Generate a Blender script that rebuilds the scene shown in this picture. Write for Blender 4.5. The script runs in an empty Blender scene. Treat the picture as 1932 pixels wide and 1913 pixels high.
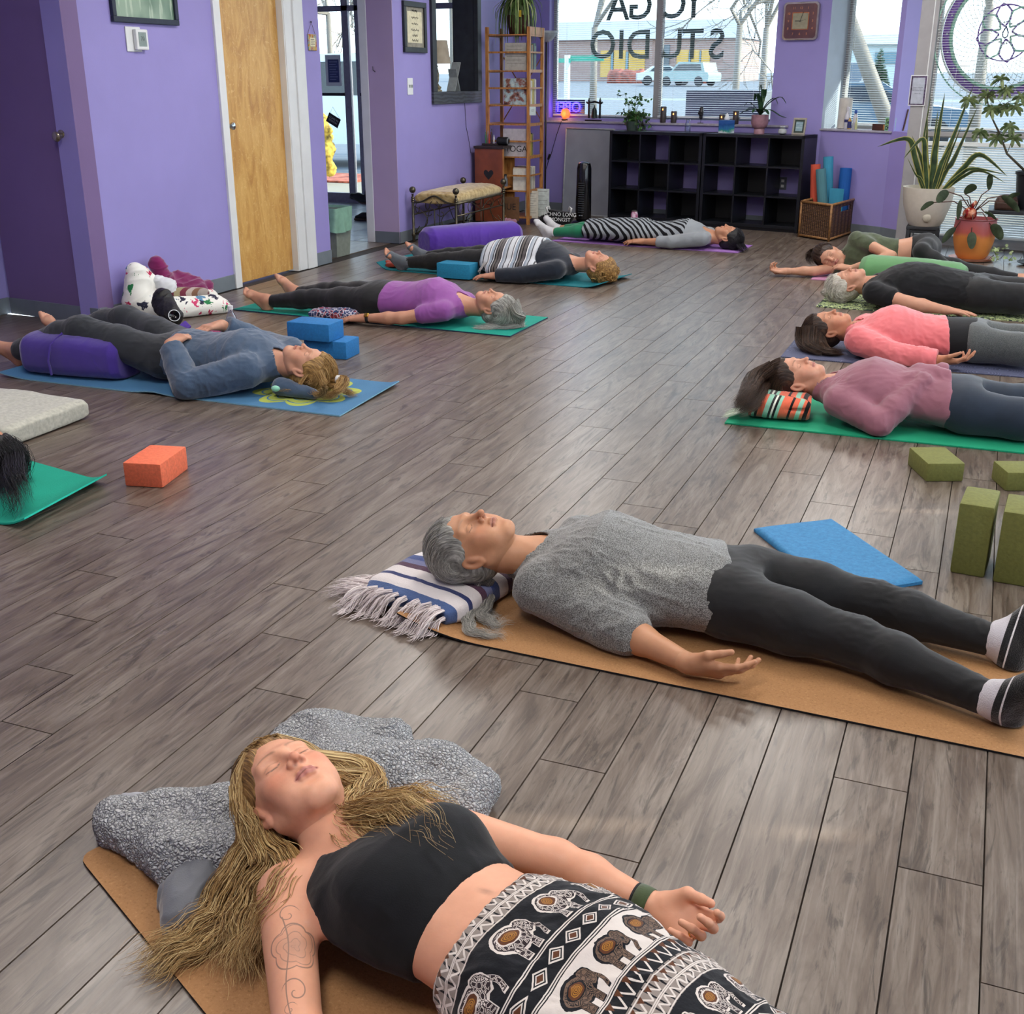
import bpy,bmesh,math,random
import numpy as np
from mathutils import Vector,Matrix
random.seed(7)
SC=bpy.context.scene
COL=SC.collection
R=math.radians
# ---------------------------------------------------------------- camera
FPX,CX,CY=2156.9,966.0,956.5
YAW,PITCH,ROLL,CAMH=R(-22.195),R(20.571),R(-0.05),1.405
_ct,_st=math.cos(YAW),math.sin(YAW)
FWD=np.array([_st*math.cos(PITCH),_ct*math.cos(PITCH),-math.sin(PITCH)])
_r=np.array([_ct,-_st,0.0]);_u=np.cross(_r,FWD)
RGT=_r*math.cos(ROLL)+_u*math.sin(ROLL);UPV=-_r*math.sin(ROLL)+_u*math.cos(ROLL)
CAM=np.array([0,0,CAMH])
cam_d=bpy.data.cameras.new('camera');cam=bpy.data.objects.new('camera',cam_d);COL.objects.link(cam)
cam_d.sensor_fit='HORIZONTAL';cam_d.sensor_width=36.0;cam_d.lens=36.0*FPX/1932.0
cam_d.clip_start=.05;cam_d.clip_end=300
cam.matrix_world=Matrix(((RGT[0],UPV[0],-FWD[0],0),(RGT[1],UPV[1],-FWD[1],0),(RGT[2],UPV[2],-FWD[2],CAMH),(0,0,0,1)))
SC.camera=cam
def ray(px,py):return FWD+RGT*(px-CX)/FPX-UPV*(py-CY)/FPX
def W(px,py,z=0.0):
 """world point at height z seen at a photograph pixel (site survey)"""
 d=ray(px,py);return Vector(CAM+d*((z-CAMH)/d[2]))
def WP(px,py,A,B):
 """world point on the vertical plane through A,B"""
 n=np.array([-(B[1]-A[1]),B[0]-A[0]]);d=ray(px,py)
 return Vector(CAM+d*((n@np.array(A[:2]))/(n@d[:2])))
 # ---------------------------------------------------------------- colour management, world, sun, added ceiling fill
SC.view_settings.view_transform='Standard';SC.view_settings.look='None'
SC.view_settings.gamma=1.0;SC.view_settings.use_curve_mapping=False
SC.view_settings.exposure=0.38
w=bpy.data.worlds.new('sky');SC.world=w;w.use_nodes=True
nt=w.node_tree;nt.nodes.clear()
_o=nt.nodes.new('ShaderNodeOutputWorld');_b=nt.nodes.new('ShaderNodeBackground')
_g=nt.nodes.new('ShaderNodeTexCoord');_s=nt.nodes.new('ShaderNodeSeparateXYZ');_m=nt.nodes.new('ShaderNodeValToRGB')
nt.links.new(_g.outputs['Generated'],_s.inputs[0]);nt.links.new(_s.outputs['Z'],_m.inputs[0])
_m.color_ramp.elements[0].position=0.0;_m.color_ramp.elements[0].color=(.80,.91,1,1)
_m.color_ramp.elements[1].position=0.8;_m.color_ramp.elements[1].color=(.42,.62,.95,1)
nt.links.new(_m.outputs[0],_b.inputs[0]);_b.inputs[1].default_value=3.2
nt.links.new(_b.outputs[0],_o.inputs[0])
def sun(direction,strength,color=(1,.93,.8),angle=.6):
 d=bpy.data.lights.new('sun','SUN');d.energy=strength;d.color=color;d.angle=R(angle)
 o=bpy.data.objects.new('sun',d);COL.objects.link(o)
 o.rotation_euler=Vector(direction).to_track_quat('-Z','Y').to_euler();return o
sun((-.861,-.280,-.425),8.0)
CEIL=2.75
FILLS=[(-3.3,3.2),(-3.3,6.4),(-3.3,9.6),(-.9,.8),(-.9,3.8),(-.9,6.8),(-.9,9.6),(1.6,2.2),(1.6,5.4),(1.6,8.4)]  # spots of the added fill lights, unseen on the ceiling
FILL_W=27.0
def fill_light(x,y):
 d=bpy.data.lights.new('ceiling_fill_light','AREA');d.shape='RECTANGLE';d.size=.56;d.size_y=1.16
 d.energy=FILL_W;d.color=(1,.95,.90)
 o=bpy.data.objects.new('ceiling_fill_light',d);COL.objects.link(o);o.location=(x,y,CEIL-.03)
for _x,_y in FILLS:fill_light(_x,_y)
SC.cycles.use_denoising=True;SC.cycles.max_bounces=6;SC.cycles.diffuse_bounces=4;SC.cycles.glossy_bounces=3
SC.cycles.transmission_bounces=4;SC.cycles.transparent_max_bounces=12
SC.cycles.sample_clamp_indirect=4.0;SC.cycles.caustics_reflective=False;SC.cycles.caustics_refractive=False
# ---------------------------------------------------------------- materials
MATS={}
def srgb(h):
 if isinstance(h,str):
  h=h.lstrip('#');c=[int(h[i:i+2],16)/255 for i in(0,2,4)]
 else:c=list(h)
 return tuple((x/12.92 if x<=.04045 else((x+.055)/1.055)**2.4)for x in c)+(1.0,)
class NT:
 def __init__(s,name):
  s.m=bpy.data.materials.new(name);s.m.use_nodes=True;s.t=s.m.node_tree;s.t.nodes.clear()
  s.out=s.n('OutputMaterial');s.b=s.n('BsdfPrincipled');s.t.links.new(s.b.outputs[0],s.out.inputs[0])
 def n(s,k,**kw):
  x=s.t.nodes.new('ShaderNode'+k)
  for a,v in kw.items():setattr(x,a,v)
  return x
 def l(s,a,b):s.t.links.new(a,b)
 def val(s,x,v):
  if hasattr(v,'is_linked')or isinstance(v,bpy.types.NodeSocket):s.l(v,x)
  else:x.default_value=v
 def math(s,op,a,b=0.0,c=None,clamp=False):
  x=s.n('Math',operation=op);x.use_clamp=clamp;s.val(x.inputs[0],a);s.val(x.inputs[1],b)
  if c is not None:s.val(x.inputs[2],c)
  return x.outputs[0]
 def mix(s,f,a,b,mode='MIX'):
  x=s.n('Mix',data_type='RGBA',blend_type=mode);s.val(x.inputs[0],f);s.val(x.inputs[6],a);s.val(x.inputs[7],b);return x.outputs[2]
 def coord(s,which='Object',scale=(1,1,1),loc=(0,0,0),rot=(0,0,0)):
  c=s.n('TexCoord').outputs[which];m=s.n('Mapping');m.inputs['Scale'].default_value=scale;m.inputs['Location'].default_value=loc;m.inputs['Rotation'].default_value=rot
  s.l(c,m.inputs[0]);return m.outputs[0]
 def noise(s,vec,scale=5,detail=4,rough=.5,dist=0,out=0):
  x=s.n('TexNoise');s.l(vec,x.inputs['Vector']);x.inputs['Scale'].default_value=scale;x.inputs['Detail'].default_value=detail
  x.inputs['Roughness'].default_value=rough;x.inputs['Distortion'].default_value=dist;return x.outputs[out]
 def wave(s,vec,scale=5,dist=0,detail=2,dscale=1,dirn='X',prof='SIN',kind='BANDS'):
  x=s.n('TexWave');x.wave_type=kind
  if kind=='BANDS':x.bands_direction=dirn
  x.wave_profile=prof;s.l(vec,x.inputs['Vector']);x.inputs['Scale'].default_value=scale
  x.inputs['Distortion'].default_value=dist;x.inputs['Detail'].default_value=detail;x.inputs['Detail Scale'].default_value=dscale;return x.outputs['Fac']
 def vor(s,vec,scale=5,feat='F1',out='Distance',rand=1.0):
  x=s.n('TexVoronoi');x.feature=feat;s.l(vec,x.inputs['Vector']);x.inputs['Scale'].default_value=scale;x.inputs['Randomness'].default_value=rand;return x.outputs[out]
 def ramp(s,f,stops,interp='LINEAR'):
  x=s.n('ValToRGB');cr=x.color_ramp;cr.interpolation=interp
  while len(cr.elements)>1:cr.elements.remove(cr.elements[0])
  for i,(p,c)in enumerate(stops):
   e=cr.elements[0]if i==0 else cr.elements.new(p)
   e.position=p;e.color=c if len(c)==4 else tuple(c)+(1,)
  s.l(f,x.inputs[0]);return x.outputs[0]
 def attr(s,name,out='Color'):
  x=s.n('Attribute');x.attribute_name=name;return x.outputs[out]
 def bump(s,h,strength=.3,dist=.01):
  x=s.n('Bump');x.inputs['Strength'].default_value=strength;x.inputs['Distance'].default_value=dist;s.l(h,x.inputs['Height']);s.l(x.outputs[0],s.b.inputs['Normal'])
 def set(s,**kw):
  for k,v in kw.items():
   k={'base':'Base Color','rough':'Roughness','metal':'Metallic','spec':'Specular IOR Level','sss':'Subsurface Weight','trans':'Transmission Weight','alpha':'Alpha','emit':'Emission Color','estr':'Emission Strength','coat':'Coat Weight','sheen':'Sheen Weight','ior':'IOR'}[k]
   s.val(s.b.inputs[k],v)
  return s
def plain(name,col,rough=.6,metal=0.0,noise=.06,scale=30,bump=0.0,**kw):
 """plain material with fine procedural mottling"""
 if name in MATS:return MATS[name]
 t=NT(name);c=srgb(col);v=t.coord('Object')
 f=t.noise(v,scale,3)
 d=tuple(max(0,x*(1-noise*2))for x in c[:3])+(1,);u=tuple(min(1,x*(1+noise*2))for x in c[:3])+(1,)
 t.set(base=t.ramp(f,[(.3,d),(.7,u)]),rough=rough,metal=metal,**kw)
 if bump:t.bump(f,bump,.005)
 MATS[name]=t.m;return t.m
def fabric(name,col,rough=.85,weave=900,noise=.1,bump=.25,sheen=.3,mottle=14,col2=None,heather=0.0):
 if name in MATS:return MATS[name]
 t=NT(name);c=srgb(col);v=t.coord('Object')
 f=t.noise(v,mottle,4);c2=srgb(col2)if col2 else tuple(x*(1-noise*1.6)for x in c[:3])+(1,)
 base=t.ramp(f,[(.35,c2),(.65,c)])
 g=t.noise(v,weave*.35,2)
 if heather:base=t.mix(t.ramp(t.noise(v,420,2),[(.42,(0,0,0,1)),(.6,(heather,)*3+(1,))]),base,srgb('#c9ccca'))
 t.set(base=base,rough=rough,sheen=sheen,spec=.25);t.bump(g,bump,.002)
 MATS[name]=t.m;return t.m
 # ---------------------------------------------------------------- objects
def tag(o,label=None,cat=None,group=None,kind=None):
 if label:o['label']=label
 if cat:o['category']=cat
 if group:o['group']=group
 if kind:o['kind']=kind
 return o
def empty(name,loc,label=None,cat=None,group=None,rz=0.0,kind=None):
 o=bpy.data.objects.new(name,None);COL.objects.link(o);o.location=loc;o.rotation_euler=(0,0,rz);o.empty_display_size=.05
 return tag(o,label,cat,group,kind)
def link(name,me,mats=None,parent=None,smooth=False,world=False):
 """one mesh object; world=True: the mesh is in world space and is re-based on its parent"""
 o=bpy.data.objects.new(name,me);COL.objects.link(o)
 if mats is not None:
  for m in(mats if isinstance(mats,(list,tuple))else[mats]):me.materials.append(m)
 if smooth:me.polygons.foreach_set('use_smooth',np.ones(len(me.polygons),bool))
 if parent is not None:
  o.parent=parent
  if world:
   m=Matrix.LocRotScale(parent.location,parent.rotation_euler,None)
   o.matrix_parent_inverse=m.inverted()
 return o
def recenter(o):
 """put the origin of a world-space top-level mesh at its base centre"""
 me=o.data;n=len(me.vertices);a=np.empty(n*3,np.float32);me.vertices.foreach_get('co',a);a=a.reshape(-1,3)
 c=(a.min(0)+a.max(0))/2;c[2]=a[:,2].min();a-=c;me.vertices.foreach_set('co',a.ravel());o.location=Vector(c.tolist());me.update();return o
class MB:
 """mesh collector"""
 def __init__(s):s.v=[];s.f=[];s.mi=[];s.cur=0
 def add(s,vs,fs):
  b=len(s.v);s.v+=[tuple(v)for v in vs];s.f+=[tuple(i+b for i in f)for f in fs];s.mi+=[s.cur]*len(fs);return s
 def box(s,x0,y0,z0,x1,y1,z1,M=None):
  vs=[Vector(p)for p in((x0,y0,z0),(x1,y0,z0),(x1,y1,z0),(x0,y1,z0),(x0,y0,z1),(x1,y0,z1),(x1,y1,z1),(x0,y1,z1))]
  if M is not None:vs=[M@v for v in vs]
  return s.add(vs,[(0,3,2,1),(4,5,6,7),(0,1,5,4),(1,2,6,5),(2,3,7,6),(3,0,4,7)])
 def bbox(s,x0,y0,z0,x1,y1,z1,b=.004,M=None):
  """box with chamfered edges"""
  bm=bmesh.new();bmesh.ops.create_cube(bm,size=1)
  for v in bm.verts:v.co=Vector(((x0+x1)/2+v.co.x*(x1-x0),(y0+y1)/2+v.co.y*(y1-y0),(z0+z1)/2+v.co.z*(z1-z0)))
  bmesh.ops.bevel(bm,geom=bm.edges[:],offset=b,segments=2,profile=.6,affect='EDGES')
  if M is not None:bmesh.ops.transform(bm,matrix=M,verts=bm.verts[:])
  bm.verts.index_update();s.add([v.co.copy()for v in bm.verts],[[v.index for v in f.verts]for f in bm.faces]);bm.free();return s
 def prism(s,pts,z0,z1,M=None):
  n=len(pts);vs=[Vector((p[0],p[1],z0))for p in pts]+[Vector((p[0],p[1],z1))for p in pts]
  if M is not None:vs=[M@v for v in vs]
  return s.add(vs,[tuple(range(n))[::-1],tuple(range(n,2*n))]+[(i,(i+1)%n,n+(i+1)%n,n+i)for i in range(n)])
 def lathe(s,prof,n=24,M=None,c=(0,0,0),cap=True):
  vs=[]
  for r,z in prof:
   for i in range(n):
    a=2*math.pi*i/n;p=Vector((c[0]+r*math.cos(a),c[1]+r*math.sin(a),c[2]+z));vs.append(M@p if M is not None else p)
  fs=[];m=len(prof)
  for j in range(m-1):
   for i in range(n):fs.append((j*n+i,j*n+(i+1)%n,(j+1)*n+(i+1)%n,(j+1)*n+i))
  if cap:fs.append(tuple(range(n))[::-1]);fs.append(tuple((m-1)*n+i for i in range(n)))
  return s.add(vs,fs)
 def tube(s,pts,r,n=8,cap=True,flat=1.0):
  pts=[Vector(p)for p in pts];m=len(pts);rs=r if isinstance(r,(list,tuple))else[r]*m
  vs=[];ref=None
  for i in range(m):
   t=(pts[min(i+1,m-1)]-pts[max(i-1,0)])
   if t.length<1e-9:t=Vector((0,0,1))
   t.normalize()
   if ref is None:ref=Vector((0,0,1))if abs(t.z)<.9 else Vector((1,0,0))
   a=t.cross(ref)
   if a.length<1e-6:a=t.cross(Vector((1,.3,0)))
   a.normalize();b=a.cross(t).normalized();ref=b
   for k in range(n):
    an=2*math.pi*k/n;vs.append(pts[i]+a*math.cos(an)*rs[i]+b*math.sin(an)*rs[i]*flat)
  fs=[(j*n+k,j*n+(k+1)%n,(j+1)*n+(k+1)%n,(j+1)*n+k)for j in range(m-1)for k in range(n)]
  if cap:fs+=[tuple(range(n))[::-1],tuple((m-1)*n+k for k in range(n))]
  return s.add(vs,fs)
 def sphere(s,c,r,n=12,m=8,M=None):
  r=r if isinstance(r,(tuple,list))else(r,r,r)
  vs=[Vector((c[0],c[1],c[2]-r[2]))]
  for j in range(1,m):
   ph=math.pi*j/m-math.pi/2
   for i in range(n):
    a=2*math.pi*i/n;vs.append(Vector((c[0]+r[0]*math.cos(ph)*math.cos(a),c[1]+r[1]*math.cos(ph)*math.sin(a),c[2]+r[2]*math.sin(ph))))
  vs.append(Vector((c[0],c[1],c[2]+r[2])))
  if M is not None:vs=[M@v for v in vs]
  fs=[(0,1+(i+1)%n,1+i)for i in range(n)]
  for j in range(m-2):
   for i in range(n):fs.append((1+j*n+i,1+j*n+(i+1)%n,1+(j+1)*n+(i+1)%n,1+(j+1)*n+i))
  t=len(vs)-1;fs+=[(t,1+(m-2)*n+i,1+(m-2)*n+(i+1)%n)for i in range(n)]
  return s.add(vs,fs)
 def grid(s,fn,nu,nv,wrapu=False,wrapv=False):
  vs=[fn(i/(nu if wrapu else nu-1),j/(nv if wrapv else nv-1))for j in range(nv)for i in range(nu)]
  fs=[(j*nu+i,j*nu+(i+1)%nu,((j+1)%nv)*nu+(i+1)%nu,((j+1)%nv)*nu+i)for j in range(nv if wrapv else nv-1)for i in range(nu if wrapu else nu-1)]
  return s.add(vs,fs)
 def mesh(s,name):
  me=bpy.data.meshes.new(name);me.from_pydata([tuple(v)for v in s.v],[],s.f);me.update()
  if any(s.mi):me.polygons.foreach_set('material_index',s.mi)
  return me
 def build(s,name,mats,parent=None,smooth=False,world=False,auto=None):
  me=s.mesh(name);o=link(name,me,mats,parent,smooth,world)
  if auto is not None:
   me.polygons.foreach_set('use_smooth',np.ones(len(me.polygons),bool));me.set_sharp_from_angle(angle=R(auto))
  return o
def solo(o,label,cat,group=None):return tag(recenter(o),label,cat,group)
def text(name,body,size,mat,M,parent=None,extrude=.0005,align='CENTER',bold=0.0,space=1.0):
 """lettering as its own flat mesh"""
 cu=bpy.data.curves.new(name,'FONT');cu.body=body;cu.size=size;cu.extrude=extrude;cu.align_x=align;cu.align_y='CENTER';cu.offset=bold;cu.space_line=space
 cu.resolution_u=3
 o=bpy.data.objects.new(name,cu);COL.objects.link(o)
 dg=bpy.context.evaluated_depsgraph_get();me=bpy.data.meshes.new_from_object(o.evaluated_get(dg));bpy.data.objects.remove(o);bpy.data.curves.remove(cu)
 me.transform(M);me.materials.clear()
 return link(name,me,mat,parent)
def frame_matrix(o,x,z=None,y=None):
 """matrix with origin o, X axis x, Z axis z"""
 x=Vector(x).normalized();z=Vector(z).normalized();y=z.cross(x).normalized();z=x.cross(y)
 return Matrix(((x.x,y.x,z.x,o[0]),(x.y,y.y,z.y,o[1]),(x.z,y.z,z.z,o[2]),(0,0,0,1)))
 # ---------------------------------------------------------------- value noise in numpy
_rng=np.random.RandomState(11)
_T=_rng.rand(64,64,64).astype(np.float32)
def vnoise(P):
 P=np.asarray(P,np.float32);i=np.floor(P).astype(np.int32);f=P-i;f=f*f*(3-2*f);i&=63;j=(i+1)&63
 x0,y0,z0=i[:,0],i[:,1],i[:,2];x1,y1,z1=j[:,0],j[:,1],j[:,2];fx,fy,fz=f[:,0],f[:,1],f[:,2]
 a=_T[x0,y0,z0]*(1-fx)+_T[x1,y0,z0]*fx;b=_T[x0,y1,z0]*(1-fx)+_T[x1,y1,z0]*fx
 c=_T[x0,y0,z1]*(1-fx)+_T[x1,y0,z1]*fx;d=_T[x0,y1,z1]*(1-fx)+_T[x1,y1,z1]*fx
 return((a*(1-fy)+b*fy)*(1-fz)+(c*(1-fy)+d*fy)*fz)*2-1
 # ---------------------------------------------------------------- signed-distance bodies
class SDF:
 """list of smooth-blended primitives, polygonised with surface nets"""
 def __init__(s):s.p=[]
 def rc(s,a,b,ra,rb,k=.02,op='U'):
  a=np.array(a,float);b=np.array(b,float);m=max(ra,rb)
  s.p.append(('rc',(a,b,ra,rb),np.minimum(a,b)-m,np.maximum(a,b)+m,k,op));return s
 def chain(s,pts,rs,k=.02,op='U'):
  for i in range(len(pts)-1):s.rc(pts[i],pts[i+1],rs[i],rs[i+1],k,op)
  return s
 def el(s,c,r,M=None,k=.02,op='U'):
  c=np.array(c,float);r=np.array(r,float);m=r.max()if M is not None else r
  s.p.append(('el',(c,r,None if M is None else np.array(M,float)),c-m,c+m,k,op));return s
 def loft(s,a,b,side,tab,k=.02,op='U',pw=2.0):
  """elliptic loft from a to b; side = lateral unit vector; tab rows (t, halfwidth, up, down)"""
  a=np.array(a,float);b=np.array(b,float);sd=np.array(side,float);ax=b-a;L=np.linalg.norm(ax);ax=ax/L
  sd=sd-ax*(sd@ax);sd/=np.linalg.norm(sd);up=np.cross(ax,sd)
  if up[2]<0:up=-up
  T=np.array(tab,float);m=T[:,1:].max()
  s.p.append(('lo',(a,ax,L,sd,up,T,pw),np.minimum(a,b)-m,np.maximum(a,b)+m,k,op));return s
 def plane(s,p,n,k=.004):
  """keep the half space where (x-p).n < 0"""
  s.p.append(('pl',(np.array(p,float),np.array(n,float)/np.linalg.norm(n)),None,None,k,'I'));return s
 def bounds(s):
  lo=np.min([q[2]for q in s.p if q[2]is not None and q[5]=='U'],0);hi=np.max([q[3]for q in s.p if q[3]is not None and q[5]=='U'],0);return lo,hi
 def field(s,lo,h,n):
  ax=[np.float32(lo[i])+np.arange(n[i],dtype=np.float32)*np.float32(h)for i in range(3)]
  D=np.full(n,.2,np.float32)
  for kind,q,plo,phi,k,op in s.p:
   if plo is None:sl=[slice(0,n[i])for i in range(3)]
   else:
    mg=k+3*h+.012
    sl=[slice(max(0,int((plo[i]-mg-lo[i])/h)),min(n[i],int((phi[i]+mg-lo[i])/h)+2))for i in range(3)]
    if any(t.stop<=t.start for t in sl):continue
   X=ax[0][sl[0]][:,None,None];Y=ax[1][sl[1]][None,:,None];Z=ax[2][sl[2]][None,None,:]
   if kind=='rc':
    a,b,ra,rb=q;ba=b-a;l2=ba@ba+1e-12
    t=((X-a[0])*ba[0]+(Y-a[1])*ba[1]+(Z-a[2])*ba[2])/l2;t=np.clip(t,0,1)
    d=np.sqrt((X-a[0]-t*ba[0])**2+(Y-a[1]-t*ba[1])**2+(Z-a[2]-t*ba[2])**2)-(ra+(rb-ra)*t)
   elif kind=='el':
    c,r,M=q;x,y,z=X-c[0],Y-c[1],Z-c[2]
    if M is not None:x,y,z=(M[0][0]*x+M[1][0]*y+M[2][0]*z,M[0][1]*x+M[1][1]*y+M[2][1]*z,M[0][2]*x+M[1][2]*y+M[2][2]*z)
    k0=np.sqrt((x/r[0])**2+(y/r[1])**2+(z/r[2])**2);k1=np.sqrt((x/r[0]**2)**2+(y/r[1]**2)**2+(z/r[2]**2)**2)
    d=k0*(k0-1)/(k1+1e-6);d=np.where(k0<.3,-r.min()*.7,d)
   elif kind=='lo':
    a,axv,L,sd,up,T,pw=q
    t=((X-a[0])*axv[0]+(Y-a[1])*axv[1]+(Z-a[2])*axv[2]);u=((X-a[0])*sd[0]+(Y-a[1])*sd[1]+(Z-a[2])*sd[2]);v=((X-a[0])*up[0]+(Y-a[1])*up[1]+(Z-a[2])*up[2])
    tt=np.clip(t/L,0,1);wd=np.interp(tt,T[:,0],T[:,1]);hu=np.interp(tt,T[:,0],T[:,2]);hd=np.interp(tt,T[:,0],T[:,3])
    hh=np.where(v>0,hu,hd)
    kk=(np.abs(u/wd)**pw+np.abs(v/hh)**pw)**(1/pw);g=np.sqrt((u/wd**2)**2+(v/hh**2)**2)+1e-6
    d=np.where(kk<.35,-np.minimum(wd,hh)*.65,(kk-1)*np.maximum(kk,.35)/g)
    e=np.abs(t-L*.5)-L*.5;d=np.where(e>0,np.sqrt(np.maximum(d,0)**2+e*e),np.maximum(d,e))
   else:
    p,nn=q;d=(X-p[0])*nn[0]+(Y-p[1])*nn[1]+(Z-p[2])*nn[2]
   C=D[tuple(sl)]
   if op=='U':hmx=np.clip(k-np.abs(C-d),0,None)/k;r_=np.minimum(C,d)-hmx*hmx*k*.25
   elif op=='S':d=-d;hmx=np.clip(k-np.abs(C-d),0,None)/k;r_=np.maximum(C,d)+hmx*hmx*k*.25
   else:hmx=np.clip(k-np.abs(C-d),0,None)/k;r_=np.maximum(C,d)+hmx*hmx*k*.25
   D[tuple(sl)]=r_
  return D
 def poly(s,h,lo=None,hi=None):
  a,b=s.bounds()
  lo=a-3*h if lo is None else np.maximum(np.array(lo,float),a-3*h);hi=b+3*h if hi is None else np.minimum(np.array(hi,float),b+3*h)
  n=[int(math.ceil((hi[i]-lo[i])/h))+1 for i in range(3)]
  return nets(s.field(lo,h,n),np.array(lo),h)
def nets(D,lo,h):
 nx,ny,nz=D.shape;S=D<0
 cs=[(0,0,0),(1,0,0),(0,1,0),(1,1,0),(0,0,1),(1,0,1),(0,1,1),(1,1,1)]
 cnt=np.zeros((nx-1,ny-1,nz-1),np.int8)
 for a,b,c in cs:cnt+=S[a:nx-1+a,b:ny-1+b,c:nz-1+c]
 act=np.argwhere((cnt>0)&(cnt<8))
 if len(act)==0:return np.zeros((0,3)),np.zeros((0,4),int)
 val=np.stack([D[act[:,0]+a,act[:,1]+b,act[:,2]+c]for a,b,c in cs],1)
 acc=np.zeros((len(act),3));num=np.zeros(len(act))
 for i,j in((0,1),(2,3),(4,5),(6,7),(0,2),(1,3),(4,6),(5,7),(0,4),(1,5),(2,6),(3,7)):
  vi,vj=val[:,i],val[:,j];m=(vi<0)!=(vj<0);t=np.where(m,vi/(vi-vj+1e-12*(vi==vj)),0)
  p=np.array(cs[i])[None]+t[:,None]*(np.array(cs[j])-np.array(cs[i]))[None];acc+=p*m[:,None];num+=m
 V=lo+(act+acc/num[:,None])*h
 idx=np.full((nx-1,ny-1,nz-1),-1,np.int32);idx[act[:,0],act[:,1],act[:,2]]=np.arange(len(act))
 Fs=[]
 for ax in range(3):
  o1,o2=[(1,2),(2,0),(0,1)][ax]
  A=S;sl0=[slice(None)]*3;sl1=[slice(None)]*3;sl0[ax]=slice(0,-1);sl1[ax]=slice(1,None)
  s0,s1=A[tuple(sl0)],A[tuple(sl1)];E=np.argwhere(s0!=s1)
  E=E[(E[:,o1]>0)&(E[:,o2]>0)&(E[:,o1]<D.shape[o1]-1)&(E[:,o2]<D.shape[o2]-1)]
  ins=s0[E[:,0],E[:,1],E[:,2]]
  def I(d1,d2):
   Q=E.copy();Q[:,o1]-=d1;Q[:,o2]-=d2;return idx[Q[:,0],Q[:,1],Q[:,2]]
  q=np.stack([I(1,1),I(0,1),I(0,0),I(1,0)],1);q=np.where(ins[:,None],q,q[:,::-1]);Fs.append(q)
 Fq=np.concatenate(Fs);Fq=Fq[(Fq>=0).all(1)]
 return V,Fq
def npmesh(name,V,Fq):
 me=bpy.data.meshes.new(name);k=Fq.shape[1];me.vertices.add(len(V));me.vertices.foreach_set('co',np.asarray(V,np.float32).ravel())
 me.loops.add(Fq.size);me.loops.foreach_set('vertex_index',Fq.astype(np.int32).ravel());me.polygons.add(len(Fq))
 me.polygons.foreach_set('loop_start',np.arange(0,Fq.size,k,dtype=np.int32));me.update(calc_edges=True);me.validate();return me
def vnormals(V,Fq):
 a=V[Fq[:,2]]-V[Fq[:,0]];b=V[Fq[:,3]]-V[Fq[:,1]];n=np.cross(a,b);N=np.zeros_like(V)
 for i in range(4):np.add.at(N,Fq[:,i],n)
 return N/(np.linalg.norm(N,axis=1,keepdims=True)+1e-12)
def smooth(V,Fq,it=1,lam=.5):
 for _ in range(it):
  A=np.zeros_like(V);c=np.zeros(len(V))
  for i in range(4):
   for j in(1,3):np.add.at(A,Fq[:,i],V[Fq[:,(i+j)%4]]);np.add.at(c,Fq[:,i],1)
  V=V+lam*(A/np.maximum(c,1)[:,None]-V)
 return V
def keep(V,Fq,mask):
 """keep faces whose verts all satisfy mask"""
 f=Fq[mask[Fq].all(1)];u=np.unique(f);m=np.full(len(V),-1);m[u]=np.arange(len(u));return V[u],m[f]
def join(*parts):
 Vs=[];Fs=[];b=0
 for V,Fq in parts:Vs.append(V);Fs.append(Fq+b);b+=len(V)
 return np.concatenate(Vs),np.concatenate(Fs)
def setcol(me,C,name='Col'):
 a=me.color_attributes.new(name,'FLOAT_COLOR','POINT');C=np.concatenate([C,np.ones((len(C),1))],1).astype(np.float32);a.data.foreach_set('color',C.ravel())
def sdf_obj(name,S,h,mat,parent=None,fold=None,sm=1,world=True):
 V,Fq=S.poly(h);V=smooth(V,Fq,sm)
 if fold is not None:V=V+vnormals(V,Fq)*fold(V)[:,None]
 me=npmesh(name,V,Fq);return link(name,me,mat,parent,True,world)
 # ---------------------------------------------------------------- people
def unit(v):v=np.array(v,float);return v/np.linalg.norm(v)
def hair_mat(name,c1,c2,c3=None,rough=.5):
 """strand-coloured material: attribute hc carries a lengthwise-stretched coordinate"""
 if name in MATS:return MATS[name]
 t=NT(name);v=t.attr('hc','Vector');f=t.noise(v,1.0,3,.6)
 st=[(.3,srgb(c1)),(.55,srgb(c2))]+([(.72,srgb(c3))]if c3 else[])
 t.set(base=t.ramp(f,st),rough=rough,spec=.35);t.bump(f,.5,.003);MATS[name]=t.m;return t.m
def strand_mat(name,c1,c2,c3=None,rough=.45):
 if name in MATS:return MATS[name]
 t=NT(name);h=t.n('HairInfo');st=[(.0,srgb(c1)),(.5,srgb(c2))]+([(1.,srgb(c3))]if c3 else[])
 t.set(base=t.ramp(h.outputs['Random'],st),rough=rough,spec=.35);MATS[name]=t.m;return t.m
def _skin():
 t=NT('skin');c=t.attr('Col');v=t.coord('Object');f=t.noise(v,260,3);g=t.noise(v,38,3)
 base=t.mix(t.math('MULTIPLY',g,.22),c,t.mix(1.0,c,(.86,.62,.56,1),'MULTIPLY'))
 t.set(base=base,rough=.48,sss=.12,spec=.4);t.b.inputs['Subsurface Radius'].default_value=(.9,.35,.2);t.b.inputs['Subsurface Scale'].default_value=.008
 t.bump(f,.12,.001);return t.m
SKIN=_skin()
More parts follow.
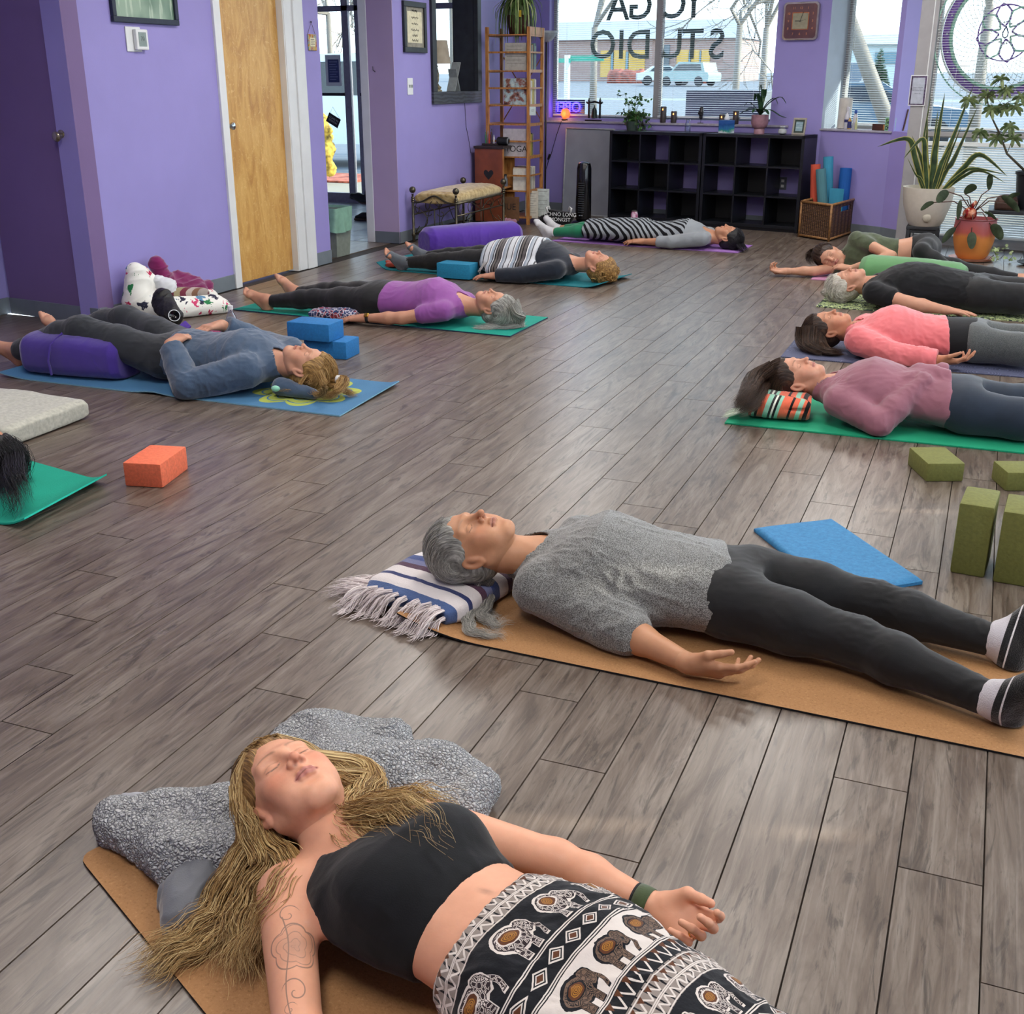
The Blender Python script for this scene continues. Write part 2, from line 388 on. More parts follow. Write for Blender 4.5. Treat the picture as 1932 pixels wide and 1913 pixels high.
def strands(name,P,rad,mat,parent=None,kind=None):
 """P: (n, k, 3) world points -> one hair-curve object"""
 n,k=P.shape[:2];hc=bpy.data.hair_curves.new(name);hc.add_curves([k]*n)
 hc.position_data.foreach_set('vector',np.asarray(P,np.float32).ravel())
 a=hc.attributes.get('radius')or hc.attributes.new('radius','FLOAT','POINT')
 prof=np.interp(np.linspace(0,1,k),[0,.1,.7,1],[.8,1,.9,.25]);a.data.foreach_set('value',(np.ones((n,1))*prof[None]*rad).astype(np.float32).ravel())
 hc.materials.append(mat);o=bpy.data.objects.new(name,hc);COL.objects.link(o)
 if parent is not None:
  o.parent=parent;o.matrix_parent_inverse=Matrix.LocRotScale(parent.location,parent.rotation_euler,None).inverted()
 return o
def lock(guide,n,k,r0,r1,frizz,seed,zmin=.008,flat=.5,wave=0.0,wl=.05):
 """n strands of k points following a guide polyline; bundle radius r0 -> r1"""
 rs=np.random.RandomState(seed);g=np.array(guide,float);s=np.r_[0,np.cumsum(np.linalg.norm(np.diff(g,axis=0),axis=1))];L=s[-1]
 # smooth guide through catmull-like resample
 u=np.linspace(0,L,6*len(g));q=np.stack([np.interp(u,s,g[:,i])for i in range(3)],1)
 for _ in range(8):q[1:-1]=(q[:-2]+q[1:-1]*2+q[2:])/4
 t=np.linspace(0,1,k);P=np.zeros((n,k,3));qs=np.linspace(0,1,len(q))
 T=np.gradient(q,axis=0);T/=np.linalg.norm(T,axis=1,keepdims=True)+1e-9
 up=np.array([0,0,1.]);A=np.cross(T,up);A/=np.linalg.norm(A,axis=1,keepdims=True)+1e-6;B=np.cross(A,T)
 for i in range(n):
  e=rs.uniform(.72,1.0);tt=t*e
  c=np.stack([np.interp(tt,qs,q[:,j])for j in range(3)],1);a=np.stack([np.interp(tt,qs,A[:,j])for j in range(3)],1);b=np.stack([np.interp(tt,qs,B[:,j])for j in range(3)],1)
  rr=r0+(r1-r0)*tt**.8;an=rs.uniform(0,2*np.pi);ra=math.sqrt(rs.uniform(0,1));ph=rs.uniform(-.7,.7)
  oa=np.cos(an)*ra*rr;ob=np.sin(an)*ra*rr*flat
  if wave:oa=oa+wave*np.sin(tt*L/wl*2*np.pi+ph)*tt;ob=ob+wave*.6*np.cos(tt*L/wl*2*np.pi+ph)*tt
  w_=np.cumsum(rs.normal(0,1,(k,3)),0)*frizz/math.sqrt(k);P[i]=c+a*oa[:,None]+b*ob[:,None]+w_*tt[:,None]
 P[:,:,2]=np.maximum(P[:,:,2],zmin+rs.uniform(0,.004,(n,1)));return P
class Head:
 """head frame: X = lateral, Y = face direction, Z = towards the crown; s scales a 22 cm head"""
 def __init__(s,c,crown,face,s_=1.0):
  s.c=np.array(c,float);z=unit(crown);y=unit(face);y=unit(y-z*(y@z));x=np.cross(y,z);s.R=np.stack([x,y,z],1);s.s=s_
 def w(s,p):return s.c+s.R@(np.array(p,float)*s.s)
 def loc(s,P):return(P-s.c)@s.R/s.s
def head_sdf(neck_local,nose=1.0,jaw=1.0,full=1.0,age=0.0,nr=.052,mouth=0.0):
 S=SDF();e=S.el;c=S.rc
 e((0,-.014,.034),(.0735,.0925,.078),k=.02)
 e((0,.018,-.012),(.066,.066,.075),k=.03)
 e((0,.028,-.052),(.050*jaw,.052,.055),k=.025)
 e((0,.063,-.094),(.019*jaw,.0175,.0165),k=.022)
 for s in(-1,1):
  c((s*.058*jaw,-.004,-.052),(s*.017*jaw,.056,-.096),.014,.014,k=.026)
  e((s*.040,.052,-.024),(.022*full,.021,.022),k=.024)
  e((s*.034,.052,-.058),(.020*full,.020,.022),k=.024)
  c((s*.042,.067,.024),(s*.012,.079,.0225),.0085,.0085,k=.018)
  e((s*.031,.092,.0035),(.0165,.0125,.0115),k=.018,op='S')
  e((s*.031,.0655,.0025),(.0150,.0150,.0120),k=.006)
  c((s*.0185,.0795,-.0005),(s*.0435,.0735,-.002),.0018,.0016,k=.003)
 e((0,.036,.050),(.052,.036,.032),k=.02)
 c((0,.0800,.014),(0,.098*nose**.3,-.022),.0065,.0078,k=.014)
 e((0,.1015*nose**.3,-.0265),(.0090,.0088,.0082),k=.008)
 for s in(-1,1):
  e((s*.0125,.0905,-.0290),(.0072,.0085,.0070),k=.006)
  e((s*.0066,.0955,-.0368),(.0034,.0060,.0042),k=.003,op='S')
 c((0,.0815,-.041),(0,.083,-.047),.0075,.006,k=.012)
 for s in(-1,1):
  c((0,.0872,-.0515),(s*.012,.0838,-.0525),.0050,.0046,k=.004);c((s*.012,.0838,-.0525),(s*.023,.0735,-.0562),.0046,.0026,k=.004)
  c((0,.0858,-.0625),(s*.012,.0815,-.0620),.0062,.0056,k=.005);c((s*.012,.0815,-.0620),(s*.022,.0725,-.0575),.0056,.0028,k=.005)
  c((0,.0925,-.0570),(s*.012,.0890,-.0568),.0014,.0014,k=.0025,op='S');c((s*.012,.0890,-.0568),(s*.0265,.0740,-.0585-mouth),.0014,.0013,k=.0025,op='S')
 e((0,.088,-.0765),(.015,.0065,.0055),k=.012,op='S')
 for s in(-1,1):
  a=.42*s;M=np.array([[math.cos(a),-math.sin(a),0],[math.sin(a),math.cos(a),0],[0,0,1]])
  M2=np.array([[1,0,0],[0,math.cos(.2),-math.sin(.2)],[0,math.sin(.2),math.cos(.2)]]);MM=M@M2
  e((s*.0755,-.006,-.012),(.0085,.0175,.031),MM,k=.006)
  e((s*.0835,-.002,-.010),(.0070,.0105,.021),MM,k=.005,op='S')
  e((s*.0765,.002,-.010),(.004,.006,.012),MM,k=.005)
  c((s*.071,.004,-.034),(s*.072,.000,-.040),.006,.006,k=.005)
 c((0,-.016,-.055),neck_local,nr,nr*.98,k=.026)
 return S
def gauss(P,c,r):d=(P-np.array(c))/np.array(r);return np.exp(-(d*d).sum(1))
def head_color(P,tone,lips='#b9766c',brow='#5a4433',blush=.5,browa=.8,lash='#3a2a22',hairline=None):
 tone=np.array(srgb(tone)[:3]);C=np.tile(tone,(len(P),1));X=np.abs(P[:,0]);Y,Z=P[:,1],P[:,2];front=np.clip((Y-.03)/.02,0,1)
 def mixin(c,a):nonlocal C;C=C*(1-a[:,None])+np.array(srgb(c)[:3])[None]*a[:,None]
 Q=np.stack([X,Y,Z],1)
 red=tuple(np.array([tone[0]*1.0,tone[1]*.66,tone[2]*.62])**(1/2.4))
 bl=gauss(Q,(.042,.062,-.028),(.024,.04,.022))*blush+gauss(Q,(0,.10,-.028),(.014,.02,.012))*blush*.9+gauss(Q,(.0755,-.006,-.012),(.012,.02,.03))*blush*.7
 C=C*(1-np.clip(bl,0,1)[:,None])+np.array([tone[0]*.98,tone[1]*.70,tone[2]*.66])[None]*np.clip(bl,0,1)[:,None]
 zc=-.0572-np.clip(X-.004,0,1)**1.0*.03
 lz=(Z-zc)/np.where(Z>zc,.0068,.0092);lp=np.clip(1.25-(X/.0245)**2-lz**2,0,1)*2.2;mixin(lips,np.clip(lp,0,1)*front*.85)
 gl=np.exp(-((Z-zc)/.0011)**2)*np.clip((.026-X)/.004,0,1);mixin('#6b3b36',np.clip(gl,0,1)*front*.85)
 t=(X-.031)/.0145;lashz=-.0045+.0042*t*t;lg=np.exp(-((Z-lashz)/.0011)**2)*np.clip(1.15-np.abs(t),0,.2)*5;mixin(lash,np.clip(lg,0,1)*front*.9)
 cz=.0095-.0035*t*t;lg=np.exp(-((Z-cz)/.0014)**2)*np.clip(1.2-np.abs(t),0,.2)*5;C*=(1-.28*np.clip(lg,0,1)*front)[:,None]
 ez=gauss(Q,(.031,.075,-.012),(.016,.03,.006));C*=(1-.12*ez)[:,None]
 bt=(X-.012)/.036;bz=.0225+.0075*np.sin(np.clip(bt,0,1)*2.4);th=.0036*(1-.6*np.clip(bt,0,1))
 ba=np.exp(-((Z-bz)/th)**2)*np.clip(bt*8+.6,0,1)*np.clip((1.02-bt)*6,0,1)*(.75+.25*vnoise(P*np.array([900,300,500])))
 mixin(brow,np.clip(ba,0,1)*front*browa)
 ns=gauss(Q,(.0066,.0965,-.0365),(.004,.006,.0035));mixin('#4a2420',np.clip(ns*1.6,0,1)*.85)
 ea=gauss(Q,(.081,-.001,-.012),(.006,.009,.016));C*=(1-.35*ea)[:,None]
 C*=(1+.05*vnoise(P*90)+.03*vnoise(P*300))[:,None]
 return np.clip(C,0,1)
def hand(S,wr,d,p,t,s=1.0,curl=(.25,.3,.35,.4),spread=.1,thumb=.5,k=.006):
 """wrist, finger direction, palm normal, thumb side"""
 wr=np.array(wr,float);d=unit(d);p=unit(np.array(p)-d*(np.array(p)@d));t_=np.cross(d,p);t_=t_*np.sign(t_@np.array(t));
 kx=(.030,.010,-.010,-.028);ky=(.083,.087,.083,.074);L=((.043,.026,.020),(.047,.030,.021),(.043,.028,.020),(.033,.021,.018));r0=(.0092,.0094,.0088,.0078)
 S.rc(wr-d*.005,wr+d*.03*s,.0235*s,.021*s,k=.015)
 for i in range(4):
  kn=wr+(d*ky[i]+t_*kx[i])*s;b0=wr+(d*.018+t_*kx[i]*.5)*s
  S.rc(b0,kn,.0165*s,.0118*s,k=.014)
  dr=unit(d+t_*kx[i]*spread*20*.3);a=curl[i]*.8;q=kn
  for j in range(3):
   dd=dr*math.cos(a)+p*math.sin(a);e=q+dd*L[i][j]*s;r1=r0[i]*(1-.10*j)*s;S.rc(q,e,r1,r1*.90,k=.005 if j or True else k);q=e;a+=curl[i]*(1.15 if j==0 else .8)
 b=wr+(d*.022+t_*.018+p*.006)*s;m=wr+(d*.052+t_*.044*(1+.2*thumb)+p*.016)*s;S.rc(b,m,.0175*s,.0125*s,k=.014)
 dd=unit(d*(1.05-.3*thumb)+t_*.5*thumb+p*.35);e=m+dd*.033*s;S.rc(m,e,.0112*s,.0098*s,k=.006);S.rc(e,e+unit(dd+p*.15+d*.2)*.026*s,.0098*s,.0078*s,k=.004)
def foot(S,an,leg,toe,side,s=1.0,k=.02,toes=True):
 """ankle, leg direction (knee->ankle), toe direction, lateral axis pointing to the big toe"""
 an=np.array(an,float);lg=unit(leg);f=unit(np.array(toe)-lg*(np.array(toe)@lg)*.0);sd=np.array(side,float);sd=unit(sd-f*(sd@f));so=np.cross(f,sd);so=so*np.sign(so@lg)
 heel=an+so*.045*s-f*.028*s;ball=an+f*.118*s+so*.044*s
 S.rc(an,heel,.034*s,.031*s,k=.02);S.rc(heel,ball+sd*.0*s,.027*s,.022*s,k=.02);S.rc(an+f*.02*s,ball-so*.012*s,.032*s,.02*s,k=.03)
 S.rc(ball+sd*.022*s,ball-sd*.026*s,.019*s,.016*s,k=.02)
 if toes:
  for i,(o,l,r)in enumerate(((.028,.042,.0135),(.009,.040,.0095),(-.006,.035,.0088),(-.019,.029,.0083),(-.032,.022,.0083))):
   q=ball+(sd*o+f*.008+so*.004)*s;e=q+(f*l-so*.002)*s;S.rc(q,e,r*s,r*.92*s,k=.005)
 else:
  S.rc(ball+(sd*.018+f*.02)*s,ball+(f*.035-sd*.014)*s,.019*s,.015*s,k=.02)
def ridge(n,p=2.0):return(1-np.abs(n))**p
def folds(amp,seed=0,f1=7,f2=19,ax=(1,.35,1),pts=None):
 """cloth folds; pts = [(centre, radius, gain)] strengthens them at joints"""
 off=np.array([seed*3.7,seed*1.3,seed*7.1])
 def fn(V):
  Q=V*np.array(ax);wv=np.stack([vnoise(Q*5+off+i*9)for i in range(3)],1)*.09
  n1=vnoise((Q+wv)*f1+off);n2=vnoise((Q+wv)*f2+off*2);n3=vnoise((Q+wv*1.5)*f2*2.1+off*3)
  d=amp*(.8*n1+.9*(ridge(n2,3)-.35)+.35*(ridge(n3,3)-.3))
  if pts:
   g=np.zeros(len(V))
   for c,r,a in pts:g+=a*np.exp(-((V-np.array(c))**2).sum(1)/(r*r))
   d=d+amp*g*(ridge(vnoise((Q+wv)*f2*1.7+off*4),2.5)-.35)
  return d
 return fn
TORSO=[(0,.075,.05,.05),(.07,.13,.062,.06),(.16,.165,.085,.075),(.28,.160,.110,.082),(.38,.152,.108,.080),(.52,.132,.088,.072),(.64,.135,.088,.072),(.8,.162,.098,.085),(.92,.168,.095,.088),(1,.150,.080,.085)]
def tt(tab,w=1.0,h=1.0,add=0.0,rng=None):
 T=[(a,b*w+add,c*h+add,d+add)for a,b,c,d in tab];return T
class Fig:
 """a lying or reclining figure described by its joints; builds body, head, hands and feet as one mesh"""
 def __init__(s,neck,pelvis,side,arms,legs,head,neckr=.052,w=1.0,h=1.0,zf=.008,tone='#c99a80',tab=None,bulk=1.0,hs=1.0):
  s.neck=np.array(neck,float);s.pel=np.array(pelvis,float);s.side=np.array(side,float);s.arms=arms;s.legs=legs;s.head=head;s.w=w;s.h=h;s.zf=zf;s.tone=tone;s.nr=neckr;s.tab=tab or TORSO;s.b=bulk;s.hs=hs
 def torso(s,S,add=0.0,k=.03):S.loft(s.neck,s.pel,s.side,tt(s.tab,s.w,s.h,add),k=k);s.trap(S,add)
 def trap(s,S,add=0.0):
  n=s.neck+(s.pel-s.neck)*.01;ax=unit(s.pel-s.neck)
  for a in s.arms:sh=np.array(a['sh'],float);S.rc(n-ax*.015,n+(sh-n)*.75+ax*.01,.036+add,.044*s.b+add,k=.035)
 def collar(s,S,add,up=.35,r=.010):
  h=s.head.w((0,-.02,-.085));n=s.neck+(s.pel-s.neck)*.02;S.rc(n+(h-n)*up,n,s.nr*1.0+r,s.nr*1.12+r,k=.03)
 def arm(s,S,i,add=0.0,upto=2,k=.03,cuff=None,loose=0.0):
  a=s.arms[i];b=s.b;sh,el,wr=(np.array(a[q],float)for q in('sh','el','wr'))
  S.rc(sh,el,.048*b+add+loose,.037*b+add+loose,k=k)
  if upto>1:S.rc(el,sh*0+el+(wr-el)*.35,.037*b+add+loose,.037*b+add+loose*.8,k=.02);S.rc(el+(wr-el)*.35,wr,.037*b+add+loose*.8,.0235*b+add+loose*.5,k=.02)
 def leg(s,S,i,add=0.0,k=.035,loose=0.0,to=1.0,calf=1.0):
  l=s.legs[i];b=s.b;hp,kn,an=(np.array(l[q],float)for q in('hip','kn','an'));lo=loose
  S.rc(hp,hp+(kn-hp)*.5,.086*b+add,.070*b+add,k=k);S.rc(hp+(kn-hp)*.5,kn,.070*b+add,.052*b+add+lo*.5,k=k)
  m=kn+(an-kn)*.3;S.rc(kn,m,.052*b+add+lo*.5,.051*b*calf+add+lo,k=.03);S.rc(m,kn+(an-kn)*to,.051*b*calf+add+lo,(.032*b if to==1.0 else .032*b+(.019*b)*(1-to))+add+lo,k=.03)
 def body(s,name,mat,h=.007,hh=.0035,hd=.004,colors=None,parent=None,headkw=None,colkw=None,feet=True,hidden_arm=()):
  S=SDF();s.torso(S);H=s.head
  S.rc(H.w((0,-.02,-.085)),s.neck+(s.pel-s.neck)*.03,s.nr*H.s*.975,s.nr*1.08,k=.04)
  for i in range(len(s.arms)):
   s.arm(S,i)
  for i in range(len(s.legs)):
   s.leg(S,i)
  parts=[]
  for i,a in enumerate(s.arms):
   if 'hand' in a:pass
  S.plane((0,0,s.zf+.002),(0,0,-1),.01)
  V,Fq=S.poly(h);V=smooth(V,Fq,1);parts.append((V,Fq))
  for a in s.arms:
   if a.get('hand')is not None:
    G=SDF();wr=np.array(a['wr'],float);el=np.array(a['el'],float);kw=dict(a['hand']);G.rc(wr+(el-wr)*.12,wr,.0245*s.b,.0235*s.b,k=.01)
    hand(G,wr,s=s.hs*kw.pop('s',1.0),**kw);G.plane((0,0,a.get('zf',s.zf)),(0,0,-1),.004)
    parts.append(G.poly(hd))
  for l in s.legs:
   if l.get('foot')is not None and feet:
    G=SDF();an=np.array(l['an'],float);kn=np.array(l['kn'],float);kw=dict(l['foot']);G.rc(an+(kn-an)*.12,an,.035*s.b,.034*s.b,k=.01)
    foot(G,an,an-kn,**kw);G.plane((0,0,s.zf),(0,0,-1),.004);parts.append(G.poly(hd))
  tone=np.array(srgb(s.tone)[:3]);cols=[]
  for V,Fq in parts:
   C=np.tile(tone,(len(V),1))*(1+.05*vnoise(V*40)+.03*vnoise(V*150))[:,None];cols.append(C)
  for l in s.legs: # redder heels and toes
   pass
   # head
  nl=H.loc((s.neck+(s.pel-s.neck)*.02)[None])[0];ND=unit(nl-np.array([0,-.016,-.055]));nlc=np.array([0,-.016,-.055])+ND*min(.14,np.linalg.norm(nl-np.array([0,-.016,-.055])))
  G=head_sdf(nlc,nr=s.nr/1.0,**(headkw or{}));V,Fq=G.poly(hh/H.s)
  C=head_color(V,s.tone,**(colkw or{}));V=H.c+(V*H.s)@H.R.T;V[:,2]=np.maximum(V[:,2],s.zf);parts.append((V,Fq));cols.append(C)
  V,Fq=join(*parts);C=np.concatenate(cols)
  if colors is not None:C=colors(V,C)
  me=npmesh(name,V,Fq);setcol(me,C);return link(name,me,mat,parent,True,True)
 def garment(s,name,mat,parent,parts,add=.008,h=.007,cut=(),sub=(),fold=None,k=.03,loose=0.0,extra=None,legkw=None,zf=None,tabmul=(1,1),sm=1,k2=.006,prep=None,armk=None,coll=None):
  """parts: 'torso', ('arm', i, upto), ('leg', i)"""
  S=SDF()
  for q in parts:
   if q=='torso':
    S.loft(s.neck,s.pel,s.side,tt(s.tab,s.w*max(1,tabmul[0]),s.h*max(1,tabmul[1]),add),k=k)
    if coll is not None:s.trap(S,add);s.collar(S,add,*coll)
   elif q[0]=='arm':s.arm(S,q[1],add,q[2],loose=loose,**(armk or{}))
   elif q[0]=='leg':s.leg(S,q[1],add,loose=loose,**(legkw or{}))
  if extra:extra(S)
  for c in cut:S.plane(c[0],c[1],k2)
  for q in sub:S.rc(*q[:4],k=q[4]if len(q)>4 else .006,op='S')
  S.plane((0,0,s.zf if zf is None else zf),(0,0,-1),.012)
  V,Fq=S.poly(h);V=smooth(V,Fq,sm)
  if fold is not None:
   d=fold(V);zc=np.clip((V[:,2]-s.zf-.004)/.02,0,1);d=np.maximum(d,-.0028);V=V+vnormals(V,Fq)*(d*zc)[:,None]
  if prep:V,Fq=prep(V,Fq)
  me=npmesh(name,V,Fq);return link(name,me,mat,parent,True,True)
def hair_cap(head,S=None,r=(.083,.102,.093),c=(0,-.016,.037),front=.062,low=-.05,fy=.10,k=.012,face=(.070,.075,.105),fc=(0,.092,-.028)):
 """hair cap in head coordinates"""
 G=SDF();G.el(c,r,k=.02);G.el((0,-.045,-.02),(.070,.060,.060),k=.03)
 G.el(fc,face,k=k,op='S')
 for s in(-1,1):G.el((s*.085,.012,-.022),(.03,.026,.034),k=.008,op='S')
 return G
def cap_mesh(name,head,mat,parent,h=.004,zf=.008,G=None,stretch=(420,30,30),extraW=None,**kw):
 G=G or hair_cap(head,**kw)
 V,Fq=G.poly(h/head.s);V=smooth(V,Fq,1);N=vnormals(V,Fq)
 V=V+N*(.0022*vnoise(V*np.array([260,30,30]))+.003*vnoise(V*np.array([70,12,12])))[:,None];HC=V*np.array(stretch)
 Wd=head.c+(V*head.s)@head.R.T;Wd[:,2]=np.maximum(Wd[:,2],zf)
 me=npmesh(name,Wd,Fq);a=me.attributes.new('hc','FLOAT_VECTOR','POINT');a.data.foreach_set('vector',HC.astype(np.float32).ravel())
 return link(name,me,mat,parent,True,True)
def comb(head,n,k=10,seed=0,th=(28,215),ph=80,r=(.083,.102,.092),c=(0,-.016,.037),frizz=.004,zmin=.008,part=0.0,drop=0.0,lift=1.0):
 """strands combed from the hairline over the skull to the nape"""
 rs=np.random.RandomState(seed);P=np.zeros((n,k,3))
 for i in range(n):
  p=R(ph)*math.sin(rs.uniform(-1,1)*math.pi/2*.98);q=R(th[0]+abs(math.sin(p))**2*(35 if th[0]<80 else 0)+rs.uniform(-5,60)*rs.uniform(0,1));e=min(R(th[1]),q+R(rs.uniform(60,140)))
  tq=np.linspace(q,e,k);pp=p+part*np.linspace(0,1,k)*np.sign(p+1e-6);rr=lift+rs.uniform(-.015,.03)
  P[i,:,0]=c[0]+r[0]*rr*np.sin(pp);P[i,:,1]=c[1]+r[1]*rr*np.cos(pp)*np.cos(tq);P[i,:,2]=c[2]+r[2]*rr*np.cos(pp)*np.sin(tq)-drop*np.linspace(0,1,k)
  P[i]+=np.cumsum(rs.normal(0,1,(k,3)),0)*frizz/math.sqrt(k)
 Wd=head.c+(P.reshape(-1,3)*head.s)@head.R.T;Wd=Wd.reshape(n,k,3);Wd[:,:,2]=np.maximum(Wd[:,:,2],zmin);return Wd
 # ---------------------------------------------------------------- room materials
def wall_paint(name,col):
 t=NT(name);v=t.coord('Object');f=t.noise(v,3,4);g=t.noise(v,160,3);c=srgb(col)
 t.set(base=t.ramp(f,[(.3,tuple(x*.93 for x in c[:3])+(1,)),(.7,c)]),rough=.55,spec=.35);t.bump(g,.12,.003);return t.m
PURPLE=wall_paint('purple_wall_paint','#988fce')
WHITE=plain('white_trim_paint','#dcdfe0',.35,noise=.02,scale=6)
GREYBASE=plain('grey_rubber_baseboard','#6f7880',.45,noise=.05,scale=8)
CEILM=plain('ceiling_tile_white','#e6e6e2',.9,noise=.05,scale=40)
FRAME=plain('painted_window_frame','#9b9a9c',.5,noise=.03,scale=12)
DARKMETAL=plain('dark_bronze_metal','#3b3a3c',.4,.6)
BLACKWOOD=plain('black_stained_wood','#23272c',.5,noise=.15,scale=14,bump=.15)
def glass_mat():
 m=bpy.data.materials.new('window_glass');m.use_nodes=True;t=m.node_tree;t.nodes.clear();o=t.nodes.new('ShaderNodeOutputMaterial')
 a=t.nodes.new('ShaderNodeBsdfTransparent');a.inputs[0].default_value=(.93,.97,.96,1);g=t.nodes.new('ShaderNodeBsdfGlossy');g.inputs['Roughness'].default_value=.02
 mx=t.nodes.new('ShaderNodeMixShader');f=t.nodes.new('ShaderNodeFresnel');f.inputs[0].default_value=1.3
 t.links.new(f.outputs[0],mx.inputs[0]);t.links.new(a.outputs[0],mx.inputs[1]);t.links.new(g.outputs[0],mx.inputs[2]);t.links.new(mx.outputs[0],o.inputs[0]);return m
GLASS=glass_mat()
def struct(o,kind='structure'):o['kind']=kind;return o
def plank_mat():
 t=NT('dark_vinyl_plank');co=t.n('TexCoord').outputs['Object'];oi=t.n('ObjectInfo');rnd=oi.outputs['Random']
 sh=t.n('CombineXYZ');t.l(t.math('MULTIPLY',rnd,37.0),sh.inputs[0]);t.l(t.math('MULTIPLY',rnd,91.0),sh.inputs[1]);t.l(t.math('MULTIPLY',rnd,17.0),sh.inputs[2])
 va=t.n('VectorMath',operation='ADD');t.l(co,va.inputs[0]);t.l(sh.outputs[0],va.inputs[1]);p=va.outputs[0]
 def mp(sx,sy):
  m=t.n('Mapping');m.inputs['Scale'].default_value=(sx,sy,1);t.l(p,m.inputs[0]);return m.outputs[0]
 big=t.noise(mp(7,1.1),1.3,5,.62,2.6);fine=t.noise(mp(120,3.2),1.0,4,.6,.6);vein=t.noise(mp(15,2.2),1.0,6,.66,3.6)
 knot=t.vor(mp(5.2,2.4),1.0,'F1');kn=t.ramp(knot,[(.0,(1,1,1,1)),(.10,(.25,)*3+(1,)),(.2,(0,0,0,1))])
 ring=t.wave(mp(9,2.6),2.2,9.0,3,1.2,'X')
 base=t.ramp(big,[(.28,srgb('#4b3e36')),(.46,srgb('#65574c')),(.60,srgb('#766a5f')),(.74,srgb('#857a6f'))])
 base=t.mix(t.ramp(vein,[(.36,(.85,)*3+(1,)),(.47,(0,0,0,1))]),base,srgb('#40362f'))
 base=t.mix(t.ramp(ring,[(.78,(0,0,0,1)),(1,(.25,)*3+(1,))]),base,srgb('#4b3f37'))
 base=t.mix(t.ramp(fine,[(.52,(0,0,0,1)),(.75,(.38,)*3+(1,))]),base,srgb('#9c9186'))
 base=t.mix(t.math('MULTIPLY',kn,.6),base,srgb('#372d28'))
 tone=t.math('ADD',t.math('MULTIPLY',rnd,.10),.90);br=t.n('HueSaturation');t.l(tone,br.inputs['Value']);br.inputs['Saturation'].default_value=.92;t.l(base,br.inputs['Color'])
 t.set(base=br.outputs[0],rough=t.math('ADD',t.math('MULTIPLY',fine,.14),.25),spec=.62);t.bump(t.math('ADD',fine,t.math('MULTIPLY',vein,.5)),.10,.002);return t.m
PLANK=plank_mat()
floor=MB().box(-5.3,-1.6,-.06,4.0,12.9,-.006).build('floor',plain('plank_joint_dark','#2c2622',.8));struct(floor)  # dark slab below the planks, visible in the joints
PW,PL=.15244,1.2236
pm={}
def plank_mesh(ln,w):
 key=(round(ln,3),round(w,3))
 if key not in pm:
  b=.0006;mb=MB();x0,x1,y0,y1=b,w-b,b,ln-b
  mb.add([(x0,y0,-.006),(x1,y0,-.006),(x1,y1,-.006),(x0,y1,-.006),(x0+.0012,y0+.0012,0),(x1-.0012,y0+.0012,0),(x1-.0012,y1-.0012,0),(x0+.0012,y1-.0012,0)],[(4,5,6,7),(0,1,5,4),(1,2,6,5),(2,3,7,6),(3,0,4,7)])
  me=mb.mesh('plank');me.materials.append(PLANK);pm[key]=me
 return pm[key]
ENDS={1:1.680,0:1.940,-1:2.199,-2:2.446,-3:2.692,-7:3.646,-8:3.879,-9:4.186,-10:4.503,-11:4.763,-12:5.05,-13:4.148+1.2236}
cands=[]
for k in range(-33,26):
 off=ENDS.get(k,1.94-k*.262);off-=math.floor((off+1.6)/PL)*PL # first joint after y=-1.6
 y=off-PL
 while y<12.75:
  a,b=max(y,-1.6),min(y+PL,12.75);y+=PL
  if b-a<.02:continue
  x=k*PW;xm,ym=x+PW/2,(a+b)/2
  if x+PW>4.0 or x<-5.02:continue
  q=np.array([xm,ym,0])-CAM;dz=q@FWD;px=CX+FPX*(q@RGT)/max(dz,.01);py=CY-FPX*(q@UPV)/max(dz,.01)
  seen=dz>.3 and-250<px<2180 and 100<py<2250
  cands.append((not seen,-1/(dz*dz)if seen else 0,x,a,b))
cands.sort();rest=MB()
for i,(ns,_,x,a,b)in enumerate(cands):
 if i<298 and not ns:
  o=bpy.data.objects.new('plank',plank_mesh(b-a,PW));COL.objects.link(o);o.parent=floor;o.location=(x,a,0)
 else:rest.add([(x+.001,a+.001,0),(x+PW-.001,a+.001,0),(x+PW-.001,b-.001,0),(x+.001,b-.001,0)],[(0,1,2,3)])
_ro=rest.build('planks_beyond',PLANK,floor);_ro['kind']='stuff'
def wall(name,A,B,z0,z1,th,mat,holes=(),parent=None,back=None):
 """wall with its room face on A->B, thickness th to the left of A->B"""
 A=Vector((A[0],A[1],0));B=Vector((B[0],B[1],0));L=(B-A).length;M=frame_matrix(A,B-A,(0,0,1));mb=MB()
 xs=sorted({0,L,*[h[0]for h in holes],*[h[1]for h in holes]})
 for a,b in zip(xs[:-1],xs[1:]):
  hs=sorted([(h[2],h[3])for h in holes if h[0]<=a+1e-6 and h[1]>=b-1e-6]);z=z0
  for c,d in hs:
   if c>z+1e-4:mb.box(a,0,z,b,th,c,M)
   z=d
  if z<z1-1e-4:mb.box(a,0,z,b,th,z1,M)
 o=mb.build(name,mat,parent);return struct(o)if parent is None else o
def baseb(name,A,B,h=.102,t=.008):
 A=Vector((A[0],A[1],0));B=Vector((B[0],B[1],0));M=frame_matrix(A,B-A,(0,0,1));L=(B-A).length
 return struct(MB().bbox(0,-t,0,L,0,h,.003,M).build(name,GREYBASE))
XW=-4.92
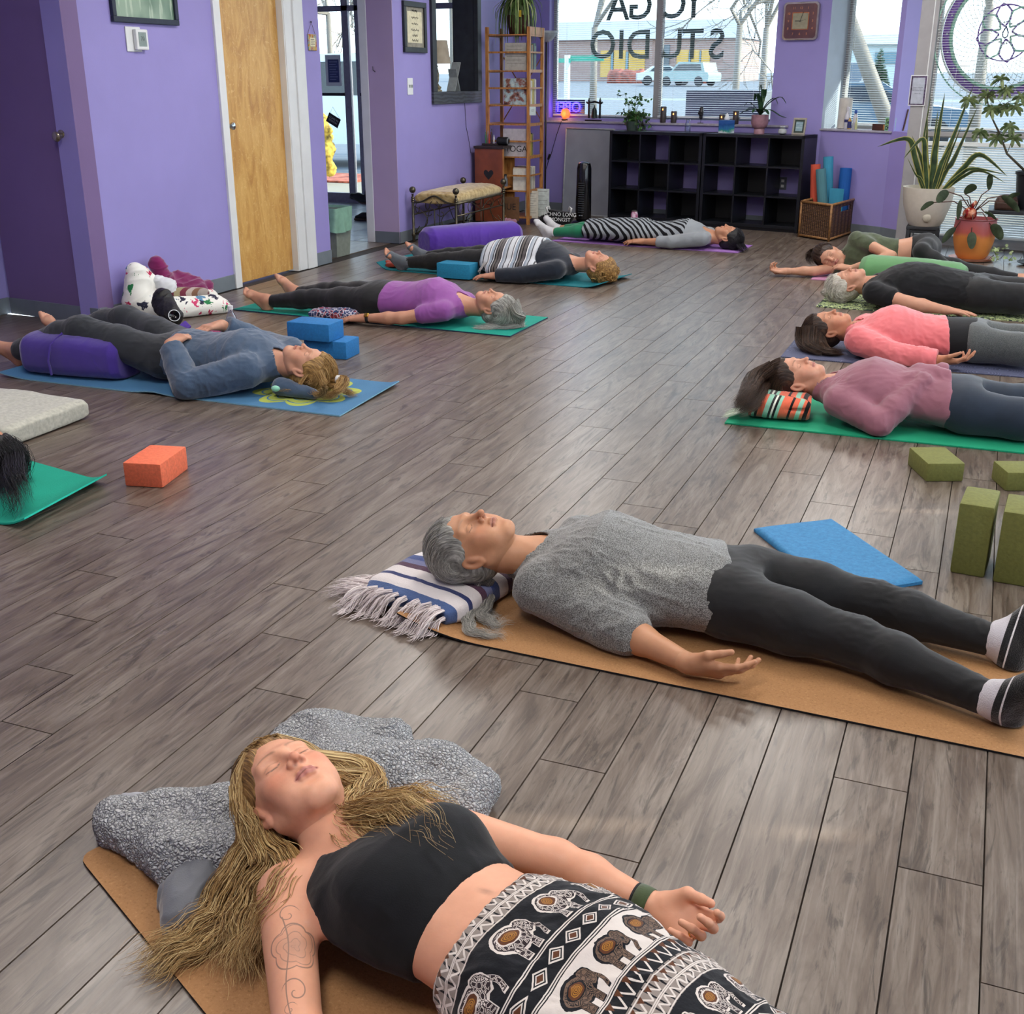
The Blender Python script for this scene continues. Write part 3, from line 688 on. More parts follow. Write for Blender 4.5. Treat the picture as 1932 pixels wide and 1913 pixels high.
# left wall: the room face looks to +x; wall() thickness goes left of A->B so run it towards +y
wall('wall_left',(XW,5.44),(XW,8.17),0,CEIL,.14,PURPLE,holes=[(6.90-5.44,7.69-5.44,0,2.06)])
baseb('baseboard_left',(XW,5.44),(XW,6.83));baseb('baseboard_left_2',(XW,7.93),(XW,8.17))
wall('wall_left_rear',(XW,9.38),(XW,12.46),0,CEIL,.25,PURPLE,holes=[(10.17-9.38,11.14-9.38,1.27,2.62)])
baseb('baseboard_left_rear',(XW,9.38),(XW,12.42));baseb('baseboard_left_end',(XW-.25,9.38),(XW,9.38))
struct(MB().bbox(XW-.33,9.37,0,XW-.25,9.44,CEIL,.006).build('trim_1',WHITE))
# closet wall that faces the camera; its shade is put into a darker purple
DW0,DW1=Vector((-5.705,5.53,0)),Vector((XW,5.44,0))
wall('wall_closet',(-5.705,5.53),(XW,5.44),0,CEIL,.12,wall_paint('purple_closet_shade_tint','#7a6492'))
baseb('baseboard_closet',(-5.705,5.53),(XW+.004,5.44))
wall('wall_left_front',(-5.72,-1.6),(-5.72,5.70),0,CEIL,.14,PURPLE);baseb('baseboard_left_front',(-5.72,2.2),(-5.72,5.53))
wall('wall_front',(4.0,-1.6),(-5.72,-1.6),0,CEIL,.14,wall_paint('pale_rear_wall_paint','#b9b2cf'))
# floor under the recess left of x=-5.02
struct(MB().box(-5.75,-1.6,-.05,-5.02,5.5,0).build('floor_edge',PLANK))
# closet knob
kp=Vector((-5.03,5.452,1.097));kb=MB();Mk=Matrix.Translation(kp)@Matrix.Rotation(R(90+6.5),4,'X')
kb.lathe([(.036,0),(.036,.004),(.030,.010),(.016,.014),(.012,.03),(.020,.036),(.028,.046),(.029,.056),(.022,.064),(.004,.067)],24,Mk)
door_knob_mat=plain('brushed_brass_steel','#a39a86',.25,.95)
_k=kb.build('door_knob',door_knob_mat,auto=40);_k.parent=bpy.data.objects['wall_closet']
# door_1 : birch door with white casing
d1=empty('door_1',(XW-.05,7.3,0));d1['kind']='structure'
def birch():
 t=NT('birch_veneer');v=t.coord('Object',(1,1,.28));f=t.noise(v,9,6,.65,1.2);g=t.noise(t.coord('Object',(1,60,1.2)),4,4,.6);k=t.noise(t.coord('Object',(1,1,.8)),26,5,.7,2)
 b=t.ramp(f,[(.3,srgb('#b17f3f')),(.5,srgb('#cb9d57')),(.7,srgb('#dcb26b'))]);b=t.mix(t.ramp(g,[(.5,(0,0,0,1)),(.8,(.35,)*3+(1,))]),b,srgb('#a8763a'))
 b=t.mix(t.ramp(k,[(.56,(0,0,0,1)),(.66,(.55,)*3+(1,))]),b,srgb('#e6c586'));t.set(base=b,rough=.38,spec=.45);return t.m
BIRCH=birch()
MB().bbox(XW-.09,6.912,.012,XW-.05,7.678,2.04,.003).build('door_leaf',BIRCH,d1,world=True)
c1=MB();c1.bbox(XW-.005,6.83,0,XW+.018,6.905,2.12,.004);c1.build('door_casing',WHITE,d1,world=True)
c1=MB();c1.bbox(XW-.005,7.80,0,XW+.018,7.93,2.12,.004);c1.bbox(XW-.02,7.69,0,XW+.006,7.80,2.12,.004);c1.build('door_casing',WHITE,d1,world=True)
MB().bbox(XW-.005,6.83,2.045,XW+.018,7.93,2.12,.004).build('door_casing',WHITE,d1,world=True)
j=MB();j.box(XW-.14,7.680,0,XW,7.694,2.05);j.box(XW-.14,6.898,0,XW,6.912,2.05);j.box(XW-.14,6.90,2.04,XW,7.69,2.055);j.build('door_jamb',WHITE,d1,world=True)
kb=MB();Mk=Matrix.Translation((XW-.05,6.965,1.095))@Matrix.Rotation(R(90),4,'Y');kb.lathe([(.030,0),(.030,.004),(.012,.012),(.012,.03),(.020,.036),(.026,.046),(.024,.058),(.004,.064)],20,Mk)
kb.build('door_knob',plain('polished_steel','#b8bbc0',.15,1.0),d1,world=True,auto=40)
# ceiling with added fill panels, out of view
struct(MB().box(-5.75,-1.6,CEIL,4.05,12.9,CEIL+.08).build('ceiling',CEILM))
FILLM=plain('glowing_fill_diffuser','#fff6e6',.5);
_lm=FILLM.node_tree.nodes['Principled BSDF']if 'Principled BSDF' in FILLM.node_tree.nodes else[n for n in FILLM.node_tree.nodes if n.type=='BSDF_PRINCIPLED'][0]
_lm.inputs['Emission Color'].default_value=(1,.93,.84,1);_lm.inputs['Emission Strength'].default_value=1.5
for x,y in FILLS:
 e=empty('ceiling_fill',(x,y,CEIL),'added white fill light panel, unseen above the practice floor','lamp','added ceiling fill panels')
 MB().box(-.30,-.6,-.02,.30,-.585,0).box(-.30,.585,-.02,.30,.6,0).box(-.30,-.585,-.02,-.285,.585,0).box(.285,-.585,-.02,.30,.585,0).build('fill_frame',WHITE,e)
 MB().box(-.285,-.585,-.012,.285,.585,-.004).build('diffuser',FILLM,e)
 # ---- facade (street side)
E1=Vector((1,-.2,0)).normalized();N1=Vector((.2,1,0)).normalized()
def fac(x):return 11.468-.2*x
def fac2(x):return 11.02-.2*x
FA=Vector((XW,fac(XW),0));FB=Vector((-1.61,fac(-1.61),0));LA=(FB-FA).length
def sA(x):return(x-XW)*1.0198
wall('wall_street',FA,FB,0,CEIL,.16,PURPLE,holes=[(sA(-4.62),sA(-2.12),1.0,2.62)])
baseb('baseboard_street',FA,FB)
ledge=plain('pale_window_ledge','#a5a2b0',.4)
MA=frame_matrix(FA,FB-FA,(0,0,1))
struct(MB().bbox(sA(-4.70),-.02,.95,sA(-1.93),.10,.972,.004,MA).build('trim_2',ledge))
def window(name,M,s0,s1,z0,z1,mull=(),fr=.035,dep=.05,y0=.09,trans=(),mat=FRAME):
 e=empty(name,M@Vector(((s0+s1)/2,y0,z0)));e['kind']='structure';e.rotation_euler=M.to_euler();f=MB();w=(s1-s0)/2
 f.bbox(-w,0,0,w,dep,fr,.003);f.bbox(-w,0,z1-z0-fr,w,dep,z1-z0,.003);f.bbox(-w,0,fr,-w+fr,dep,z1-z0-fr,.003);f.bbox(w-fr,0,fr,w,dep,z1-z0-fr,.003)
 for m,mw in mull:f.bbox(m-(s0+s1)/2-mw/2,-.005,fr,m-(s0+s1)/2+mw/2,dep,z1-z0-fr,.003)
 for z,tw in trans:f.bbox(-w+fr,-.005,z-z0-tw/2,w-fr,dep,z-z0+tw/2,.003)
 f.build('window_frame',mat,e)
 MB().box(-w+fr,dep*.45,fr,w-fr,dep*.45+.006,z1-z0-fr).build('window_pane',GLASS,e);return e
window('window_1',MA,sA(-4.62),sA(-2.12),.985,2.62,mull=[(sA(-3.385),.075)])
# slatted blinds: every slat is an object sharing one mesh
SLATM=plain('white_blind_slat','#e3e9ea',.35,noise=.01,trans=0.0)
def blind(M,s0,s1,z0,z1,y,label,tilt=8,pitch=.0205,wd=.025,lim=99,group='slatted blinds'):
 e=empty('window_blind',M@Vector(((s0+s1)/2,y,z0)),label,'blind');e.rotation_euler=M.to_euler();w=(s1-s0)/2;H=z1-z0
 sl=MB();c,s_=math.cos(R(tilt))*wd/2,math.sin(R(tilt))*wd/2
 sl.add([(-w,-c,-s_),(w,-c,-s_),(w,0,.0018),(-w,0,.0018),(w,c,s_),(-w,c,s_)],[(0,1,2,3),(3,2,4,5)]);me=sl.mesh('slat');me.materials.append(SLATM)
 n=int((H-.03)/pitch);stuffm=MB()
 for i in range(n):
  if i<lim:
   o=bpy.data.objects.new('slat',me);COL.objects.link(o);o.parent=e;o.location=(0,0,.022+i*pitch)
 MB().bbox(-w,-.012,0,w,.012,.016,.003).build('bottom_rail',SLATM,e);MB().bbox(-w,-.02,H-.035,w,.02,H,.003).build('head_rail',SLATM,e)
 for q in((-.72,.0),(.72,.0))if w>.3 else((-.6,0),(.6,0)):MB().tube([(q[0]*w,-.0135,.01),(q[0]*w,-.0135,H-.02)],.0009,5).build('ladder_cord',SLATM,e)
 return e
blind(MA,sA(-4.585),sA(-3.43),1.02,2.58,.045,'white slatted blind in the left half of the lettered street window')
blind(MA,sA(-3.34),sA(-2.155),1.02,2.58,.045,'white slatted blind in the right half of the lettered street window')
# ---- bay with the small window
C1=Vector((-1.61,11.79,0));C2=Vector((-.93,11.39,0));MB_=frame_matrix(C1,C2-C1,(0,0,1));LB=(C2-C1).length
struct(MB().box(0,0,0,LB,.10,.935,MB_).build('wall_bay',PURPLE))
baseb('baseboard_bay',C1,C2);
struct(MB().bbox(-.005,-.015,.932,LB+.01,.34,.95,.004,MB_).build('trim_3',ledge))
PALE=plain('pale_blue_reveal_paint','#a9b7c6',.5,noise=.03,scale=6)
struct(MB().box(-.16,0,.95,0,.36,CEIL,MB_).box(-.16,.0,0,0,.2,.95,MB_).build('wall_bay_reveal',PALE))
struct(MB().box(LB-.035,.0,.95,LB+.02,.36,CEIL,MB_).build('wall_bay_pier',PURPLE))
window('window_2',MB_,0.0,LB-.035,.95,2.66,fr=.03,y0=.27)
blind(MB_,.03,LB-.065,.985,2.60,.235,'white slatted blind in the narrow window behind the paper towel roll',lim=90)
# ---- right street window, floor to ceiling
K0=Vector((-.93,11.39,0));K1=Vector((-.73,11.166,0));
wall('wall_bay_end',K0,K1,0,.95,.1,wall_paint('purple_lit_face_tint','#9c90d2'));baseb('baseboard_bay_end',K0,K1)  # purple lightened here for the way light falls on this face
MC=frame_matrix((-.73,fac2(-.73),0),E1,(0,0,1))
struct(MB().bbox(-.035,-.05,0,.115,.12,CEIL,.006,MC).build('wall_mullion',FRAME))
struct(MB().bbox(.075,-.058,0,.083,-.048,CEIL,.002,MC).build('trim_4',WHITE))
window('window_3',MC,.10,4.75,.0,2.68,trans=[(.945,.06),(.06,.07)],y0=.0,mull=[(1.55,.06),(3.1,.06)],dep=.06)
struct(MB().bbox(.1,-.05,.925,4.75,.0,.965,.004,MC).build('trim_5',FRAME))
blind(MC,.13,1.50,.985,2.62,-.05,'white slatted blind across the upper mandala window',tilt=6,lim=90)
blind(MC,.13,1.50,.09,.885,-.05,'white slatted blind behind the potted plants, in the lower window',tilt=32,pitch=.0195,lim=60)
# ---- right side wall (out of frame): shaded windows with thin gaps
RW0=(3.0+1.0,fac2(4.0)+.1);wl=(4.0,-1.6)
GAPS=[(3.345,2.03,2.12),(3.345,2.21,2.39),(4.21,2.47,2.585),(5.30,1.98,2.12),(6.84,2.43,2.55),(8.045,2.42,2.56)]
wall('wall_right',(4.0,10.4),(4.0,-1.6),0,CEIL,.14,PURPLE,holes=[(10.4-9.4,10.4-.6,.7,2.64)])
def shade_mat():
 m=bpy.data.materials.new('translucent_roller_shade');m.use_nodes=True;t=m.node_tree;t.nodes.clear();o=t.nodes.new('ShaderNodeOutputMaterial')
 a=t.nodes.new('ShaderNodeBsdfTranslucent');a.inputs[0].default_value=(.88,.93,.97,1);b=t.nodes.new('ShaderNodeBsdfDiffuse');b.inputs[0].default_value=(.8,.8,.78,1);mx=t.nodes.new('ShaderNodeMixShader');mx.inputs[0].default_value=.3
 t.links.new(a.outputs[0],mx.inputs[1]);t.links.new(b.outputs[0],mx.inputs[2]);t.links.new(mx.outputs[0],o.inputs[0]);return m
side_window=empty('window_4',(0,0,0));side_window['kind']='structure'
SHADE=shade_mat()
wall('window_shade',(4.03,9.4),(4.03,.6),.7,2.64,.004,SHADE,holes=[(9.4-y-.012,9.4-y+.012,a,b)for y,a,b in GAPS],parent=side_window)
# thin slab over the partition end, tinted for the warm light there
struct(MB().box(XW-.25,9.374,0,XW,9.381,CEIL).build('wall_partition_end',wall_paint('partition_end_light_tint','#bba6c9')))
# ---------------------------------------------------------------- mats under the people
def matmat(name,col,pat=None):
 if name in MATS:return MATS[name]
 t=NT(name);v=t.coord('Object');c=srgb(col);f=t.noise(v,6,3);g=t.vor(v,240,'F1')
 b=t.ramp(f,[(.3,tuple(x*.9 for x in c[:3])+(1,)),(.7,c)])
 if pat:b=pat(t,v,b)
 t.set(base=b,rough=.75,spec=.3);t.bump(g,.25,.002);MATS[name]=t.m;return t.m
def cork(t,v,b):
 f=t.noise(v,160,3,.7);k=t.vor(v,90);b=t.mix(t.ramp(f,[(.55,(0,0,0,1)),(.68,(.55,)*3+(1,))]),b,srgb('#7d5836'));return t.mix(t.ramp(f,[(.3,(.35,)*3+(1,)),(.42,(0,0,0,1))]),b,srgb('#d3a877'))
def mat_obj(name,mat,corners,th,label,edge=None,curl=None,rounded=0.0,nu=40,nv=14,group=None):
 """flat or curled mat: corners near-left, near-right, far-right, far-left; curl(u, v) -> lift"""
 P=[Vector((c[0],c[1],0))for c in corners];mb=MB();N=[]
 def at(u,v):return(P[0]*(1-u)+P[1]*u)*(1-v)+(P[3]*(1-u)+P[2]*u)*v
 def top(u,v,o):
  p=at(u,v)
  if rounded:
   du,dv=min(u,1-u)*(P[1]-P[0]).length,min(v,1-v)*(P[3]-P[0]).length
   if du<rounded and dv<rounded:
    cu,cv=rounded-du,rounded-dv;L=max(cu,cv,1e-6);h=math.hypot(cu,cv);s=L/h if h>0 else 1
    ctr=at(min(max(u,rounded/(P[1]-P[0]).length),1-rounded/(P[1]-P[0]).length),min(max(v,rounded/(P[3]-P[0]).length),1-rounded/(P[3]-P[0]).length));p=ctr+(p-ctr)*s
  z=.001+(curl(u,v)if curl else 0)+o;return Vector((p.x,p.y,z))
 b=len(mb.v);mb.grid(lambda u,v:top(u,v,th),nu,nv);mb.cur=1 if edge else 0
 n=len(mb.v);vs=[top(i/(nu-1),j/(nv-1),0)for j in range(nv)for i in range(nu)];mb.v+=[tuple(v)for v in vs]
 for j in range(nv-1):
  for i in range(nu-1):mb.f.append((n+j*nu+i,n+(j+1)*nu+i,n+(j+1)*nu+i+1,n+j*nu+i+1));mb.mi.append(mb.cur)
 ring=[(i,0)for i in range(nu)]+[(nu-1,j)for j in range(1,nv)]+[(i,nv-1)for i in range(nu-2,-1,-1)]+[(0,j)for j in range(nv-2,0,-1)]
 for(i,j),(k,l)in zip(ring,ring[1:]+ring[:1]):mb.f.append((n+j*nu+i,n+l*nu+k,l*nu+k,j*nu+i));mb.mi.append(mb.cur)
 o=mb.build('yoga_mat',[mat,edge]if edge else[mat]);o.data.polygons.foreach_set('use_smooth',np.ones(len(o.data.polygons),bool));o.data.set_sharp_from_angle(angle=R(40))
 return solo(o,label,'mat',group)
CORK=matmat('tan_cork_mat','#a87c52',cork);BLACKRUB=matmat('black_rubber','#1c1c20')
def cc(u0,w_,h_,side=0):return lambda u,v:h_*max(0,1-(u if side==0 else 1-u)/w_)**2
# grey-haired woman's cork mat, corner lifted at the head end
mat_obj('m',CORK,[(-1.345,2.47),(.62,2.415),(.62,3.04),(-1.33,3.09)],.005,'tan cork yoga mat with black underside beneath the grey sweater woman',BLACKRUB,curl=lambda u,v:.045*max(0,1-u/.13)**2*max(0,1-v/.35),nu=60)
_d=Vector((.893,-.45,0)).normalized();_n=Vector((.45,.893,0)).normalized();_p=Vector((-1.462,1.372,0))
mat_obj('m',CORK,[tuple((_p)[:2]),tuple((_p+_d*1.85)[:2]),tuple((_p+_d*1.85+_n*.665)[:2]),tuple((_p+_n*.665)[:2])],.005,'tan cork yoga mat with rounded corner under the long blonde woman',BLACKRUB,rounded=.03,nu=90,nv=40)
mat_obj('m',matmat('green_mat','#1d9a72'),[(-.947,4.76),(1.0,4.80),(1.0,5.42),(-.94,5.38)],.006,'bright green yoga mat under the woman in the mauve top')
def slate_pat(t,v,b):
 w_=t.vor(v,5.5,'F1');r=t.math('SINE',t.math('MULTIPLY',w_,130.0));return t.mix(t.ramp(r,[(.75,(0,0,0,1)),(.95,(.45,)*3+(1,))]),b,srgb('#8c93b5'))
mat_obj('m',matmat('slate_mat','#4a4e68',slate_pat),[(-.94,6.12),(.95,6.12),(.95,6.73),(-.94,6.73)],.005,'slate blue patterned yoga mat under the pink sweater woman')
def leafy_pat(t,v,b):
 f=t.noise(v,16,2,.5,3.0);return t.mix(t.ramp(f,[(.47,(0,0,0,1)),(.50,(1,1,1,1)),(.58,(1,1,1,1)),(.61,(0,0,0,1))]),b,srgb('#b9c98f'))
mat_obj('m',matmat('leafy_mat','#2f3d36',leafy_pat),[(-.975,7.66),(.95,7.62),(.95,8.2),(-.96,8.24)],.006,'dark yoga mat with pale green swirls under the woman in the black tee')
mat_obj('m',matmat('rose_mat','#b983a6'),[(-1.17,8.74),(.75,8.72),(.75,9.32),(-1.16,9.34)],.005,'dusty rose yoga mat under the woman lying on her side')
mat_obj('m',matmat('violet_mat','#9a6fb8'),[(-3.70,10.04),(-1.955,9.90),(-1.93,10.42),(-3.66,10.52)],.005,'violet yoga mat under the woman in the zebra striped dress')
mat_obj('m',matmat('teal_mat','#12717c'),[(-4.40,7.98),(-2.52,7.77),(-2.43,8.34),(-4.34,8.52)],.006,'dark teal yoga mat with curled ends under the blanket covered woman',curl=lambda u,v:.05*max(0,1-u/.06)**2+.025*max(0,(u-.93)/.07)**2)
mat_obj('m',matmat('seagreen_mat','#12907f'),[(-4.45,6.14),(-2.48,6.05),(-2.47,6.65),(-4.42,6.74)],.007,'sea green yoga mat with dark underside beneath the purple shirt woman',matmat('navy_rubber','#2e4258'))
def lotus_pat(t,v,b):
 m=t.n('Mapping');m.inputs['Location'].default_value=(-.62,0,0);t.l(v,m.inputs[0]);p=m.outputs[0];s=t.n('SeparateXYZ');t.l(p,s.inputs[0])
 r=t.math('SQRT',t.math('ADD',t.math('POWER',s.outputs[0],2.0),t.math('POWER',s.outputs[1],2.0)));an=t.math('ARCTAN2',s.outputs[1],s.outputs[0])
 pet=t.math('ADD',t.math('MULTIPLY',t.math('ABSOLUTE',t.math('SINE',t.math('MULTIPLY',an,4.0))),.07),.19);ins=t.math('LESS_THAN',r,pet)
 ln=t.math('GREATER_THAN',t.math('SINE',t.math('ADD',t.math('MULTIPLY',r,120.0),t.math('MULTIPLY',t.math('ABSOLUTE',t.math('SINE',t.math('MULTIPLY',an,4.0))),-5.0))),.86)
 f=t.math('MULTIPLY',ins,t.math('SUBTRACT',1.0,ln));return t.mix(f,b,srgb('#a9b657'))
mat_obj('m',matmat('lotus_mat','#4a7ba3',lotus_pat),[(-4.50,4.22),(-2.55,4.23),(-2.565,4.83),(-4.48,4.85)],.006,'blue yoga mat with yellow green lotus print under the blue sweater woman',matmat('light_blue_rubber','#7fb0c9'),curl=lambda u,v:.02*max(0,1-u/.1)**2+.012*math.exp(-((u-.48)/.04)**2)*max(0,1-v*3)+.015*max(0,(u-.97)/.03)*v)
_a,_b=W(0,1008),W(204,914)
mat_obj('m',matmat('turquoise_mat','#159a82'),[(-3.75,2.68),(_a.x+.05,2.66),(_b.x,_b.y),(-3.75,3.30)],.007,'turquoise yoga mat with curled end at the left edge of the room',matmat('bright_turquoise_rubber','#2fd3b8'),curl=lambda u,v:.035*max(0,(u-.86)/.14)**2)
# ---------------------------------------------------------------- P1 : blonde woman, crop top, printed trousers
def P(o):return tuple(o)
Z3=(0,0,1)
def person(body,label):body['label']=label;body['category']='person';return body
h1=Head((-1.048,1.499,.177),(-.918,.384,.10),(.043,-.157,.987),1.0)
arms=[dict(sh=(-.965,1.335,.10),el=(-.80,1.11,.055),wr=(-.62,.93,.05),hand=dict(d=(.75,-.65,0),p=(0,0,1),t=(-.6,-.7,0))),dict(sh=(-.815,1.60,.10),el=(-.585,1.648,.052),wr=(-.385,1.605,.042),hand=dict(d=(.93,-.34,.04),p=(-.05,-.62,.75),t=(.2,.7,.6),curl=(.55,.75,.95,1.05),thumb=.0,s=1.08))]
legs=[dict(hip=(-.50,1.235,.10),kn=(-.13,1.03,.11),an=(.22,.86,.07),foot=dict(toe=(.3,-.5,.8),side=(.5,.8,0))),dict(hip=(-.44,1.385,.10),kn=(-.09,1.25,.11),an=(.28,1.10,.07),foot=dict(toe=(.5,.0,.8),side=(-.2,-.9,0)))]
f1=Fig((-.915,1.452,.118),(-.385,1.30,.10),(.28,.96,0),arms,legs,h1,w=.98,h=1.0,tone='#dfa587',hs=.92)
def p1col(V,C):
 nv=np.exp(-(((V-np.array([-.60,1.36,.19]))/np.array([.012,.006,.05]))**2).sum(1));return C*(1-.4*nv[:,None])
def tattoo_skin():
 """skin with a rose and scroll tattoo; attribute uvw = (along arm, around arm, mask)"""
 m=SKIN.copy();m.name='tattooed_skin';t=NT.__new__(NT);t.m=m;t.t=m.node_tree;t.b=[n for n in t.t.nodes if n.type=='BSDF_PRINCIPLED'][0];M=t.math
 s=t.n('SeparateXYZ');t.l(t.attr('uvw','Vector'),s.inputs[0]);U,V_,K=s.outputs
 def polar(u0,v0):
  a,b=M('SUBTRACT',U,u0),M('SUBTRACT',V_,v0);return M('SQRT',M('ADD',M('MULTIPLY',a,a),M('MULTIPLY',b,b))),M('ARCTAN2',b,a)
 def line(x,w):return M('LESS_THAN',M('ABSOLUTE',x),w)
 r,th=polar(.150,.004);pet=M('ADD',.036,M('MULTIPLY',M('ABSOLUTE',M('SINE',M('MULTIPLY',th,2.5))),.008));q=M('DIVIDE',r,pet)
 sp=M('FRACT',M('ADD',M('MULTIPLY',q,3.2),M('ADD',M('MULTIPLY',th,.159),M('MULTIPLY',M('SINE',M('MULTIPLY',th,3.0)),.22))));inside=M('LESS_THAN',q,1.0)
 ink=M('MAXIMUM',line(M('SUBTRACT',q,1.0),.03),M('MULTIPLY',inside,M('MULTIPLY',line(M('SUBTRACT',sp,.5),.07),.8)));ink=M('MAXIMUM',ink,M('MULTIPLY',inside,M('MULTIPLY',M('SUBTRACT',1.05,q),.55)))
 for u0,v0,R0,sg in((.088,.010,.020,1.0),(.232,.010,.026,-1.0),(.262,.022,.014,1.0)):
  r,th=polar(u0,v0);f=M('FRACT',M('SUBTRACT',M('MULTIPLY',r,1.15/R0),M('MULTIPLY',th,.159*sg)));ink=M('MAXIMUM',ink,M('MULTIPLY',M('LESS_THAN',r,R0),line(M('SUBTRACT',f,.5),.055)))
 ln=line(M('SUBTRACT',V_,M('ADD',.020,M('MULTIPLY',M('SINE',M('MULTIPLY',U,34.0)),.006))),.0012);ink=M('MAXIMUM',ink,M('MULTIPLY',ln,M('MULTIPLY',M('GREATER_THAN',U,.09),M('LESS_THAN',U,.28))))
 old=t.b.inputs['Base Color'].links[0].from_socket;t.l(t.mix(M('MULTIPLY',M('MULTIPLY',ink,K),.62),old,srgb('#4a4d4c')),t.b.inputs['Base Color']);return m
def p1uv(V):
 a,b=np.array(arms[0]['sh']),np.array(arms[0]['el']);ax=unit(b-a);q=V-a;t=q@ax;rad=q-t[:,None]*ax;out=unit(np.array([.38,-.10,.92]));sd=unit(np.cross(ax,out));ov=np.cross(sd,ax)
 return np.stack([t,np.arctan2(rad@sd,rad@ov)*.045,((np.linalg.norm(rad,axis=1)<.075)&(t>.02)&(t<.33)).astype(float)],1)
b1=person(f1.body('person',SKIN,h=.0055,hh=.0021,hd=.0028,colors=p1col,colkw=dict(lips='#b5706a',brow='#5d4634',blush=.75,browa=.75),headkw=dict(jaw=1.02,full=1.08)),'person with long wavy blonde hair in black crop top and elephant print trousers, eyes closed')
b1.data.materials[0]=tattoo_skin();_P1=np.array([v.co for v in b1.data.vertices]);_at=b1.data.attributes.new('uvw','FLOAT_VECTOR','POINT');_at.data.foreach_set('vector',p1uv(_P1).astype(np.float32).ravel())
BLACKK=fabric('black_knit_cotton','#15161a',.9,1200,.25,.2,.15);BLACKL=fabric('black_stretch_leggings','#17181b',.72,1500,.2,.12,.2)
sh0,sh1=np.array(arms[0]['sh']),np.array(arms[1]['sh']);axd=unit(f1.pel-f1.neck)
TORSO1=[(0,.075,.05,.05),(.07,.13,.062,.06),(.16,.158,.088,.075),(.28,.158,.122,.082),(.38,.150,.112,.080),(.52,.132,.084,.072),(.64,.138,.082,.072),(.8,.165,.092,.085),(.92,.170,.092,.088),(1,.150,.080,.085)]
f1.tab=TORSO1
f1.garment('crop_top',BLACKK,b1,['torso'],add=.006,h=.0045,cut=[(f1.neck+axd*.285,axd)],sub=[(h1.w((0,-.0,-.10)),f1.neck+axd*.03+np.array([0,0,.035]),.060,.068,.008),(sh0+np.array([-.02,-.03,.02]),sh0+np.array([-.035,-.06,.10]),.055,.07,.006),(sh1+np.array([.0,.03,.02]),sh1+np.array([-.0,.06,.10]),.05,.06,.006)],extra=lambda S:(S.el(f1.neck+axd*.17+np.array([-.02,-.075,.06]),(.075,.07,.055),k=.03),S.el(f1.neck+axd*.17+np.array([.02,.075,.06]),(.075,.07,.055),k=.03)),fold=folds(.0016,3,9,26,(1,.5,1)))
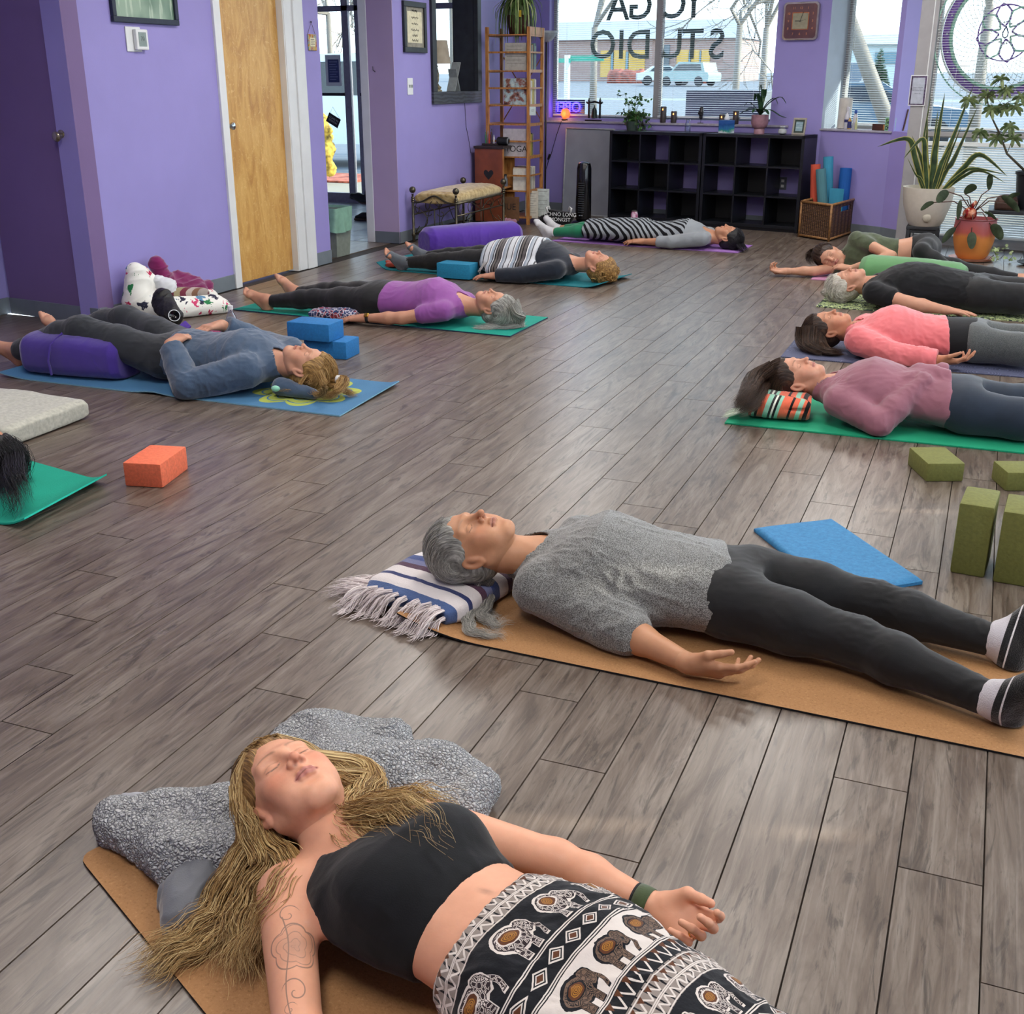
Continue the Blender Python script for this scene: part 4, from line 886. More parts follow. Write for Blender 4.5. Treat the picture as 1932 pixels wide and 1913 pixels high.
# printed trousers: borders, lozenge bands and elephants drawn by the weave
def elephant_mat():
 t=NT('printed_harem_cotton');a=t.attr('uvw','Vector');s=t.n('SeparateXYZ');t.l(a,s.inputs[0]);U,V_=s.outputs[0],s.outputs[1]
 M=t.math;INK=srgb('#101219');WHT=srgb('#d5ccc6');BRN=srgb('#5a3520');OCH=srgb('#a3702c')
 fr=lambda x:M('FRACT',x)
 def tri(x,n):return M('MULTIPLY',M('ABSOLUTE',M('SUBTRACT',fr(M('MULTIPLY',x,n)),.5)),2.0)
 def band(lo,hi):return M('MULTIPLY',M('GREATER_THAN',V_,lo),M('LESS_THAN',V_,hi))
 def loz(v0,h,n,k): # lozenge lines
  y=M('ABSOLUTE',M('DIVIDE',M('SUBTRACT',V_,v0),h));d=M('ADD',y,tri(U,n));return d
 base=t.mix(0.0,INK,INK)
 def over(b,mask,col):return t.mix(mask,b,col)
 def lt(x,y):return M('LESS_THAN',x,y)
 def gt(x,y):return M('GREATER_THAN',x,y)
 def mul(*x):
  r=x[0]
  for q in x[1:]:r=M('MULTIPLY',r,q)
  return r
  # repeat along V: period .30 m
 per=.300;vv=M('MULTIPLY',fr(M('DIVIDE',V_,per)),per);V_=vv
 # border 0-.058 : triangles between beaded lines
 b=base
 b=over(b,mul(band(0,.055),gt(M('ABSOLUTE',M('SUBTRACT',tri(U,55),M('DIVIDE',V_,.028))),.0),gt(tri(U,55),.2)),srgb('#8f857f'))
 b=over(b,mul(band(.006,.026),lt(M('ABSOLUTE',M('SUBTRACT',tri(U,38),M('DIVIDE',M('SUBTRACT',V_,.006),.020))),.16)),WHT)
 b=over(b,mul(band(.006,.026),lt(M('ADD',tri(U,38),M('DIVIDE',M('SUBTRACT',V_,.006),.020)),.55)),BRN)
 b=over(b,mul(band(.034,.050),lt(M('ABSOLUTE',M('SUBTRACT',tri(U,46),M('DIVIDE',M('SUBTRACT',V_,.034),.016))),.2)),WHT)
 for v0 in(.004,.029,.032,.053,.142,.146,.186,.190,.264,.268):b=over(b,lt(M('ABSOLUTE',M('SUBTRACT',V_,v0)),.0011),WHT)
 # dark elephant band .056-.140 and light elephant band .192-.262
 def eleph(b,v0,v1,n,line,fill,ph,bg=None):
  if bg is not None:b=over(b,band(v0,v1),bg)
  h=v1-v0;x=M('MULTIPLY',M('SUBTRACT',fr(M('ADD',M('MULTIPLY',U,n),ph)),.5),1.0/n);y=M('SUBTRACT',V_,(v0+v1)/2);bd=band(v0,v1)
  wob=M('MULTIPLY',M('SUBTRACT',t.noise(a,60,2),.5),.010)
  def ell(cx,cy,rx,ry):return M('ADD',M('SQRT',M('ADD',M('POWER',M('DIVIDE',M('SUBTRACT',x,cx),rx),2.0),M('POWER',M('DIVIDE',M('SUBTRACT',y,cy),ry),2.0))),M('DIVIDE',wob,rx))
  bodyd=ell(-.004,-.004,.026,h*.30);headd=ell(.026,-.006,.013,h*.22);leg1=M('MAXIMUM',M('DIVIDE',M('ABSOLUTE',M('ADD',x,.018)),.0062),M('DIVIDE',M('ABSOLUTE',M('SUBTRACT',y,h*.24)),h*.21));leg2=M('MAXIMUM',M('DIVIDE',M('ABSOLUTE',M('SUBTRACT',x,.008)),.0062),M('DIVIDE',M('ABSOLUTE',M('SUBTRACT',y,h*.24)),h*.21))
  trunk=M('MAXIMUM',M('DIVIDE',M('ABSOLUTE',M('SUBTRACT',x,M('ADD',.036,M('MULTIPLY',M('SINE',M('MULTIPLY',y,130.0)),.003)))),.0036),M('DIVIDE',M('ABSOLUTE',M('SUBTRACT',y,h*.12)),h*.28))
  d=M('MINIMUM',M('MINIMUM',bodyd,headd),M('MINIMUM',M('MINIMUM',leg1,leg2),trunk))
  b=over(b,mul(bd,lt(d,1.18)),line);b=over(b,mul(bd,lt(d,1.0)),fill)
  scr=lt(M('ABSOLUTE',M('SUBTRACT',t.vor(a,130,'DISTANCE_TO_EDGE'),.10)),.05);b=over(b,mul(bd,lt(d,.92),scr),line)
  sad=ell(-.004,-h*.12,.017,h*.15);b=over(b,mul(bd,lt(sad,1.0)),BRN);b=over(b,mul(bd,lt(sad,.72),gt(M('SINE',M('MULTIPLY',sad,34.0)),-.2)),OCH);b=over(b,mul(bd,lt(M('ABSOLUTE',M('SUBTRACT',sad,1.03)),.09)),line)
  return b
 b=eleph(b,.058,.138,9.5,WHT,srgb('#30262a'),.2);
 # lozenge band .150-.184
 d=loz(.166,.015,22,1);b=over(b,mul(band(.149,.183),lt(M('ABSOLUTE',M('SUBTRACT',d,.8)),.10)),WHT);b=over(b,mul(band(.149,.183),lt(d,.46)),BRN);b=over(b,mul(band(.149,.183),lt(M('ABSOLUTE',M('SUBTRACT',d,.46)),.07)),WHT)
 b=eleph(b,.193,.262,10.5,INK,srgb('#6f5a4c'),.55,WHT)
 b=over(b,mul(band(.270,.298),lt(M('ABSOLUTE',M('SUBTRACT',tri(U,34),M('DIVIDE',M('SUBTRACT',V_,.270),.028))),.14)),WHT);b=over(b,mul(band(.270,.298),lt(M('ADD',tri(U,34),M('DIVIDE',M('SUBTRACT',V_,.270),.028)),.5)),BRN)
 t.set(base=b,rough=.85,spec=.2,sheen=.15);v=t.coord('Object');t.bump(t.noise(v,70,3,.6),.35,.004);return t.m
ELEPH=elephant_mat()
def trouser_uv(o,origin,ax,side):
 me=o.data;n=len(me.vertices);a=np.empty(n*3,np.float32);me.vertices.foreach_get('co',a);V=a.reshape(-1,3).astype(float)
 q=V-np.array(origin);al=q@unit(ax);sd=q@unit(side);up=q[:,2];arc=np.arctan2(sd,up+.02)*.15
 wv=vnoise(V*7)*.018+vnoise(V*16+5)*.006;uv=np.stack([arc+wv,al+.012*np.cos(arc*9)+wv*.8,np.zeros(n)],1).astype(np.float32)
 at=me.attributes.new('uvw','FLOAT_VECTOR','POINT');at.data.foreach_set('vector',uv.ravel())
waist=f1.neck+axd*.345
tr=f1.garment('trousers',ELEPH,b1,['torso',('leg',0),('leg',1)],add=.010,loose=.03,h=.005,cut=[(waist,-axd)],tabmul=(1.03,1.0),extra=lambda S:(S.rc(np.array([-.40,1.32,.08]),np.array([-.12,1.14,.09]),.13,.12,k=.05),S.rc(np.array([-.12,1.14,.09]),np.array([.2,.98,.07]),.12,.09,k=.05)),fold=folds(.0058,5,8,20,(1,.8,1)))
trouser_uv(tr,waist,axd,(.28,.96,0))
# watch band and ring
a1=arms[1];wq=np.array(a1['wr']);wa=unit(wq-np.array(a1['el']));Mw=frame_matrix(wq-wa*.022,wa,(0,-.3,1))
Mb=Mw@Matrix.Rotation(R(90),4,'Y')
w_=MB();w_.lathe([(.0262,-.013),(.0292,-.013),(.0300,0),(.0292,.013),(.0262,.013)],32,Mb,cap=False);w_.add(*(lambda n:([Mb@Vector((.0262*math.cos(2*math.pi*i/n),.0262*math.sin(2*math.pi*i/n),z))for z in(-.013,.013)for i in range(n)],[(i,n+i,n+(i+1)%n,(i+1)%n)for i in range(n)]))(32))
w_.build('watch_band',fabric('olive_strap','#4a5a3a',.7,900),b1,True,world=True)
w_=MB();w_.lathe([(.0262,-.0178),(.0285,-.0178),(.0285,-.0135),(.0262,-.0135)],32,Mb,cap=False);w_.build('hair_elastic',plain('black_elastic','#17171a',.7),b1,True,world=True)
kd=unit((.93,-.34,.04));_p0=np.array((-.05,-.62,.75));kp_=unit(_p0-kd*(_p0@kd));kt=np.cross(kd,kp_);kt=kt*np.sign(kt@np.array((.2,.7,.6)))
rk=wq+(kd*.083+kt*-.010)*.94;rd=unit(kd*math.cos(.76)+kp_*math.sin(.76));Mr=frame_matrix(rk+rd*.020,rd,kt)@Matrix.Rotation(R(90),4,'Y')
MB().lathe([(.0088,-.0022),(.0100,-.0018),(.0104,0),(.0100,.0018),(.0088,.0022)],24,Mr,cap=False).build('gold_ring',plain('gold_metal','#d6a64a',.2,1.0),b1,True,world=True)
# hair
BL=hair_mat('blonde_hair','#4a3524','#8a683f','#c39d62');BLS=strand_mat('blonde_strand','#6b4e30','#b08d58','#e2c993')
G1=hair_cap(h1,r=(.084,.100,.092),face=(.070,.080,.100),fc=(0,.090,-.030))
cap_mesh('hair',h1,BL,b1,h=.0035,G=G1)
def L(*p):return[tuple(q)for q in p]
hw=h1.w
S_=[comb(h1,1500,12,1,th=(28,200),ph=80,r=(.086,.102,.094),frizz=.004)]
S_[0]=S_[0]
Kn=22
def setk(Pp,k):
 n=Pp.shape[0];t0=np.linspace(0,1,Pp.shape[1]);t1=np.linspace(0,1,k);return np.stack([[np.interp(t1,t0,Pp[i,:,j])for j in range(3)]for i in range(n)]).transpose(0,2,1)
S_[0]=setk(S_[0],Kn)
def hl(px,py,z):return tuple(W(px,py,z))
# the near side: hair from the temple falls behind the ear and sweeps down-left over mat and floor
G=[]
G.append((L(hw((.075,.02,.05)),hw((.085,-.03,.0)),hl(505,1610,.10),hl(470,1680,.05),hl(400,1760,.02),hl(330,1800,.02),hl(260,1850,.015)),420,.020,.040))
G.append((L(hw((.07,.03,.06)),hw((.088,-.02,.01)),hl(490,1600,.12),hl(520,1620,.12),hl(470,1700,.06),hl(450,1790,.03),hl(420,1850,.02)),420,.02,.045))
G.append((L(hw((.06,.04,.07)),hw((.088,.0,.02)),hl(470,1590,.12),hl(420,1660,.08),hl(400,1720,.04),hl(330,1770,.03),hl(250,1815,.02)),260,.015,.03))
G.append((L(hw((.07,.0,.03)),hl(510,1590,.13),hl(560,1630,.14),hl(520,1700,.13),hl(470,1790,.05),hl(480,1860,.02)),260,.014,.035))
# temple to ear sweep, light streaks
G.append((L(hw((.03,.062,.078)),hw((.07,.03,.06)),hw((.088,-.01,.02)),hw((.085,-.03,-.03)),hl(500,1620,.10)),420,.014,.022))
G.append((L(hw((-.03,.062,.078)),hw((-.07,.03,.06)),hw((-.088,-.01,.02)),hw((-.10,-.02,-.02)),hl(700,1500,.10),hl(720,1520,.12)),420,.014,.03))
# the far side: hair folds over the shoulder onto the black top
G.append((L(hw((-.075,.02,.03)),hl(690,1440,.14),hl(700,1500,.12),hl(690,1535,.15),hl(720,1560,.19),hl(780,1580,.215),hl(830,1640,.205)),420,.02,.05))
G.append((L(hw((-.08,.0,.0)),hl(710,1460,.12),hl(650,1540,.17),hl(700,1530,.20),hl(760,1520,.225),hl(800,1560,.215),hl(825,1620,.20)),380,.02,.05))
G.append((L(hl(690,1450,.14),hl(660,1520,.17),hl(640,1570,.17),hl(690,1590,.185),hl(740,1600,.19)),120,.015,.04))
G.append((L(hl(720,1500,.14),hl(780,1500,.20),hl(830,1510,.20),hl(860,1545,.18)),100,.015,.04))
for i,(g,n,r0,r1)in enumerate(G):S_.append(lock(g,n,Kn,r0,r1,.012,40+i,wave=.006,wl=.07))
strands('hair_strands',np.concatenate(S_),.00065,BLS,b1)
# ---------------------------------------------------------------- P2 : grey-haired woman, heather sweater
h2=Head((-1.217,2.692,.183),(-.965,-.263,.016),(.07,-.197,.978),1.02)
arms=[dict(sh=(-1.00,2.655,.105),el=(-.765,2.60,.055),wr=(-.545,2.497,.045),hand=dict(d=(.97,-.08,-.02),p=(.05,.75,.65),t=(0,-.5,.8),curl=(.25,.35,.5,.6),thumb=.2,s=1.0)),dict(sh=(-1.0,3.0,.115),el=(-.76,3.02,.07),wr=(-.55,3.03,.05),hand=dict(d=(1,-.05,0),p=(0,0,1),t=(0,1,0)))]
legs=[dict(hip=(-.50,2.75,.105),kn=(-.17,2.69,.085),an=(.16,2.555,.06),foot=dict(toe=(.35,-.35,.85),side=(0,1,.3),toes=False)),dict(hip=(-.47,2.93,.105),kn=(-.15,2.935,.085),an=(.165,2.875,.06),foot=dict(toe=(.35,.35,.85),side=(0,-1,.3),toes=False))]
T2=[(0,.08,.05,.05),(.07,.14,.07,.06),(.16,.185,.105,.08),(.28,.19,.145,.085),(.38,.18,.135,.085),(.52,.165,.115,.08),(.64,.165,.11,.08),(.8,.175,.105,.088),(.92,.170,.098,.090),(1,.145,.080,.085)]
f2=Fig((-1.055,2.80,.125),(-.44,2.845,.10),(0,1,0),arms,legs,h2,tone='#c08d6b',neckr=.056,tab=T2,bulk=1.06,hs=.98)
b2=person(f2.body('person',SKIN,h=.007,hh=.0024,hd=.003,feet=False,headkw=dict(nose=1.25,jaw=1.0),colkw=dict(lips='#a8705f',brow='#8b7f74',blush=.55,browa=.45)),'person with grey hair in heather grey sweater and black leggings, head on striped blanket')
HEATH=fabric('heather_grey_knit','#50504f',.9,700,.1,.4,.4,9,heather=.42)
def sleeve_to(i,frac,add,loose=0.0,f=None,k=.03):
 def fn(S):
  a=f.arms[i];sh,el,wr=(np.array(a[q],float)for q in('sh','el','wr'));S.rc(sh,el,.048*f.b+add+loose,.040*f.b+add+loose,k=k)
  e=el+(wr-el)*frac;ax=unit(wr-el);S.rc(el,el+(e-el)*.55,.040*f.b+add+loose,.036*f.b+add+loose*.8,k=.02);r=.036*f.b+add+loose*.7;S.loft(el+(e-el)*.5,e,np.cross(ax,(0,0,1)),[(0,r,r,r),(1,r*.93,r*.93,r*.93)],k=.015)
 return fn
ax2=unit(f2.pel-f2.neck);el2=arms[0]['el']
f2.garment('sweater',HEATH,b2,['torso'],add=.012,h=.0055,cut=[(f2.neck+ax2*.525+np.array([0,0,0]),ax2+np.array([0,.25,0]))],sub=[(h2.w((0,-.01,-.09)),f2.neck+np.array([.012,0,.015]),.058,.061,.006)],coll=(.55,.012),extra=lambda S:(sleeve_to(0,.30,.014,.012,f2)(S),sleeve_to(1,.95,.014,.01,f2)(S),S.rc((-.92,2.70,.12),(-.72,2.74,.11),.085,.09,k=.05)),fold=folds(.0052,8,7,21,(.8,.9,1),pts=[((-.88,2.66,.15),.13,1.6),(el2,.10,1.3)]))
cuffs=lambda S:None
hb=f2.neck+ax2*.50
f2.garment('leggings',BLACKL,b2,['torso',('leg',0),('leg',1)],add=.004,h=.006,cut=[(f2.neck+ax2*.49,-ax2)],legkw=dict(to=.93),fold=folds(.0014,9,9,30,(1,1,1),pts=[((-.16,2.69,.14),.07,2.5),((-.13,2.93,.14),.07,2.5),((.12,2.57,.08),.05,3.0),((.12,2.88,.08),.05,3)]),loose=.002)
def sockmat(name,base,st):
 t=NT(name);s=t.n('SeparateXYZ');t.l(t.attr('uvw','Vector'),s.inputs[0]);t.set(base=t.ramp(s.outputs[0],st,'CONSTANT'),rough=.95,sheen=.5,spec=.1);v=t.coord('Object');t.bump(t.noise(v,420,2),.8,.004);return t.m
SOCK=sockmat('striped_fuzzy_sock',0,[(0,srgb('#c9c5cc')),(.036,srgb('#17181b')),(.052,srgb('#e2dfe2')),(.058,srgb('#17181b'))])
for l in legs:
 S=SDF();an=np.array(l['an']);kn=np.array(l['kn']);d=unit(an-kn);S.rc(an-d*.012,an+d*.0,.042,.040,k=.01);kw=dict(l['foot']);kw.pop('toes');foot(S,an,d,toes=False,s=1.07,**kw);S.plane(an-d*.030,-d,.004);S.plane((0,0,.008),(0,0,-1),.01)
 o=sdf_obj('sock',S,.004,SOCK,b2,folds(.0012,4,20,40));me=o.data;n=len(me.vertices);a=np.empty(n*3,np.float32);me.vertices.foreach_get('co',a);a=a.reshape(-1,3);u=(a-(an-d*.03))@d;at=me.attributes.new('uvw','FLOAT_VECTOR','POINT');at.data.foreach_set('vector',np.stack([u,u*0,u*0],1).astype(np.float32).ravel())
GR=hair_mat('grey_hair','#4e4e4c','#8d8d88','#c5c4be');GRS=strand_mat('grey_strand','#6e6d6a','#a5a49e','#dad8d0')
cap_mesh('hair',h2,GR,b2,h=.004,G=hair_cap(h2,r=(.083,.100,.090),face=(.072,.082,.094),fc=(0,.090,-.036)))
C2_=setk(comb(h2,1500,12,5,th=(28,222),r=(.085,.103,.094),frizz=.004),18)
H2=[C2_]
for i,(g,n,r0,r1,wv)in enumerate([(L(h2.w((.05,-.08,-.04)),hl(905,1105,.06),hl(890,1140,.035),hl(880,1180,.02),hl(900,1200,.012),hl(930,1195,.015),hl(960,1205,.01)),260,.018,.016,.008),(L(h2.w((.05,-.08,-.05)),hl(915,1110,.05),hl(925,1135,.04),hl(905,1160,.025),hl(935,1180,.02),hl(960,1170,.015)),220,.018,.016,.008),(L(h2.w((.04,-.085,-.02)),hl(890,1120,.05),hl(910,1150,.02),hl(940,1165,.015)),160,.018,.02,.008)]):H2.append(lock(g,n,18,r0,r1,.006,70+i,wave=wv,wl=.06))
strands('hair_strands',np.concatenate(H2),.00045,GRS,b2)
# ---------------------------------------------------------------- P3 : brunette, mauve top, navy leggings
def neckcut(f,h,r=.012,dz=.02,low=0.0):return(h.w((0,-.01,-.09)),f.neck+(f.pel-f.neck)*.02+unit(f.pel-f.neck)*low+np.array([0,0,dz*.6]),f.nr+.002,f.nr+.004+r*.35,.006)
h3=Head((-.706,5.049,.159),(-.963,-.215,.163),(.202,-.178,.963),1.0)
arms=[dict(sh=(-.49,4.885,.115),el=(-.315,4.815,.055),wr=(-.165,4.97,.215),hand=None),dict(sh=(-.49,5.22,.12),el=(-.29,5.33,.09),wr=(-.10,5.14,.225),hand=None)]
legs=[dict(hip=(.02,4.955,.11),kn=(.43,4.93,.09),an=(.80,4.93,.06),foot=dict(toe=(.4,-.3,.85),side=(0,1,0))),dict(hip=(.03,5.14,.11),kn=(.45,5.19,.10),an=(.82,5.24,.06),foot=dict(toe=(.4,.3,.85),side=(0,-1,0)))]
T3=[(0,.08,.05,.05),(.07,.14,.08,.06),(.16,.178,.12,.08),(.28,.178,.152,.085),(.38,.168,.14,.082),(.52,.150,.115,.075),(.64,.152,.108,.075),(.8,.175,.115,.09),(.92,.180,.118,.095),(1,.16,.105,.09)]
f3=Fig((-.555,5.05,.125),(.06,5.05,.11),(0,1,0),arms,legs,h3,tone='#c7937a',tab=T3,bulk=1.08)
b3=person(f3.body('person',SKIN,h=.009,hh=.0027,hd=.0045,headkw=dict(nose=1.0),colkw=dict(lips='#b3746a',brow='#4a362c',blush=.4)),'person in mauve long sleeved top and navy leggings, dark hair over a rolled blanket')
MAUVE=fabric('mauve_jersey','#93606f',.8,900,.08,.2,.3,8)
ax3=unit(f3.pel-f3.neck)
f3.garment('long_sleeved_top',MAUVE,b3,['torso',('arm',0,2),('arm',1,2)],add=.010,h=.0065,cut=[(f3.neck+ax3*.50,ax3+np.array([0,.12,.12]))],sub=[neckcut(f3,h3,.010,.03)],coll=(.45,.009),loose=.004,extra=lambda S:(S.rc((-.19,5.06,.225),(-.07,5.02,.225),.045,.035,k=.02),S.rc((-.22,4.99,.21),(-.14,5.05,.225),.038,.034,k=.02)),fold=folds(.0030,12,8,24,(1,.8,1),pts=[((-.30,4.84,.07),.08,2.2),((-.17,4.96,.21),.07,2.0),((-.47,4.93,.17),.08,1.4)]))
NAVY=fabric('navy_leggings','#1f2c3d',.7,1500,.12,.1,.25)
f3.garment('leggings',NAVY,b3,['torso',('leg',0),('leg',1)],add=.005,h=.008,cut=[(f3.neck+ax3*.42,-ax3)],fold=folds(.0008,2,9,30),legkw=dict(to=.95),tabmul=(.97,.96))
DKB=hair_mat('dark_brown_hair','#1a1210','#34251e','#5a4334');DKS=strand_mat('dark_brown_strand','#1d1512','#3a2a22','#5e4636')
cap_mesh('hair',h3,DKB,b3,h=.0045,G=hair_cap(h3,face=(.071,.080,.098),fc=(0,.090,-.033)))
H3=[setk(comb(h3,1100,10,9,th=(28,205),r=(.086,.104,.096),frizz=.004),16)]
for i,(g,n,r0,r1)in enumerate([(L(h3.w((0,.03,.11)),h3.w((0,-.02,.17)),hl(1405,752,.14),hl(1386,772,.10)),420,.06,.02),(L(h3.w((0,-.04,.11)),h3.w((0,-.05,.17)),hl(1405,762,.12),hl(1384,776,.09)),420,.07,.02),(L(h3.w((-.05,.04,.08)),h3.w((-.05,-.02,.13)),h3.w((-.04,-.04,.18)),hl(1400,765,.11)),420,.035,.022),(L(h3.w((-.07,.02,.04)),h3.w((-.07,-.03,.10)),hl(1420,768,.10),hl(1390,778,.09)),380,.035,.02),(L(h3.w((-.06,-.06,.04)),h3.w((-.05,-.08,.11)),hl(1420,772,.08),hl(1392,780,.07)),300,.035,.02),(L(h3.w((.04,.04,.10)),h3.w((.04,-.02,.16)),hl(1402,748,.15),hl(1384,764,.12)),340,.04,.018)]):H3.append(lock(g,n,16,r0,r1,.008,90+i,wave=.004,wl=.08))
strands('hair_strands',np.concatenate(H3),.0006,DKS,b3)
# ---------------------------------------------------------------- P4 : pink sweater
h4=Head((-.745,6.413,.119),(-.965,-.24,-.003),(.03,-.20,.975),1.0)
arms=[dict(sh=(-.56,6.24,.10),el=(-.36,6.145,.055),wr=(-.14,6.14,.05),hand=dict(d=(.95,-.15,.05),p=(.1,.3,.9),t=(0,-.9,.3),curl=(.5,.4,.4,.7),thumb=.4)),dict(sh=(-.56,6.6,.10),el=(-.34,6.70,.06),wr=(-.12,6.73,.05),hand=dict(d=(1,0,0),p=(0,0,1),t=(0,1,0)))]
legs=[dict(hip=(.02,6.33,.11),kn=(.43,6.28,.10),an=(.80,6.24,.06),foot=dict(toe=(.4,-.3,.85),side=(0,1,0))),dict(hip=(.02,6.51,.11),kn=(.44,6.54,.10),an=(.82,6.58,.06),foot=dict(toe=(.4,.3,.85),side=(0,-1,0)))]
f4=Fig((-.585,6.42,.105),(.06,6.42,.105),(0,1,0),arms,legs,h4,tone='#bb8568',tab=T3,bulk=1.05,h=.96)
b4=person(f4.body('person',SKIN,h=.010,hh=.003,hd=.0045,headkw=dict(nose=1.0),colkw=dict(lips='#ad6a5c',brow='#3d2c24',blush=.4)),'person in coral pink sweater and dark grey leggings with brown hair')
PINK=fabric('coral_pink_fleece','#dd7378',.85,700,.08,.25,.4,7);ax4=unit(f4.pel-f4.neck)
f4.garment('sweater',PINK,b4,['torso'],add=.016,h=.0075,cut=[(f4.neck+ax4*.455,ax4+np.array([0,.15,.1]))],sub=[neckcut(f4,h4,.012,.03)],coll=(.40,.010),extra=lambda S:(sleeve_to(0,.93,.012,.012,f4)(S),sleeve_to(1,.9,.012,.012,f4)(S)),fold=folds(.0045,21,7,22,(1,.8,1),pts=[((-.36,6.17,.1),.12,1.8),((-.2,6.2,.12),.08,1.6)]))
f4.garment('undershirt',BLACKK,b4,['torso'],add=.009,h=.009,cut=[(f4.neck+ax4*.60,ax4),(f4.neck+ax4*.40,-ax4)],fold=folds(.001,2))
GLEG=fabric('charcoal_heather_leggings','#3c4143',.8,900,.1,.2,.3,heather=.12)
f4.garment('leggings',GLEG,b4,['torso',('leg',0),('leg',1)],add=.006,h=.009,cut=[(f4.neck+ax4*.56,-ax4)],fold=folds(.0016,6,9,26),legkw=dict(to=.95),tabmul=(1,1))
cap_mesh('hair',h4,DKB,b4,h=.005,G=hair_cap(h4,r=(.084,.103,.095),face=(.071,.080,.098),fc=(0,.090,-.033)))
H4=[setk(comb(h4,900,10,19,th=(28,215),r=(.087,.104,.098),frizz=.004),12)]
for i,(g,n,r0,r1)in enumerate([(L(h4.w((.05,.03,.09)),h4.w((.08,-.02,.09)),hl(1530,655,.04),hl(1560,668,.015)),380,.05,.05),(L(h4.w((.07,.0,.05)),h4.w((.095,-.05,.04)),hl(1560,664,.03),hl(1595,666,.015)),340,.035,.035),(L(h4.w((.0,.0,.115)),h4.w((.03,-.07,.12)),hl(1525,655,.03),hl(1545,664,.015)),380,.06,.05)]):H4.append(lock(g,n,12,r0,r1,.006,190+i))
strands('hair_strands',np.concatenate(H4),.0007,DKS,b4)
# ---------------------------------------------------------------- P5 : black tee, silver bun
h5=Head((-.815,7.893,.125),(-.96,-.167,-.22),(-.2,-.25,.94),1.02)
arms=[dict(sh=(-.63,7.70,.11),el=(-.40,7.60,.075),wr=(-.18,7.585,.05),hand=dict(d=(1,.05,-.05),p=(0,0,-1),t=(0,1,.1),curl=(.1,.1,.1,.15),thumb=.2)),dict(sh=(-.63,8.1,.11),el=(-.40,8.22,.07),wr=(-.18,8.24,.05),hand=dict(d=(1,0,0),p=(0,0,-1),t=(0,-1,0)))]
legs=[dict(hip=(.02,7.78,.12),kn=(.42,7.76,.11),an=(.80,7.74,.06),foot=dict(toe=(.4,-.3,.85),side=(0,1,0))),dict(hip=(.02,8.0,.12),kn=(.44,8.06,.11),an=(.82,8.1,.06),foot=dict(toe=(.4,.3,.85),side=(0,-1,0)))]
T5=[(0,.09,.06,.05),(.07,.15,.085,.06),(.16,.19,.13,.085),(.28,.20,.16,.09),(.38,.20,.165,.09),(.52,.19,.16,.085),(.64,.185,.145,.085),(.8,.195,.125,.095),(.92,.195,.115,.095),(1,.17,.10,.09)]
f5=Fig((-.66,7.89,.115),(.04,7.89,.11),(0,1,0),arms,legs,h5,tone='#c08f76',tab=T5,bulk=1.15,neckr=.058)
b5=person(f5.body('person',SKIN,h=.010,hh=.003,hd=.0045,headkw=dict(nose=1.0,age=1),colkw=dict(lips='#a56d5f',brow='#8f8378',blush=.5,browa=.4)),'person with silver hair in black tee shirt and black trousers')
ax5=unit(f5.pel-f5.neck)
f5.garment('tee_shirt',BLACKK,b5,['torso'],add=.012,h=.008,cut=[(f5.neck+ax5*.62,ax5)],sub=[neckcut(f5,h5,.016,.03)],coll=(.22,.008),extra=lambda S:[S.rc(np.array(a['sh']),np.array(a['sh'])+(np.array(a['el'])-np.array(a['sh']))*.45,.072,.066,k=.03)for a in arms],fold=folds(.0042,31,7,20,(1,.7,1)))
f5.garment('trousers',BLACKL,b5,['torso',('leg',0),('leg',1)],add=.010,h=.010,cut=[(f5.neck+ax5*.55,-ax5)],fold=folds(.0035,32,7,18),legkw=dict(to=.95),tabmul=(.95,.93),loose=.012)
SV=hair_mat('silver_hair','#8e8a80','#bdb9ae','#e2dfd4');SVS=strand_mat('silver_strand','#8f8b82','#c2beb4','#ecebe2')
cap_mesh('hair',h5,SV,b5,h=.005,G=hair_cap(h5,r=(.085,.104,.095),face=(.071,.080,.094),fc=(0,.090,-.036)))
H5=[setk(comb(h5,900,10,29,th=(28,220),r=(.088,.107,.10),frizz=.012),12)]
bunc=h5.w((.01,-.03,.135))
for i in range(7):
 aa=i*.9;g=L(*[tuple(np.array(bunc)+.032*np.array([math.cos(aa+q)*.9,math.sin(aa+q),.5*math.sin(2*q+i)]))for q in np.linspace(0,5,7)]);H5.append(lock(g,60,12,.012,.016,.006,300+i,zmin=.02))
G=SDF().el(tuple(bunc),(.034,.036,.030));sdf_obj('hair_bun',G,.005,SV,b5,folds(.003,3,30,60))
strands('hair_strands',np.concatenate(H5),.0007,SVS,b5)
# ---------------------------------------------------------------- P6 : woman on her side hugging a green bolster
h6=Head((-1.079,8.955,.142),(-.90,-.12,.36),(.2,-.93,.0),.98)
arms=[dict(sh=(-.90,8.98,.285),el=(-.62,8.77,.20),wr=(-.90,8.71,.10),hand=dict(d=(-.75,.35,.1),p=(.2,.2,-.9),t=(-.3,.9,.2),curl=(.4,.5,.5,.5))),dict(sh=(-.93,8.98,.09),el=(-1.17,8.86,.045),wr=(-1.36,8.83,.040),hand=dict(d=(-.97,.0,-.05),p=(0,-.3,.9),t=(0,-.8,.3),curl=(.8,.9,.9,.9)))]
legs=[dict(hip=(-.38,9.00,.245),kn=(-.42,8.72,.25),an=(-.12,8.60,.10),foot=dict(toe=(.75,-.3,-.3),side=(0,.3,1))),dict(hip=(-.38,9.04,.12),kn=(-.02,9.0,.075),an=(.26,9.03,.05),foot=dict(toe=(.9,-.2,-.1),side=(0,.3,1)))]
